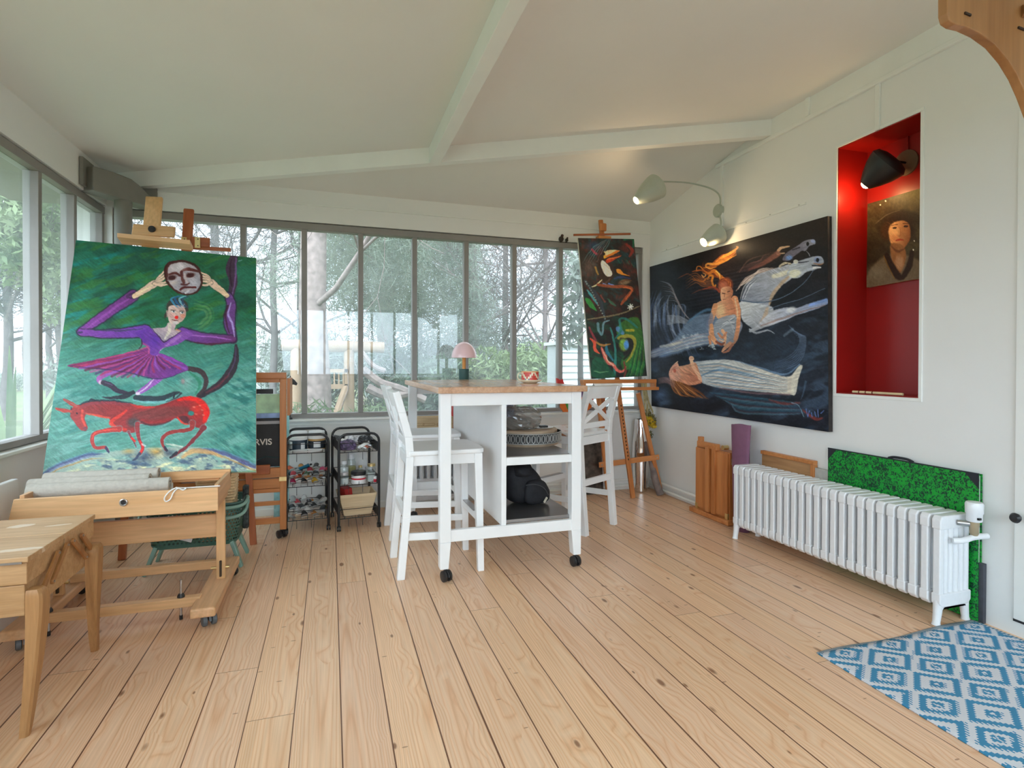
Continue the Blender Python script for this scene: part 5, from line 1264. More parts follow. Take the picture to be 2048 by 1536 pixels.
MB().tube(crom([vp+Vector((.06, -.01, -.05)), vp+Vector((0, 0, -.052)), vp+Vector((-.05, .012, -.065)), vp+Vector((-.075, .03, -.068))], 5), [.012]*16, 12).build('supply_pipe', M_rad, t, smooth=True)

# ------------------------------------------------------------------ behind and beside the radiator
def marble():
    m, nt, b = newmat('green_marbled_cover'); b.inputs['Roughness'].default_value = .45
    tc = node(nt, 'ShaderNodeTexCoord'); nz = node(nt, 'ShaderNodeTexNoise', Scale=70.0, Detail=2.0, Distortion=1.5); vo = node(nt, 'ShaderNodeTexNoise', Scale=9.0)
    for n in (nz, vo): nt.links.new(tc.outputs['Object'], n.inputs['Vector'])
    d = node(nt, 'ShaderNodeMath', operation='MULTIPLY_ADD'); nt.links.new(vo.outputs['Fac'], d.inputs[0]); d.inputs[1].default_value = .22; nt.links.new(nz.outputs['Fac'], d.inputs[2])
    r = ramp(nt, d.outputs[0], [(.54, rgb(4, 52, 34)), (.58, rgb(6, 110, 48)), (.66, rgb(10, 156, 46))])
    nt.links.new(r.outputs['Color'], b.inputs['Base Color']); return m
M_marble = marble(); M_cloth = plain('black_bookcloth', rgb(34, 36, 44), .7)
yA, yB = on_rw(1658, 898, .02).y, on_rw(1960, 947, .02).y
zA, zB = on_rw(1658, 898, .02).z, on_rw(1960, 947, .02).z; ZP = (zA+zB)/2
t = thing('art_portfolio', 'large green marbled art portfolio leaning on the wall behind the radiator', 'portfolio', rw((yA+yB)/2, 0, .02))
for o0, o1, nm in ((.024, .028, 'front_cover'), (.006, .010, 'back_cover')):
    mb = MB(); rwbox(mb, yB, yA, .004, ZP, o1-.002, o0-.002); mb.build(nm, M_marble, t, world=True)
mb = MB(); rwbox(mb, yB+.006, yA-.006, .012, ZP-.008, .021, .009); mb.build('paper_sheets', plain('paper', rgb(214, 214, 212), .8), t, world=True)
for y0, y1 in ((yA-.05, yA), (yB, yB+.05)):   # cloth corners
    e0 = y0 if y0 == yB else y1
    mb = MB(); o_ = .0268
    q = [rw(e0, ZP+.001, o_), rw(e0+(.055 if e0 == yB else -.055), ZP+.001, o_), rw(e0, ZP-.06, o_)]
    mb.prism(q, RWN*-.0025); mb.build('corner_cloth', M_cloth, t, world=True)
mb = MB(); rwbox(mb, yB, yA, ZP-.001, ZP+.004, .028, .022); mb.build('edge_cloth', M_cloth, t, world=True)
mb = MB(); hy = (on_rw(1800, 925, .02).y); mb.tube(crom([rw(hy+.06, ZP+.003, .016), rw(hy+.03, ZP+.011, .016), rw(hy-.03, ZP+.011, .016), rw(hy-.06, ZP+.003, .016)], 5), .006, 8); mb.build('carry_handle', M_cloth, t, smooth=True, world=True)
t = thing('dark_offcut', 'narrow dark board standing by the wall at the near end of the radiator', 'board', rw(1.577, 0, .01))
mb = MB(); rwbox(mb, 1.562, 1.592, 0, .245, .020, .002); mb.build('panel', plain('charcoal_board', rgb(64, 66, 74), .6, var=.2), t, world=True)
# wooden sketch box easel folded up
fy0, fy1 = 3.035, 3.385
zt = on_y(1395, 888, 3.38).z
t = thing('box_easel', 'folded wooden sketch box easel standing on edge left of the radiator', 'easel', (2.53, 3.2, 0))
fx0 = 2.478
MB().bb((fx0+.018, fy0, .035), (2.585, fy1, zt-.012)).build('box', M_orangeZ, t, bevel=.003, world=True)
for y0, y1 in ((fy0+.01, fy0+.125), (fy1-.115, fy1-.005)): MB().bb((fx0+.006, y0, .05), (fx0+.019, y1, zt-.02)).build('lid_panel', M_orangeZ, t, bevel=.002, world=True)
for y in (3.175, 3.24): MB().bb((fx0-.008, y-.018, .042), (fx0+.018, y+.018, zt)).build('folded_leg', M_orangeZ, t, bevel=.003, world=True)
MB().bb((fx0-.012, fy0-.02, .004), (2.585, fy1+.045, .036)).build('tray_bar', M_orangeX, t, bevel=.004, world=True)
MB().bb((fx0-.004, 3.14, zt-.01), (fx0+.026, fy1-.03, zt+.03)).build('canvas_clamp', M_orangeX, t, bevel=.004, world=True)
MB().bb((fx0, fy1-.07, zt+.0), (fx0+.03, fy1-.035, zt+.06)).build('mast_end', M_orangeZ, t, bevel=.003, world=True)
MB().cyl((fx0+.02, 3.11, zt+.012), (fx0+.06, 3.11, zt+.012), .016, 14).build('wing_knob', M_brass, t, smooth=True, world=True)
for y in (fy0+.004, fy1-.03): MB().bb((fx0+.004, y, .036), (fx0+.022, y+.026, .075)).build('corner_plate', M_brass, t, bevel=.001, world=True)
MB().bb((fx0+.03, fy0-.006, zt-.09), (fx0+.055, fy0+.002, zt-.05)).build('latch', M_steel, t, bevel=.002, world=True)
# purple mat
mt = on_y(1510, 850, 2.93); b = Vector((2.50, 2.925, 0))
t = thing('yoga_mat', 'rolled purple mat standing behind the far end of the radiator', 'mat', b)
mb = MB(); zt2 = mt.z; n = 60
def mat_pt(u, v):
    th = u*2*PI*2.3; r = .040+.022*u+ (0.012*v*u)
    sx = .016*v; ex = max(0, u-.90)*(.62*v)
    return (b.x+r*math.cos(th+2.2)*.62+sx*.3, b.y+r*math.sin(th+2.2)-ex+.02*v, .0+zt2*v+.012*math.sin(th)*v)
mb.grid(mat_pt, n, 8); mb.build('roll', plain('purple_foam', rgb(126, 84, 110), .75, var=.05), t, smooth=True, world=True, solid=.005)
q = on_y(1488, 856, 2.90)
# wooden board / shallow tray
yA2, yB2 = on_rw(1522, 905, .03).y, on_rw(1628, 922, .03).y; zt3 = (on_rw(1530, 903, .03).z+on_rw(1628, 921, .03).z)/2
t = thing('framed_board', 'framed wooden panel leaning on the wall between the purple mat and green portfolio', 'panel', rw((yA2+yB2)/2, 0, .02))
mb = MB(); rwbox(mb, yB2, yA2, .0, zt3-.02, .022, .010); mb.build('board', wood('brown_board', rgb(196, 150, 104), rgb(172, 124, 80), 'Y', .5), t, world=True)
mb = MB(); rwbox(mb, yB2, yA2, zt3-.022, zt3, .034, .004); mb.build('top_rail', M_orangeX, t, bevel=.002, world=True)
mb = MB(); rwbox(mb, yB2, yB2+.022, .0, zt3-.022, .034, .004); mb.build('side_rail', M_orangeZ, t, bevel=.002, world=True)
yg = on_rw(1643, 945, .02).y; zg = on_rw(1643, 938, .02).z
t = thing('cardboard_box', 'small pale grey carton behind the radiator next to the portfolio', 'box', rw(yg, 0, .02))
mb = MB(); rwbox(mb, yg-.045, yg+.045, 0, zg, .022, .004); mb.build('body', plain('grey_card', rgb(184, 180, 172), .8), t, bevel=.002, world=True)

# ------------------------------------------------------------------ rug
def rug_mat():
    m, nt, b = newmat('blue_white_woven_rug'); L = nt.links; b.inputs['Roughness'].default_value = .75
    def M(op, a, c=None):
        n = nt.nodes.new('ShaderNodeMath'); n.operation = op
        for i, v in enumerate((a, c)):
            if v is None: continue
            if isinstance(v, (int, float)): n.inputs[i].default_value = v
            else: L.new(v, n.inputs[i])
        return n.outputs[0]
    tc = node(nt, 'ShaderNodeTexCoord'); sp = node(nt, 'ShaderNodeSeparateXYZ'); L.new(tc.outputs['Object'], sp.inputs[0])
    q = .0052
    x = M('MULTIPLY', M('FLOOR', M('DIVIDE', sp.outputs['X'], q)), q); y = M('MULTIPLY', M('FLOOR', M('DIVIDE', sp.outputs['Y'], q*1.5)), q*1.5)
    yj = M('MULTIPLY', M('FRACT', M('MULTIPLY', M('FLOOR', M('DIVIDE', sp.outputs['X'], q)), .5)), .012); y = M('ADD', y, yj)
    u = M('SUBTRACT', M('FRACT', M('ADD', M('DIVIDE', M('SUBTRACT', x, 1.897), .227), 100.5)), .5)
    v = M('SUBTRACT', M('FRACT', M('ADD', M('DIVIDE', M('SUBTRACT', y, 1.466), .1635), 100.5)), .5)
    d = M('ADD', M('ABSOLUTE', u), M('ABSOLUTE', v))
    r = nt.nodes.new('ShaderNodeValToRGB'); e = r.color_ramp.elements; r.color_ramp.interpolation = 'CONSTANT'
    bl, wh = rgb(58, 136, 178, 1.0), rgb(214, 216, 222, 1.0)
    st = [(0, wh), (.05, bl), (.155, wh), (.325, bl), (.475, wh), (.63, bl), (.775, wh), (.88, bl), (.95, wh)]
    while len(e) < len(st): e.new(.5)
    for i, (p_, c) in enumerate(st): e[i].position = p_; e[i].color = c
    L.new(d, r.inputs['Fac'])
    col = r.outputs['Color']
    edge = M('GREATER_THAN', sp.outputs['Y'], 1.578); stripe = M('MULTIPLY', edge, M('GREATER_THAN', M('FRACT', M('MULTIPLY', sp.outputs['Y'], 160)), .5))
    col = mix(nt, col, rgb(206, 214, 222), edge); col = mix(nt, col, rgb(120, 160, 184), stripe)
    re = M('GREATER_THAN', sp.outputs['X'], 2.515); rs_ = M('MULTIPLY', re, M('GREATER_THAN', M('FRACT', M('MULTIPLY', sp.outputs['Y'], 75)), .5))
    col = mix(nt, col, rgb(206, 214, 222), re); col = mix(nt, col, rgb(96, 140, 168), rs_)
    w = node(nt, 'ShaderNodeTexWave', Scale=95.0, bands_direction='DIAGONAL'); L.new(tc.outputs['Object'], w.inputs['Vector'])
    sh = ramp(nt, w.outputs['Color'], [(0, (.90, .90, .90, 1)), (1, (1.04, 1.04, 1.04, 1))])
    L.new(mix(nt, col, sh.outputs['Color'], 1.0, 'MULTIPLY'), b.inputs['Base Color'])
    bp = node(nt, 'ShaderNodeBump', Strength=.4, Distance=.002); L.new(w.outputs['Fac'], bp.inputs['Height']); L.new(bp.outputs['Normal'], b.inputs['Normal'])
    return m
def rug_pt(u, v):
    x = 1.668+(2.530-1.668)*u+ .025*(v**1)*(1-u); y = -.3+1.895*v
    if v > .9: y += (.006*math.sin(u*9+.6)-.012*(1-u))*(v-.9)*10
    return (x, y, .0035+.0018*math.sin(u*11)*math.sin(v*9))
o = MB().grid(rug_pt, 40, 60).build('rug', rug_mat(), None, smooth=True, solid=.005)
tag(o, 'blue and white diamond patterned woven rug on the floor before the door', 'rug')
o['category'] = 'rug'

# ------------------------------------------------------------------ beech rack overhead, upper right
YK = .75
M_rackz = wood('rack_beech', rgb(166, 118, 72), rgb(148, 100, 56), 'Z', .45); M_rackx = wood('rack_dowel_beech', rgb(162, 114, 70), rgb(144, 96, 54), 'X', .45)
t = thing('hanging_rack', 'beech rack with a curved side panel and dowels fixed to the ceiling, upper right', 'rack', tuple(on_y(1960, 20, YK)))
out = [(1895, -60), (1895, 25), (1899, 40), (1911, 48), (1932, 53), (1960, 66), (1990, 88), (2016, 119), (2036, 152), (2052, 188), (2075, 250), (2110, 250), (2150, -60)]
pts = [on_y(x, y, YK) for x, y in out]
MB().prism(pts, (0, .018, 0)).build('side_panel', M_rackz, t, bevel=.002, world=True)
for x, y in ((1935, 28), (2042, 57)):
    a = on_y(x-6, y-2, YK-.001); c = on_y(x+6, y+3, YK-.001); MB().bar(a, c, .004, .004, (0, 1, 0)).build('slot', plain('dark_slot', (.03, .015, .008), .8), t, world=True)
a = on_y(2022, 34, YK+.018); MB().cyl(a-Vector((0, .018, 0)), a+Vector((.30, -.22, .0)), .012, 14).build('dowel', M_rackx, t, smooth=True, world=True)
up = on_y(1930, -58, YK); up2 = on_y(2090, -58, YK)
for p_ in (up, up2): MB().bb((p_.x-.012, YK+.003, p_.z-.01), (p_.x+.012, YK+.015, zf(p_.x)-.001)).build('hanger', M_rackz, t, world=True)
def art_clown():
    CQ_ = ((152, 480), (512, 516), (512, 944), (85, 951))
    p = Paint(CQ_, 470, 520, (34, 108, 84), .6)
    T = lambda L, oy=460: [(60+x*.2344, oy+y*.2344) for x, y in L]
    B = lambda L: T(L, 720)
    n1 = p.noise(70, 14, -.35, 1); n2 = p.noise(46, 9, -.25, 2); n3 = p.noise(60, 40, 0, 3)
    low = np.clip((p.Y-640)/120, 0, 1)
    p.wash((22, 88, 52), np.clip((n1-.42)*3.2, 0, .85)*(1-low)); p.wash((18, 126, 122), np.clip((n2-.5)*4, 0, .8)*(1-low)*np.clip((330-p.X)/120+.3, 0, 1))
    p.wash((16, 60, 48), np.clip((n3-.52)*4, 0, .55)*(1-low)); p.wash((58, 112, 44), np.clip((p.noise(50, 12, -.3, 7)-.54)*4, 0, .6)*(1-low))
    p.wash((92, 150, 138), low*.85); p.wash((54, 124, 116), low*np.clip((n1-.46)*3, 0, .75)); p.wash((116, 168, 160), low*np.clip((n2-.52)*3.4, 0, .6))
    p.wash((26, 96, 92), low*np.clip((p.noise(30, 8, .5, 9)-.52)*4, 0, .8)*np.clip((p.X-420)/50, 0, 1))
    for k in range(6): p.line(T([(1400, 600+14*k), (1520-6*k, 640+10*k), (1560-10*k, 740), (1500-8*k, 830-8*k), (1430, 860-10*k)]), [1, 5, 6, 5, 1], ((70, 130, 70), (26, 92, 62), (110, 150, 96))[k % 3], .55, 2.5)
    for k in range(70):   # visible brushwork
        x, y = p.rng.uniform(130, 505), p.rng.uniform(492, 800); a = -.35 if y < 640 else -.1+.5*(x > 430); L = p.rng.uniform(14, 38)
        p.line([(x, y), (x+L*math.cos(a), y+L*math.sin(a))], [0, p.rng.uniform(1.5, 4), 0], ((24, 122, 110), (20, 74, 50), (64, 128, 66), (12, 96, 84))[k % 4] if y < 640 else ((70, 138, 126), (128, 176, 164), (48, 116, 112))[k % 3], .45, 2)
    # globe
    arc = [(70, 1010), (160, 920), (300, 855), (450, 815), (650, 785), (830, 765), (1100, 745), (1400, 742), (1560, 760), (1720, 805), (1930, 905), (1930, 1010)]
    p.poly(B(arc), (150, 172, 160), 1, 3)
    gm = np.clip((p.Y-(897+((p.X-345)/165)**2*26))/8, 0, 1)
    m1 = p.noise(26, 10, -.15, 21); m2 = p.noise(18, 8, .2, 22)
    p.wash((222, 220, 176), gm*np.clip((m1-.46)*4.5, 0, .9)); p.wash((62, 82, 112), gm*np.clip((m2-.5)*4.5, 0, .85)); p.wash((120, 170, 160), gm*np.clip((p.noise(22, 9, .1, 25)-.55)*4, 0, .7))
    for w_, c, o in ((7, (62, 76, 124), 0), (3.5, (118, 128, 168), 18), (3, (176, 136, 84), 40), (3, (86, 138, 158), -14)):
        p.line(B([(90, 985+o), (200, 915+o), (340, 855+o), (520, 805+o), (640, 800+o)]), [w_*.6, w_, w_, w_*.7, 0], c, .85, 1.6)
        p.line(B([(1400, 760+o*.6), (1560, 765+o*.7), (1720, 815+o), (1920, 905+o)]), [0, w_*.8, w_, w_], c if o != 18 else (84, 80, 132), .8, 1.6)
    p.line(B([(1300, 830), (1400, 775), (1540, 790), (1640, 830)]), [6, 10, 9, 3], (204, 152, 94), .75, 3); p.glow(*B([(1070, 780)])[0], 20, 11, (214, 160, 70), .9); p.glow(*B([(840, 780)])[0], 18, 8, (190, 150, 80), .8)
    p.glow(*B([(960, 830)])[0], 38, 18, (52, 66, 92), .8); p.glow(*B([(1180, 800)])[0], 22, 14, (60, 66, 84), .8); p.line(B([(760, 860), (900, 880), (1030, 900)]), [3, 9, 3], (44, 70, 108), .6, 3)
    p.line(B([(100, 1003), (900, 975), (1500, 968), (1930, 950)]), 3, (60, 118, 60), .5, 2)
    # scarf upper right
    p.line(T([(1745, 225), (1712, 330), (1735, 440), (1715, 560), (1700, 640)]), [16, 20, 17, 12, 5], (66, 40, 66), .95, 1.6); p.line(T([(1760, 240), (1755, 330), (1745, 470), (1712, 600)]), [3, 4, 3, 1], (120, 84, 140), .8, 1.2); p.line(T([(1722, 250), (1705, 360), (1722, 480)]), [2, 3, 2], (44, 22, 40), .9)
    p.line(T([(1780, 270), (1810, 258)]), 2, (130, 170, 176), .7); p.line(T([(1735, 640), (1760, 700), (1770, 770)]), [3, 4, 1], (24, 64, 60), .6, 1.5)
    # ribbons
    p.line(T([(1760, 985), (1752, 1120), (1700, 1230), (1600, 1330), (1440, 1425)]), [6, 13, 17, 14, 8], (46, 36, 46), .95, 1.6); p.line(T([(1700, 1230), (1600, 1330), (1500, 1390)]), [3, 5, 2], (110, 44, 58), .7, 1.6); p.line(T([(1755, 1000), (1745, 1130), (1690, 1240)]), [2, 3, 1], (84, 66, 104), .7)
    p.line(T([(1330, 1180), (1440, 1200), (1500, 1270), (1490, 1350), (1430, 1410)]), [8, 11, 10, 8, 5], (62, 44, 50), .95, 1.6); p.line(T([(1360, 1210), (1450, 1300), (1410, 1400)]), [3, 7, 2], (30, 118, 82), .6, 2)
    p.glow(*T([(1330, 1300)])[0], 16, 22, (150, 168, 164), .5); p.ell(*T([(1305, 1290)])[0], 3.5, 5, (176, 120, 124), 0, .6, .8)
    # legs and shoes
    p.line(T([(800, 1205), (680, 1215), (590, 1265), (600, 1300)]), [14, 12, 10, 8], (140, 60, 130), .95, 1.4, (172, 96, 176)); p.ell(*T([(605, 1300)])[0], 5, 4.5, (206, 196, 190), 0, .8, .6)
    p.line(T([(620, 1300), (690, 1325), (740, 1370), (840, 1395)]), [9, 12, 10, 6], (52, 38, 58), .95, 1.4); p.line(T([(640, 1300), (700, 1320)]), [2, 3], (98, 74, 110), .7)
    p.line(T([(1110, 1255), (1040, 1310), (960, 1370), (915, 1395)]), [15, 13, 10, 7], (150, 82, 172), .95, 1.4); p.line(T([(1060, 1265), (1010, 1330), (930, 1390)]), [2, 3, 2], (214, 196, 214), .8); p.ell(*T([(920, 1400)])[0], 5, 4.5, (216, 206, 206), 0, .8, .6)
    p.line(T([(880, 1385), (800, 1420), (700, 1435), (620, 1425)]), [9, 9, 5, 2], (36, 40, 52), .95, 1.2); p.line(T([(900, 1430), (1000, 1440), (1120, 1435), (1220, 1400), (1275, 1385)]), [10, 11, 10, 8, 4], (38, 50, 60), .95, 1.2); p.line(T([(1240, 1395), (1225, 1430)]), 3, (34, 36, 46))
    p.line(T([(880, 1450), (1000, 1470), (1160, 1460), (1260, 1430)]), [2, 5, 5, 1], (120, 182, 186), .7, 2)
    # skirt
    p.poly(T([(1020, 985), (960, 1020), (760, 1060), (540, 1110), (320, 1155), (420, 1180), (620, 1190), (800, 1205), (950, 1240), (1090, 1270), (1200, 1250), (1290, 1218), (1355, 1185), (1300, 1130), (1200, 1085), (1080, 1040)]), (128, 34, 84), 1, 1.6, col2=(112, 52, 132), axis=(T([(500, 1150)])[0], T([(1200, 1180)])[0]))
    for k in range(22):
        f = k/21; a = (1030+50*f, 1030+20*f); e = (380+950*f, 1165+90*math.sin(PI*min(1, f*1.15))+ (20 if f > .9 else 0)); mm = ((a[0]*.5+e[0]*.5)+20*math.sin(f*6), a[1]*.45+e[1]*.55)
        p.line(T([a, mm, e]), [1, 3.5, 4.5], ((168, 44, 86), (146, 84, 178), (96, 20, 52), (190, 78, 140), (74, 34, 92))[k % 5], .65, 1.8)
    p.line(T([(330, 1157), (620, 1188), (830, 1215), (1090, 1272), (1290, 1220)]), [1, 2, 2, 2, 1], (50, 34, 84), .8, 1); p.line(T([(560, 1105), (800, 1060), (1000, 1000), (1030, 980)]), [1, 3, 3, 2], (206, 74, 120), .7, 1.4); p.line(T([(1090, 1060), (1180, 1090), (1300, 1140)]), [4, 5, 3], (152, 62, 170), .7, 1.6)
    p.line(T([(1080, 1070), (1130, 1010), (1220, 975)]), [2, 3, 1], (206, 168, 216), .8)
    # arms
    dk = (44, 26, 56)
    for pts, w_, c1, c2 in (([(880, 560), (760, 640), (620, 740), (430, 868)], [22, 19, 18, 12], (104, 48, 112), (124, 56, 142)), ([(430, 872), (600, 885), (800, 880), (980, 862)], [12, 14, 18, 24], (122, 58, 146), (104, 58, 156)),
            ([(1690, 560), (1720, 640), (1700, 780), (1735, 935)], [13, 17, 21, 12], (110, 66, 134), (96, 54, 118)), ([(1730, 930), (1580, 930), (1430, 915), (1300, 880)], [12, 19, 20, 22], (98, 46, 100), (112, 60, 150))):
        p.line(T(pts), [a+5 for a in w_], dk, .8, 2.5); p.line(T(pts), w_, c1, 1, 1.4, c2)
    p.line(T([(860, 575), (740, 650), (600, 755), (470, 850)]), [2, 5, 5, 1], (150, 78, 162), .7, 1.8); p.line(T([(1715, 620), (1690, 720), (1725, 800), (1745, 910)]), [2, 4, 4, 2], (184, 168, 220), .75, 1.2); p.line(T([(1690, 640), (1668, 740), (1700, 880)]), [3, 4, 2], (60, 18, 44), .8, 1.3)
    p.line(T([(1320, 890), (1450, 905), (1600, 915), (1720, 940)]), [2, 3, 3, 1], (176, 110, 196), .7, 1.3); p.line(T([(1400, 960), (1550, 975), (1700, 960)]), [2, 4, 2], (86, 24, 52), .7, 1.5); p.line(T([(520, 850), (760, 860), (960, 840)]), [1, 3, 1], (32, 60, 56), .6, 1.5); p.line(T([(410, 878), (440, 868)]), 4, (60, 40, 90))
    # bodice and neck
    p.poly(T([(900, 870), (1035, 842), (1090, 900), (1140, 952), (1220, 915), (1295, 862), (1390, 885), (1310, 950), (1240, 985), (1130, 1010), (1085, 1068), (1030, 1060), (1010, 1000), (960, 975), (945, 930)]), (98, 48, 150), 1, 1.6, col2=(130, 74, 160), axis=(T([(960, 900)])[0], T([(1250, 960)])[0]))
    p.glow(*T([(1070, 940)])[0], 16, 20, (74, 36, 140), .8); p.line(T([(1160, 990), (1220, 950), (1290, 900)]), [4, 7, 4], (164, 112, 176), .7, 2); p.line(T([(965, 965), (1010, 1000), (1015, 1050)]), [3, 5, 3], (196, 84, 140), .7, 1.6); p.line(T([(950, 930), (955, 975), (930, 1010)]), [2, 3, 2], (60, 24, 50), .8)
    p.poly(T([(1045, 842), (1150, 830), (1180, 790), (1240, 800), (1235, 850), (1290, 862), (1220, 912), (1140, 950), (1090, 900)]), (186, 158, 160), 1, 1.4, col2=(150, 138, 150), axis=(T([(1200, 800)])[0], T([(1120, 930)])[0]))
    p.line(T([(1190, 800), (1185, 870), (1150, 930)]), [6, 7, 3], (206, 196, 176), .8, 1.6); p.line(T([(1250, 850), (1290, 866)]), [4, 2], (190, 130, 96), .8); p.line(T([(1045, 845), (1095, 905), (1140, 953), (1220, 915), (1292, 866)]), [1.5, 2, 3, 2, 1.5], (64, 36, 78), .9)
    # face and hair
    p.poly(T([(1165, 690), (1175, 620), (1220, 590), (1290, 585), (1340, 620), (1350, 680), (1330, 700), (1180, 740), (1150, 760), (1145, 720)]), (58, 48, 44), .95, 1.6)
    for k in range(18):
        a = -2.9+k*.155; p.line(T([(1250+70*math.cos(a), 690+60*math.sin(a)), (1250+115*math.cos(a), 680+100*math.sin(a))]), [2.4, 0], (52, 48, 40), .8, .8)
    p.poly(T([(1175, 690), (1190, 650), (1250, 640), (1310, 650), (1330, 700), (1325, 745), (1280, 790), (1235, 805), (1195, 790), (1175, 740)]), (206, 178, 166), 1, 1.3, col2=(186, 148, 138), axis=(T([(1190, 700)])[0], T([(1330, 720)])[0]))
    for x, y, c in ((1210, 575, (56, 140, 180)), (1240, 570, (30, 92, 140)), (1275, 575, (120, 180, 200)), (1300, 580, (40, 70, 100))): p.line(T([(x+60, y-15), (x, y+10), (x+10, y+45), (x+50, y+85)]), [1, 4, 5, 1], c, .85, .9)
    p.line(T([(1260, 650), (1300, 660), (1320, 630)]), [2, 3, 1], (176, 170, 176), .8)
    p.ell(*T([(1210, 728)])[0], 6, 5, (210, 140, 136), 0, .5, .9); p.ell(*T([(1305, 735)])[0], 4.5, 4.5, (224, 128, 96), 0, .6, .9); p.ell(*T([(1240, 790)])[0], 6, 3.5, (200, 196, 196), 0, .7, .8)
    for x, y in ((1222, 697), (1297, 706)): p.ell(*T([(x, y)])[0], 4, 2.2, (236, 232, 228)); p.ell(*T([(x+3, y)])[0], 2, 2, (70, 90, 100)); p.line(T([(x-22, y-12), (x+18, y-14)]), 1.4, (80, 62, 56), .9); p.line(T([(x-18, y-5), (x+18, y-4)]), 1, (70, 52, 50), .8)
    p.line(T([(1255, 700), (1262, 725)]), 2, (196, 160, 146), .7); p.ell(*T([(1250, 744)])[0], 4.2, 3.6, (226, 26, 24)); p.line(T([(1212, 765), (1240, 772), (1268, 768)]), [1.5, 2, 1.2], (110, 50, 52)); p.line(T([(1262, 690), (1265, 660)]), 1, (150, 160, 176), .6)
    p.line(T([(1165, 690), (1172, 720), (1170, 740)]), 3, (196, 160, 150), .8)
    # hands
    def hand(w0, palm, tips, tw):
        p.line(T([w0, palm]), [13, 17], (40, 60, 44), .6, 3); p.line(T([w0, palm]), [10, 15], (224, 186, 150), 1, 1.2, (214, 180, 158))
        for (m_, t_) in tips: p.line(T([palm, m_, t_]), [7, 5.5, 3.5], (70, 60, 50), .6, 2); p.line(T([palm, m_, t_]), [6, 4.6, 2.8], (222, 188, 162), 1, .9)
    hand((895, 565), (1060, 460), [((1100, 400), (1155, 345)), ((1110, 415), (1165, 370)), ((1120, 430), (1170, 395)), ((1120, 455), (1165, 440)), ((1120, 470), (1175, 462))], 1)
    hand((1680, 560), (1550, 450), [((1520, 395), (1455, 358)), ((1510, 405), (1460, 390)), ((1505, 420), (1455, 412)), ((1500, 440), (1440, 440)), ((1510, 470), (1465, 468))], 1)
    p.line(T([(900, 560), (980, 510), (1050, 470)]), [1, 4, 3], (238, 214, 170), .7, 1.4); p.line(T([(870, 580), (830, 560), (900, 530)]), [4, 5, 2], (64, 34, 74), .8)
    # mask
    mk = [(1160, 400), (1155, 330), (1190, 285), (1270, 265), (1350, 275), (1420, 310), (1455, 370), (1465, 440), (1440, 505), (1390, 542), (1320, 545), (1245, 518), (1190, 470)]
    p.poly(T([((x-1310)*1.07+1310, (y-405)*1.07+405) for x, y in mk]), (64, 24, 22), 1, 1.4); p.poly(T([((x-1315)*.93+1318, (y-410)*.94+414) for x, y in mk]), (176, 162, 166), 1, 1.4, col2=(150, 144, 152), axis=(T([(1250, 300)])[0], T([(1400, 500)])[0]))
    p.poly(T([(1160, 400), (1160, 330), (1200, 285), (1180, 340), (1180, 400)]), (74, 26, 24), .9, 1.5); p.line(T([(1190, 380), (1240, 368), (1290, 392), (1300, 350), (1360, 335), (1440, 350)]), [4, 5, 4, 5, 6, 5], (86, 30, 28), .95, 1.2)
    p.glow(*T([(1270, 320)])[0], 22, 12, (216, 206, 206), .8); p.glow(*T([(1400, 460)])[0], 12, 14, (206, 200, 206), .7); p.glow(*T([(1225, 450)])[0], 11, 8, (206, 186, 170), .7)
    for x, y in ((1212, 408), (1368, 386)): p.ell(*T([(x, y)])[0], 9.5, 6, (110, 80, 78), -.1, .9, .4); p.ell(*T([(x, y)])[0], 7, 4, (60, 14, 18), -.1); p.line(T([(x-38, y+22), (x, y+28), (x+36, y+12)]), [1, 2, 1], (196, 186, 190), .8)
    p.line(T([(1295, 360), (1300, 410), (1310, 452)]), [6, 5, 6], (92, 40, 38), .9, 1.4); p.line(T([(1320, 380), (1335, 440), (1350, 452)]), [4, 4, 3], (190, 170, 168), .8); p.line(T([(1290, 462), (1325, 470), (1360, 456)]), [3, 3, 2], (80, 26, 26), .9)
    p.line(T([(1286, 510), (1310, 492), (1360, 488), (1412, 490)]), [5, 4.5, 4, 4], (86, 24, 26), 1, .9); p.line(T([(1300, 520), (1350, 508), (1390, 505)]), [2, 3, 2], (190, 172, 168), .8); p.line(T([(1330, 535), (1355, 520)]), [4, 4], (216, 212, 216), .7)
    # red horse
    H = [(415, 388), (480, 362), (560, 348), (740, 352), (860, 375), (960, 395), (1060, 392), (1160, 365), (1260, 328), (1340, 312), (1420, 322), (1485, 365), (1525, 430), (1520, 490), (1490, 540), (1505, 580), (1470, 592), (1420, 575), (1350, 552), (1290, 530), (1245, 495), (1180, 530), (1090, 555), (1010, 558), (940, 545), (930, 600), (850, 620), (740, 590), (690, 540), (672, 495), (600, 485), (520, 462), (470, 448), (430, 420)]
    p.poly(B([((x-970)*1.02+970, (y-450)*1.04+450) for x, y in H]), (120, 170, 168), .5, 3); p.poly(B(H), (142, 44, 46), 1, 1.4, col2=(150, 40, 44), axis=(B([(500, 400)])[0], B([(1400, 450)])[0]))
    hm = np.clip((p.noise(24, 10, 0, 31)-.45)*3, 0, .6)*(p.Y > 795)*(p.Y < 858)*(p.X > 190)*(p.X < 412)
    p.line(B([(900, 470), (1050, 460), (1230, 440), (1350, 420)]), [12, 24, 22, 8], (104, 58, 56), .6, 6)
    p.line(B([(1260, 345), (1360, 330), (1450, 355), (1505, 430), (1490, 520)]), [4, 9, 13, 14, 8], (226, 30, 26), .9, 3); p.glow(*B([(1430, 420)])[0], 18, 22, (206, 44, 34), .9)
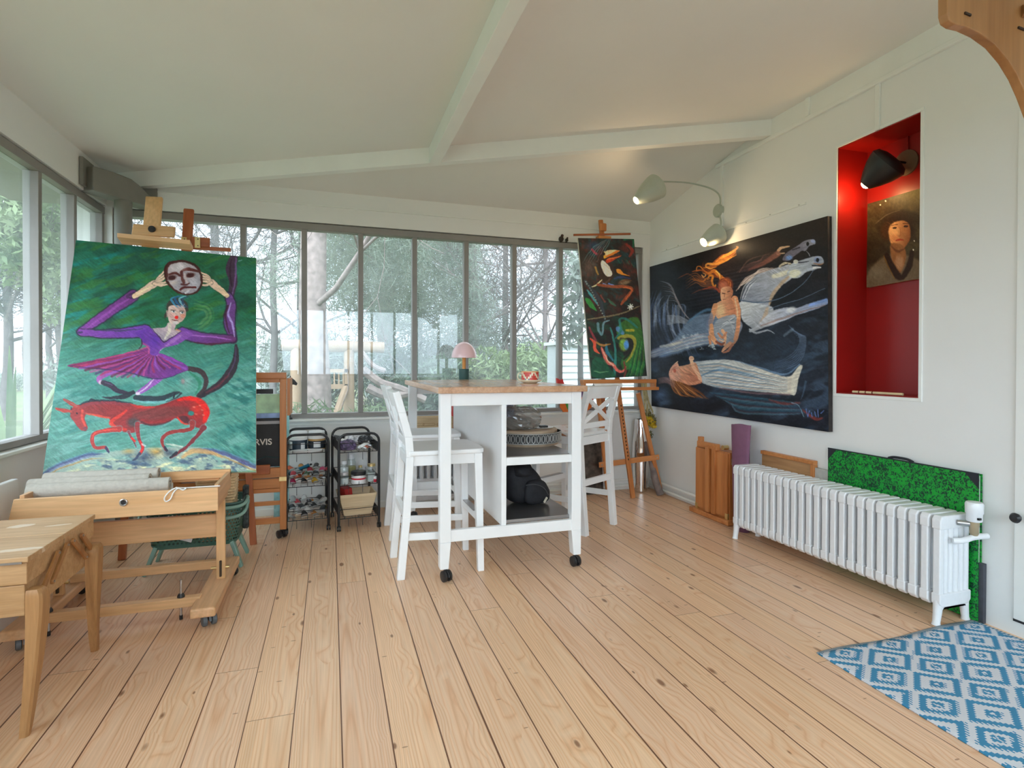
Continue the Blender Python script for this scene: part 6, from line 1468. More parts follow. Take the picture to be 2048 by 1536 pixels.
    p.line(B([(440, 400), (560, 365), (760, 370), (900, 385)]), [2, 6, 6, 4], (140, 52, 66), .7, 2.5); p.line(B([(860, 378), (940, 400), (1060, 402)]), [2, 6, 2], (214, 52, 44), .7, 2); p.line(B([(470, 455), (600, 480), (680, 492)]), [3, 5, 3], (224, 74, 54), .8, 1.6)
    p.line(B([(820, 430), (760, 480), (690, 530), (740, 585), (820, 590)]), [4, 6, 8, 8, 4], (228, 56, 44), .8, 2); p.ell(*B([(880, 530)])[0], 12, 9, (62, 70, 72), 0, .8, .8); p.ell(*B([(1320, 510)])[0], 11, 7, (78, 36, 46), .5, .9, .4); p.line(B([(1260, 485), (1290, 530), (1340, 552)]), [3, 4, 3], (224, 64, 46), .8)
    p.line(B([(950, 530), (1010, 552), (1120, 548), (1200, 515)]), [3, 4, 4, 2], (50, 44, 56), .6, 1.6); p.ell(*B([(1375, 455)])[0], 6.5, 5, (30, 130, 122), 0, .9, .5)
    for x, y in ((1400, 400), (1450, 390), (1470, 430), (1420, 460), (1480, 470)): p.ell(*B([(x, y)])[0], 3, 1.6, (216, 120, 100), .3, .7, .6)
    p.line(B([(420, 385), (500, 352), (620, 345), (760, 352), (880, 370)]), [2, 4, 4, 3, 1], (30, 40, 54), .85, 1.2); p.line(B([(500, 355), (520, 335), (560, 345)]), 3, (30, 40, 54), .9); p.line(B([(1160, 355), (1250, 322), (1290, 285)]), [1, 3, 4], (40, 40, 50), .8)
    p.poly(B([(430, 385), (380, 395), (345, 430), (345, 490), (385, 540), (430, 595), (475, 602), (492, 575), (478, 535), (465, 500), (475, 450)]), (158, 50, 50), 1, 1.3); p.line(B([(450, 430), (445, 500), (470, 560)]), [5, 5, 4], (226, 74, 56), .8, 1.5); p.ell(*B([(470, 585)])[0], 4, 3.5, (110, 60, 76), 0, .8, .6); p.ell(*B([(400, 460)])[0], 2.4, 2, (60, 20, 30)); p.line(B([(350, 410), (345, 450)]), 3, (40, 40, 60), .8)
    p.line(B([(290, 335), (350, 370), (420, 412)]), [4, 8, 5], (176, 60, 52)); p.line(B([(222, 412), (290, 430), (348, 440)]), [3, 8, 5], (180, 62, 54)); p.line(B([(290, 335), (350, 368), (410, 400)]), [1, 2, 1], (120, 150, 150), .5)
    for pts, w_, c in (([(760, 590), (640, 605), (555, 625), (528, 670), (545, 740), (600, 748), (645, 748), (672, 782)], [12, 9, 8, 7, 7, 6, 6, 4], (170, 52, 50)), ([(915, 545), (915, 600), (935, 680), (965, 750), (935, 805)], [10, 8, 7, 7, 6], (150, 54, 60)), ([(840, 615), (870, 670), (905, 745)], [6, 4, 2], (120, 66, 76)),
            ([(1385, 540), (1375, 585), (1290, 605), (1190, 620), (1135, 665), (1130, 715), (1155, 765)], [11, 8, 7, 7, 7, 6, 5], (150, 52, 52)), ([(1485, 575), (1430, 640), (1370, 710), (1290, 775), (1200, 830)], [10, 8, 7, 6, 5], (124, 46, 54))):
        p.line(B(pts), [a+3 for a in w_], (120, 176, 172), .5, 2); p.line(B(pts), w_, c, 1, 1)
    p.line(B([(740, 590), (640, 600), (555, 622), (530, 670)]), [3, 4, 3, 2], (226, 72, 56), .8); p.line(B([(940, 690), (965, 750), (935, 800)]), [3, 5, 4], (230, 40, 40), .9); p.line(B([(870, 670), (895, 695)]), [5, 4], (226, 44, 40)); p.line(B([(935, 800), (900, 845), (878, 858)]), [5, 5, 2], (56, 66, 92)); p.line(B([(650, 750), (672, 785)]), [5, 4], (52, 50, 84)); p.line(B([(1150, 745), (1165, 770)]), 5, (40, 40, 60)); p.line(B([(1250, 790), (1195, 832)]), [6, 4], (40, 36, 50))
    p.line(B([(1160, 715), (1220, 725), (1300, 740)]), [2, 5, 2], (222, 222, 206), .7, 1.6); p.line(B([(960, 720), (985, 735)]), 4, (222, 226, 222), .7); p.line(B([(1800, 850), (1830, 865), (1870, 870)]), 1.6, (70, 70, 96), .7)
    return p.finish(.2, -.25)
def art_toucan():
    Q = ((1156, 476), (1268, 478), (1294, 752), (1183, 758))
    p = Paint(Q, 200, 430, (30, 24, 24), .6)
    T = lambda L: [(1100+x*.2734, 420+y*.2734) for x, y in L]
    n = p.noise(16, 9, .6, 4); low = np.clip((p.Y-600)/80, 0, 1)
    p.wash((20, 58, 62), np.clip((n-.45)*3, 0, .8)*(1-low)); p.wash((86, 34, 30), np.clip((p.noise(12, 16, 0, 6)-.5)*3.4, 0, .8)*(1-low)); p.wash((24, 70, 46), np.clip((n-.4)*3, 0, .9)*low); p.wash((18, 24, 24), np.clip((p.noise(14, 14, 0, 8)-.48)*3, 0, .7)*low)
    p.glow(*T([(290, 420)])[0], 22, 30, (104, 84, 74), .8); p.glow(*T([(320, 470)])[0], 10, 9, (60, 40, 36), .7); p.glow(*T([(320, 260)])[0], 24, 12, (24, 66, 100), .8)
    for k in range(7): p.line(T([(230+22*k, 400-4*k), (300+18*k, 290), (380+12*k, 230-6*k)]), [0, 2, 1], ((110, 150, 152), (84, 96, 110), (150, 150, 150))[k % 3], .55, 1)
    for k in range(12): x, y = p.rng.uniform(480, 600), p.rng.uniform(260, 470); p.line(T([(x, y), (x+20, y+30)]), [1, 3, 1], ((30, 120, 84), (130, 40, 34), (36, 74, 110), (20, 84, 74))[k % 4], .7, 1.2)
    p.line(T([(560, 250), (600, 300), (580, 340)]), [5, 7, 4], (150, 44, 34), .8, 2); p.line(T([(540, 215), (605, 212), (608, 270)]), [4, 6, 3], (20, 110, 70), .8, 2); p.line(T([(305, 290), (340, 320)]), [5, 4], (170, 60, 76), .8, 1.6)
    # bird
    p.poly(T([(350, 400), (360, 340), (395, 320), (410, 350), (455, 400), (470, 460), (450, 510), (410, 535), (375, 510), (355, 450)]), (48, 30, 26), 1, 1.4); p.poly(T([(370, 390), (385, 365), (420, 400), (455, 450), (450, 480), (420, 485), (390, 455)]), (224, 214, 198), 1, 1.2); p.line(T([(440, 500), (400, 540), (380, 520)]), [3, 5, 3], (90, 62, 52), .7)
    p.poly(T([(390, 315), (420, 298), (470, 290), (510, 296), (490, 308), (440, 330), (408, 350), (394, 340)]), (226, 196, 150), 1, 1); p.line(T([(400, 345), (440, 328), (490, 302), (508, 297)]), [4, 4, 4, 1], (236, 120, 40), 1, .8); p.line(T([(396, 318), (400, 345)]), 4, (240, 160, 40), .9, .8)
    p.poly(T([(408, 372), (430, 350), (470, 345), (525, 330), (480, 360), (430, 388), (415, 388)]), (176, 54, 28), 1, 1); p.line(T([(420, 362), (470, 350), (515, 336)]), [1.5, 2, 1], (240, 130, 60), .9); p.ell(*T([(392, 322)])[0], 3, 3, (30, 20, 22)); p.line(T([(330, 420), (350, 470)]), [4, 3], (226, 160, 60), .6, 1.5)
    p.line(T([(300, 560), (340, 545), (380, 510)]), [2, 3, 2], (226, 220, 170), .9); p.line(T([(390, 540), (420, 550), (440, 562)]), 3, (96, 130, 190)); p.line(T([(430, 540), (465, 552)]), 3, (90, 124, 190))
    p.line(T([(350, 545), (450, 560), (540, 560), (600, 580), (560, 640), (520, 690)]), [5, 6, 6, 6, 7, 3], (150, 70, 40), .9, 1.2); p.line(T([(540, 565), (600, 585), (555, 650)]), [2, 3, 2], (196, 96, 50), .8)
    p.poly(T([(485, 435), (510, 430), (540, 465), (590, 480), (530, 475), (495, 460)]), (230, 130, 40), 1, 1); p.line(T([(470, 500), (520, 490), (590, 500)]), [3, 5, 2], (40, 60, 110), .8, 1.6); p.ell(*T([(545, 527)])[0], 11, 5, (140, 112, 80), -.2, .8, .6); p.line(T([(500, 540), (560, 510), (600, 520)]), [2, 4, 1], (100, 60, 40), .7)
    p.line(T([(260, 520), (300, 580), (350, 640), (385, 720), (400, 800)]), [6, 8, 8, 6, 4], (44, 56, 66), .9, 1.4)
    for k in range(16): f = k/15; x, y = 262+140*f, 525+270*f**1.1; p.ell(*T([(x, y)])[0], 1.5, 1.5, (140, 160, 150), 0, .8, .6)
    p.poly(T([(260, 640), (300, 660), (345, 735), (300, 715), (265, 680)]), (44, 132, 58), .95, 1.5); p.line(T([(270, 590), (310, 640), (350, 690)]), [3, 5, 2], (70, 150, 160), .9, 1.2); p.line(T([(420, 650), (450, 680), (480, 700)]), [2, 6, 2], (50, 120, 90), .7, 1.6); p.line(T([(370, 620), (400, 670)]), [2, 4], (150, 70, 60), .7, 1.4)
    p.line(T([(275, 800), (380, 785), (470, 770), (560, 745), (650, 705)]), [2.5, 3, 3, 2.5, 2], (120, 108, 78), .9, .9)
    for k in range(7): a = k*.9; p.line(T([(588, 710), (588+18*math.cos(a), 710+20*math.sin(a))]), 2.2, (216, 222, 206), .9, .8)
    # lower jungle
    p.poly(T([(490, 860), (560, 800), (640, 790), (670, 860), (680, 1000), (620, 1120), (540, 1180), (520, 1100), (600, 1020), (630, 950), (560, 930), (500, 930)]), (58, 112, 44), .8, 2.5); p.line(T([(500, 940), (570, 920), (620, 950), (610, 1040), (560, 1110)]), [6, 7, 7, 6, 3], (150, 140, 50), .9, 1.5); p.line(T([(520, 945), (590, 960), (590, 1030), (540, 1090)]), [5, 8, 7, 3], (30, 28, 26), .9, 1.6)
    p.ell(*T([(540, 985)])[0], 9, 12, (120, 160, 60), 0, .9, .5); p.ell(*T([(560, 985)])[0], 5, 9, (80, 140, 216), 0, .9, .5); p.line(T([(500, 870), (530, 900)]), [10, 8], (84, 130, 190), .8, 2); p.line(T([(560, 880), (610, 880)]), [5, 6], (190, 170, 50), .8, 1.8)
    p.line(T([(470, 1210), (480, 1050), (465, 950), (440, 860)]), [5, 5, 4, 3], (44, 116, 108), .95, 1.2); p.line(T([(480, 940), (520, 880), (510, 800), (560, 800), (640, 860)]), [3, 5, 4, 5, 3], (40, 110, 100), .9, 1.4); p.line(T([(460, 1100), (420, 1040), (410, 980)]), [3, 7, 3], (40, 110, 130), .9, 1.4)
    p.line(T([(350, 830), (355, 880), (380, 910), (390, 830), (430, 810)]), [5, 5, 4, 4, 3], (110, 150, 160), .85, 1.2); p.line(T([(290, 860), (320, 930), (340, 960)]), [3, 5, 2], (150, 50, 60), .8, 1.4)
    p.line(T([(295, 940), (325, 970), (330, 1020), (360, 1050)]), [3, 7, 6, 2], (226, 84, 60), .95, 1.3); p.line(T([(340, 965), (380, 990), (440, 980)]), [3, 5, 2], (190, 130, 60), .8, 1.4); p.line(T([(380, 1010), (400, 1060), (410, 1110), (460, 1130), (490, 1170), (530, 1180), (555, 1150)]), [4, 8, 7, 6, 6, 4, 2], (206, 96, 84), .95, 1.3); p.line(T([(385, 1015), (420, 1100), (470, 1140)]), [1, 3, 2], (240, 180, 150), .8)
    p.poly(T([(310, 1100), (380, 1080), (430, 1150), (480, 1220), (310, 1225)]), (22, 86, 56), .8, 3); p.line(T([(320, 1180), (370, 1190), (430, 1180)]), [2, 3, 1], (110, 160, 110), .7); p.ell(*T([(630, 1160)])[0], 14, 14, (22, 116, 50), 0, .7, .9); p.line(T([(540, 1110), (550, 1180), (545, 1220)]), [3, 5, 3], (120, 44, 40), .8)
    for k in range(10): p.line(T([(560+12*k, 1220), (600+10*k, 1100), (640+5*k, 960)]), [1, 3, 1], ((40, 120, 54), (20, 60, 44), (90, 140, 60))[k % 3], .6, 1.4)
    return p.finish(.25, .7)
# ------------------------------------------------------------------ toucan painting on its easel, right corner
def scaleP(P, k): return [CAMP+(Vector(p)-CAMP)*k for p in P]
TQ = ((1156, 476), (1268, 478), (1294, 752), (1183, 758))
TP = solve_quad(TQ, .48)
TN = (TP[1]-TP[0]).cross(TP[3]-TP[0]).normalized()
if TN.y > 0: TN = -TN
stretched('painting', 'tall narrow painting of a toucan in dark jungle standing on the corner easel', TP, .02, TN, art_toucan(), M_oil, 1.45, M_canvasedge)
eb = on_z(1266, 996)
t = thing('easel', 'orange-brown tripod easel in the corner holding the tall toucan painting', 'easel', (eb.x, eb.y, 0))
YT = 3.885
zt_ = TP[3].z
la, lb = on_y(1166, 768, YT), on_y(1312, 764, YT)
lz = min(TP[2].z, TP[3].z)-.004
MB().bb((la.x, YT-.01, lz-.03), (lb.x, YT+.055, lz)).build('canvas_ledge', M_orangeX, t, bevel=.003, world=True)
MB().bb((la.x-.01, YT-.03, lz-.085), (lb.x+.01, YT-.012, lz-.06)).build('tray_front', M_orangeX, t, bevel=.003, world=True)
MB().bb((la.x, YT-.012, lz-.085), (lb.x, YT+.055, lz-.073)).build('tray_floor', M_orangeX, t, bevel=.002, world=True)
for x in (la.x+.005, lb.x-.02): MB().bb((x, YT-.012, lz-.075), (x+.016, YT+.055, lz-.028)).build('tray_end', M_orangeX, t, bevel=.002, world=True)
mt_ = on_y(1200, 440, 4.03)
f0 = Vector((eb.x, eb.y, 0)); 
MB().bar(f0, on_y(1238, 792, 3.955), .036, .022, (1, 0, 0)).build('mast_lower', M_orangeZ, t, bevel=.003, world=True)
MB().bar(on_y(1239, 800, 3.957), on_y(1201, 440, 4.035), .036, .02, (1, 0, 0)).build('mast', M_orangeZ, t, bevel=.003, world=True)
mb = MB()
for k in range(16):
    q = f0.lerp(on_y(1238, 792, 3.955), .38+.035*k); mb.box(q+Vector((0, -.0125, 0)), (.008, .004, .014))
mb.build('notches', plain('dark_notch', (.05, .025, .012), .8), t, world=True)
rl = on_z(1341, 985); rl.x = min(rl.x, 2.575)
MB().bar((rl.x, rl.y-.02, 0), on_y(1276, 786, 3.93), .034, .022, (1, 0, 0)).build('leg', M_orangeZ, t, bevel=.003, world=True)
ll = on_z(1196, 983)
MB().bar((ll.x, 4.0, 0), on_y(1196, 786, 3.95), .034, .022, (1, 0, 0)).build('leg', M_orangeZ, t, bevel=.003, world=True)
MB().bar((ll.x+.07, 4.10, 0), on_y(1205, 786, 4.02), .03, .02, (1, 0, 0)).build('leg', M_redZ, t, bevel=.003, world=True)
ca, cb = on_y(1198, 930, 3.965), on_y(1318, 914, 3.91)
MB().bar(ca, cb, .014, .042, (0, 1, 0)).build('cross_bar', M_orangeX, t, bevel=.003, world=True)
for q in (ca.lerp(cb, .04), ca.lerp(cb, .96)): MB().cyl(q+Vector((0, -.008, 0)), q+Vector((0, -.011, 0)), .006, 10).build('bolt', M_steel, t, world=True)
a, c = on_y(1147, 470, 4.02), on_y(1261, 468, 4.0)
MB().bar(a, c, .014, .016, (0, 1, 0)).build('top_bar', M_redX, t, bevel=.003, world=True)
q = on_y(1206, 472, 3.99); MB().bb((q.x-.05, 3.965, TP[0].z+.006), (q.x+.06, 4.02, TP[0].z+.034)).build('top_clamp', M_orangeX, t, bevel=.003, world=True)
q = on_y(1205, 458, 4.02); MB().bb((q.x-.03, 4.0, q.z-.02), (q.x+.03, 4.022, q.z+.045)).build('clamp_block', M_orangeZ, t, bevel=.012, world=True)
a, c = on_y(1187, 771, YT-.02), on_y(1243, 768, YT-.02)
t = thing('paper_roll', 'rolled white paper lying on the ledge of the toucan easel', 'roll', a)
zr_ = lz-.06+.016
MB().lathe((a.x, YT-.02, zr_), [(.008, 0), (.016, 0), (.016, c.x-a.x), (.008, c.x-a.x)], 16, (1, 0, 0), cap=False).build('sheet', plain('white_paper', (.84, .84, .83), .7), t, smooth=True, world=True)
# chrome vase
vb = on_z(1281, 983); k_ = (vb-CAMP).dot(Fv)/FPX
t = thing('floor_vase', 'tall silver floor vase standing behind the legs of the corner easel', 'vase', vb)
pr = [(0, 0), (10*k_, 0), (13*k_, .01), (14.5*k_, 30*k_), (16.5*k_, 70*k_), (16*k_, 95*k_), (13*k_, 125*k_), (11*k_, 145*k_), (9.5*k_, 145*k_), (11.5*k_, 120*k_), (14*k_, 60*k_), (0, 40*k_)]
MB().lathe((0, 0, 0), pr, 40, cap=False).build('body', plain('mirror_silver', (.86, .85, .83), .07, metal=1.0, var=.02), t, smooth=True)
# dried flowers hanging upside down and a bark stick in the corner
random.seed(5)
fb = on_y(1300, 870, 4.08); ft = on_y(1289, 770, 4.12)
t = thing('dried_bouquet', 'dried yellow flowers hanging upside down in the corner by the dark painting', 'bouquet', ft)
mb = MB()
for k in range(16):
    a = ft+Vector((random.uniform(-.03, .03), random.uniform(-.02, .02), .02)); c = fb+Vector((random.uniform(-.05, .04), random.uniform(-.03, .03), random.uniform(.05, .2)))
    mb.tube([a, a.lerp(c, .5)+Vector((random.uniform(-.01, .01), 0, 0)), c], .0035, 5)
mb.build('stem', plain('dry_straw', rgb(190, 176, 130), .8, var=.25), t, world=True)
V, F = leaves([tuple(fb+Vector((0, 0, .12))), tuple(fb+Vector((-.012, 0, .17))), tuple(fb+Vector((0, 0, 0)))], [.05, .045, .03], 260, .018, 1.6)
np_mesh('dry_leaves', V-np.array(ft), F, leafmat('olive_dry_leaves', (.12, .12, .04, 1), (.28, .24, .09, 1)), t)
V, F = leaves([tuple(on_y(1303, 846, 4.05)), tuple(on_y(1299, 838, 4.05)), tuple(on_y(1308, 852, 4.05))], [.035, .03, .025], 150, .016, 1.2)
np_mesh('flower_heads', V-np.array(ft), F, leafmat('yellow_petals', rgb(214, 176, 40), rgb(240, 214, 70)), t)
MB().cyl(ft+Vector((0, -.006, .02)), ft+Vector((0, -.006, .06)), .004, 8).build('string', M_canvasedge, t, world=True)
a = on_z(1330, 990); a.y = min(a.y, 4.0); a.x = min(a.x, 2.54)
t = thing('bark_stick', 'dark bark covered stick leaning in the corner behind the easel leg', 'stick', a)
MB().tube(crom([a+Vector((0, 0, .005)), a+Vector((-.03, .03, .12)), a+Vector((-.045, .06, .26)), a+Vector((-.06, .10, .42))], 4), [.03]*6+[.026]*7, 12).build('stem', M_bark, t, smooth=True, world=True)
# dark canvas leaning behind the right stool
a, c = on_y(1166, 900, 4.14), on_y(1203, 900, 4.14)
t = thing('canvas', 'dark unframed canvas leaning on the back wall behind the chipped stool', 'canvas', ((a.x+c.x)/2, 4.14, 0))
zt_ = on_y(1180, 885, 4.14).z
MB().hexa([(a.x, 4.10, .002), (c.x, 4.10, .002), (c.x, 4.12, .002), (a.x, 4.12, .002)], [(a.x, 4.145, zt_), (c.x, 4.145, zt_), (c.x, 4.165, zt_), (a.x, 4.165, zt_)]).build('face', plain('dark_abstract_paint', (.06, .045, .035, 1), .5, var=1.4, scale=16), t, world=True)
# painted rooster on the sill
rb = on_y(1150, 826, YB-.0); SZ_ = SZ-.004
def sill(x): return Vector((x, 4.215, SZ+.03))
xs = [on_y(x, 800, 4.215).x for x in (1119, 1187)]
t = thing('painted_rooster', 'brightly painted wooden rooster standing on the sill right of the table', 'figurine', sill((xs[0]+xs[1])/2))
cols = {n: plain('toy_'+n, c, .4) for n, c in (('orange', rgb(236, 120, 40)), ('red', rgb(200, 44, 40)), ('green', rgb(62, 160, 58)), ('purple', rgb(110, 70, 120)))}
def px_prism(name, pts, mat, y0=4.205, y1=4.235):
    P = [on_y(x, y, y0) for x, y in pts]; return MB().prism(P, (0, y1-y0, 0)).build(name, mat, t, bevel=.003, world=True)
px_prism('body', [(1122, 800), (1150, 792), (1182, 798), (1184, 815), (1170, 826), (1128, 826), (1120, 814)], cols['orange'])
px_prism('wing', [(1130, 804), (1146, 798), (1172, 802), (1174, 818), (1136, 820)], cols['green'], 4.198, 4.207)
px_prism('tail', [(1166, 800), (1176, 776), (1184, 772), (1188, 796), (1184, 812)], cols['red'])
px_prism('neck', [(1120, 806), (1118, 770), (1128, 764), (1138, 800)], cols['red'])
px_prism('comb', [(1116, 772), (1114, 756), (1121, 760), (1126, 758), (1129, 770)], cols['red'])
px_prism('crest', [(1142, 800), (1150, 772), (1166, 768), (1168, 800)], cols['purple'], 4.212, 4.23)
# tiny dark birds above the window
for k, (x, h) in enumerate(((1122, 13), (1133, 8))):
    q = on_y(x, 484, YB-.012); t = thing('bird_ornament', ('larger' if k == 0 else 'smaller')+' of two tiny dark bird ornaments above the back window', 'ornament', q, 0, 'bird ornaments above the window')
    kk = (q-CAMP).dot(Fv)/FPX
    MB().ball((0, -.004, h*.45*kk), h*.42*kk, 12, 8, (1.0, .8, 1.0)).build('body', plain('dark_brown_wood', (.03, .018, .012, 1), .5), t, smooth=True)
    MB().ball((h*.15*kk, -.006, h*.95*kk), h*.24*kk, 10, 7).build('head', plain('dark_red_brown', (.06, .02, .014, 1), .5), t, smooth=True)
    MB().bb((-.006, -.004, -.002), (.006, .012, .006)).build('peg', MATS['dark_brown_wood'], t)

# ------------------------------------------------------------------ low radiator and wine crate under the back window
xa_, xb_ = on_y(808, 960, 4.1).x, 1.02
t = thing('radiator', 'small white column radiator under the back window behind the stools', 'radiator', ((xa_+xb_)/2, 4.12, 0))
pitch = .05; n = int((xb_-xa_)/pitch)
mb = MB()
for i in range(n): mb.tube([(xa_+pitch*(i+.5), 4.08, .09), (xa_+pitch*(i+.5), 4.08, .53)], .0155, 10)
mb.build('front_tubes', M_rad, t, smooth=True, world=True)
mb = MB()
for i in range(n): mb.tube([(xa_+pitch*(i+.5), 4.13, .09), (xa_+pitch*(i+.5), 4.13, .53)], .0155, 10)
mb.build('back_tubes', M_rad, t, smooth=True, world=True)
for z in (.075, .20, .335, .545): MB().bb((xa_, 4.06, z-.02), (xb_, 4.15, z+.02)).build('header', M_rad, t, bevel=.012, seg=3, world=True)
for x in (xa_+.05, xb_-.05): MB().bb((x-.015, 4.08, 0), (x+.015, 4.13, .06)).build('foot', M_rad, t, world=True)
xw0, xw1 = on_y(826, 850, 4.06).x, on_y(906, 850, 4.06).x
t = thing('wine_crate', 'pale wooden wine crate lying on the small radiator under the back window', 'crate', ((xw0+xw1)/2, 4.1, .565))
zt_ = on_y(868, 834, 4.06).z
MB().bb((xw0, 4.06, .566), (xw1, 4.072, zt_)).build('front_board', M_crate, t, bevel=.001, world=True)
MB().bb((xw0, 4.15, .566), (xw1, 4.16, zt_)).build('back_board', M_crate, t, bevel=.001, world=True)
for x in (xw0, xw1-.012): MB().bb((x, 4.072, .566), (x+.012, 4.15, zt_)).build('end_board', M_crate, t, bevel=.001, world=True)
MB().bb((xw0+.012, 4.072, .566), (xw1-.012, 4.15, .576)).build('floor_board', M_crate, t, world=True)
M_brand = plain('burnt_mark', rgb(150, 108, 70), .7)
mb = MB()
for px_, w_ in ((841, 8), (858, 13), (877, 3)):
    q = on_y(px_, 849, 4.058); mb.tube([q+Vector((w_*.0035*math.cos(a), 0, .010*math.sin(a)+.003*math.sin(3*a))) for a in [2*PI*k/12 for k in range(12)]], .0012, 4, closed=True)
mb.build('brand_mark', M_brand, t, world=True)
q = on_y(906, 822, 4.1)
t = thing('red_tin', 'small red tin behind the wine crate, seen beside the table panel', 'tin', (q.x+.02, 4.115, .577))
MB().bb((q.x-.005, 4.09, .577), (q.x+.05, 4.14, q.z+.04)).build('body', cols['red'], t, bevel=.004, world=True)

# ------------------------------------------------------------------ black wire trolleys
W_, D_ = .250, .365
def trolley(label, loc, rz):
    t = thing('wire_trolley', label, 'trolley', loc, rz, 'black wire trolleys under the back window')
    for y in (-D_/2, D_/2):
        w = W_/2; h = .612; r = .05
        pts = [(-w, y, .032), (-w, y, h-r)]+[(-w+r-r*math.cos(a), y, h-r+r*math.sin(a)) for a in (.4, .8, 1.2)]+[(-w+r, y, h), (w-r, y, h)]+[(w-r+r*math.sin(a), y, h-r+r*math.cos(a)) for a in (.4, .8, 1.2)]+[(w, y, h-r), (w, y, .032)]
        hf = MB().tube(pts, .0085, 10).build('hoop_frame', M_blackmetal, t, smooth=True)
        for x in (-w, w): caster_local(hf, x, y)
    for z in (.075, .285, .495):
        mb = MB(); w, d = W_/2-.008, D_/2-.008
        for zz, rr_ in ((z, .0028), (z+.058, .0024)):
            mb.tube([(-w, -d, zz), (w, -d, zz), (w, d, zz), (-w, d, zz)], rr_, 6, closed=True)
        for x in (-w*.75, 0, w*.75): mb.tube([(x, -d, z+.02), (x, -d, z), (x, d, z), (x, d, z+.02)], .0017, 4)
        for k in range(8): y = -d+2*d*k/7; mb.tube([(-w, y, z+.001), (w, y, z+.001)], .0011, 4)
        for k in range(7): x = -w+2*w*k/6; mb.tube([(x, -d, z-.001), (x, d, z-.001)], .0011, 4)
        mb.build('wire_basket', M_blackmetal, t)
        for x in (-w-.002, w-.001): MB().bb((x, -d, z+.004), (x+.003, d, z+.055)).build('side_band', plain('dark_mesh_band', (.03, .03, .033, 1), .5, var=.5, scale=300), t)
        for x in (-w*.55, w*.2): MB().tube([(x, -d, z), (x, -d-.001, z-.045), (x, -d-.008, z-.05)], .0016, 5).build('hook', M_blackmetal, t)
    return t
def caster_local(t, x, y):
    mb = MB()
    for s in (-1, 1): mb.lathe((x+s*.0025, y, .0165), [(0, 0), (.0165, 0), (.0165, .009), (0, .010)], 14, (s, 0, 0))
    mb.cyl((x, y, .028), (x, y, .036), .007, 8); mb.build('caster', M_black, t, smooth=True)
L1 = Vector((-.145, 3.905, 0)); R1 = math.radians(2.5); L2 = Vector((.155, 3.865, 0)); R2_ = math.radians(6)
t1 = trolley('black wire trolley with paint tubes, left of the pair under the window', L1, R1)
t2 = dup(t1, L2, R2_, 'black wire trolley with jars and a pale crate, right of the pair')
def onT(L, R, x, y, z): return L+Matrix.Rotation(R, 3, 'Z') @ Vector((x, y, z))
Z1, Z2, Z3 = .0775, .2875, .4975
# tubs on the left trolley
M_lid = plain('white_plastic_lid', (.82, .83, .84), .35, var=.02); M_tubk = plain('black_tub', (.025, .035, .05, 1), .4); M_gold = plain('gold_band', rgb(196, 154, 96), .4)
def tub(name, label, p, r, h, bands, lidr=1.03, lidh=.022, group=None, cat='tub', lid=M_lid):
    t = thing(name, label, cat, p, 0, group)
    mb = MB(); ms = []
    z = 0
    for i, (hh, m) in enumerate(bands):
        mb.cur = i; ms.append(m); mb.lathe((0, 0, h*z), [(r, 0), (r, h*hh)], 28, cap=(i == 0)); z += hh
    mb.build('body', ms, t, smooth=True)
    MB().lathe((0, 0, h), [(r*.9, 0), (r*lidr, 0), (r*lidr, lidh*.85), (r*lidr*.94, lidh), (0, lidh)], 28).build('lid', lid, t, smooth=True)
    return t
def lab(t, r, ang, wdt, z0, z1, m):
    MB().grid(lambda u, v: (math.cos(ang+(u-.5)*wdt)*(r+.0008), math.sin(ang+(u-.5)*wdt)*(r+.0008), z0+(z1-z0)*v), 8, 1).build('paper_label', m, t, solid=.001)
a = tub('paint_tub', 'dark blue paint tub with white lid in the left trolley top tray', onT(L1, R1, -.055, -.03, Z3), .055, .068, [(1, plain('navy_tub', (.03, .05, .075, 1), .4))], group='paint tubs on the left trolley')
lab(a, .055, -1.0, .5, .012, .05, M_lid); lab(a, .055, -2.5, .5, .012, .06, M_lid)
b = tub('paint_tub', 'black paint tub with gold bands and white lid in the left trolley', onT(L1, R1, .057, -.03, Z3), .054, .072, [(.14, M_gold), (.68, M_tubk), (.18, M_gold)], group='paint tubs on the left trolley')
lab(b, .054, -1.5, .8, .018, .052, M_lid)
for k, x in enumerate((-.05, .06)):
    tub('paint_tub', ('left' if k == 0 else 'right')+' of two plain white tubs at the back of the left trolley', onT(L1, R1, x, .085, Z3), .05, .085, [(1, M_lid)], group='paint tubs on the left trolley')
t = thing('oval_palette', 'white oval dish at the front edge of the left trolley top tray', 'dish', onT(L1, R1, .0, -.128, Z3), R1)
mb = MB(); mb.lathe((0, 0, 0), [(0, .001), (.045, .001), (.052, .010), (.050, .011), (.043, .004), (0, .004)], 32)
for v in mb.v: v.x *= 2.05
mb.build('dish', M_lid, t, smooth=True)
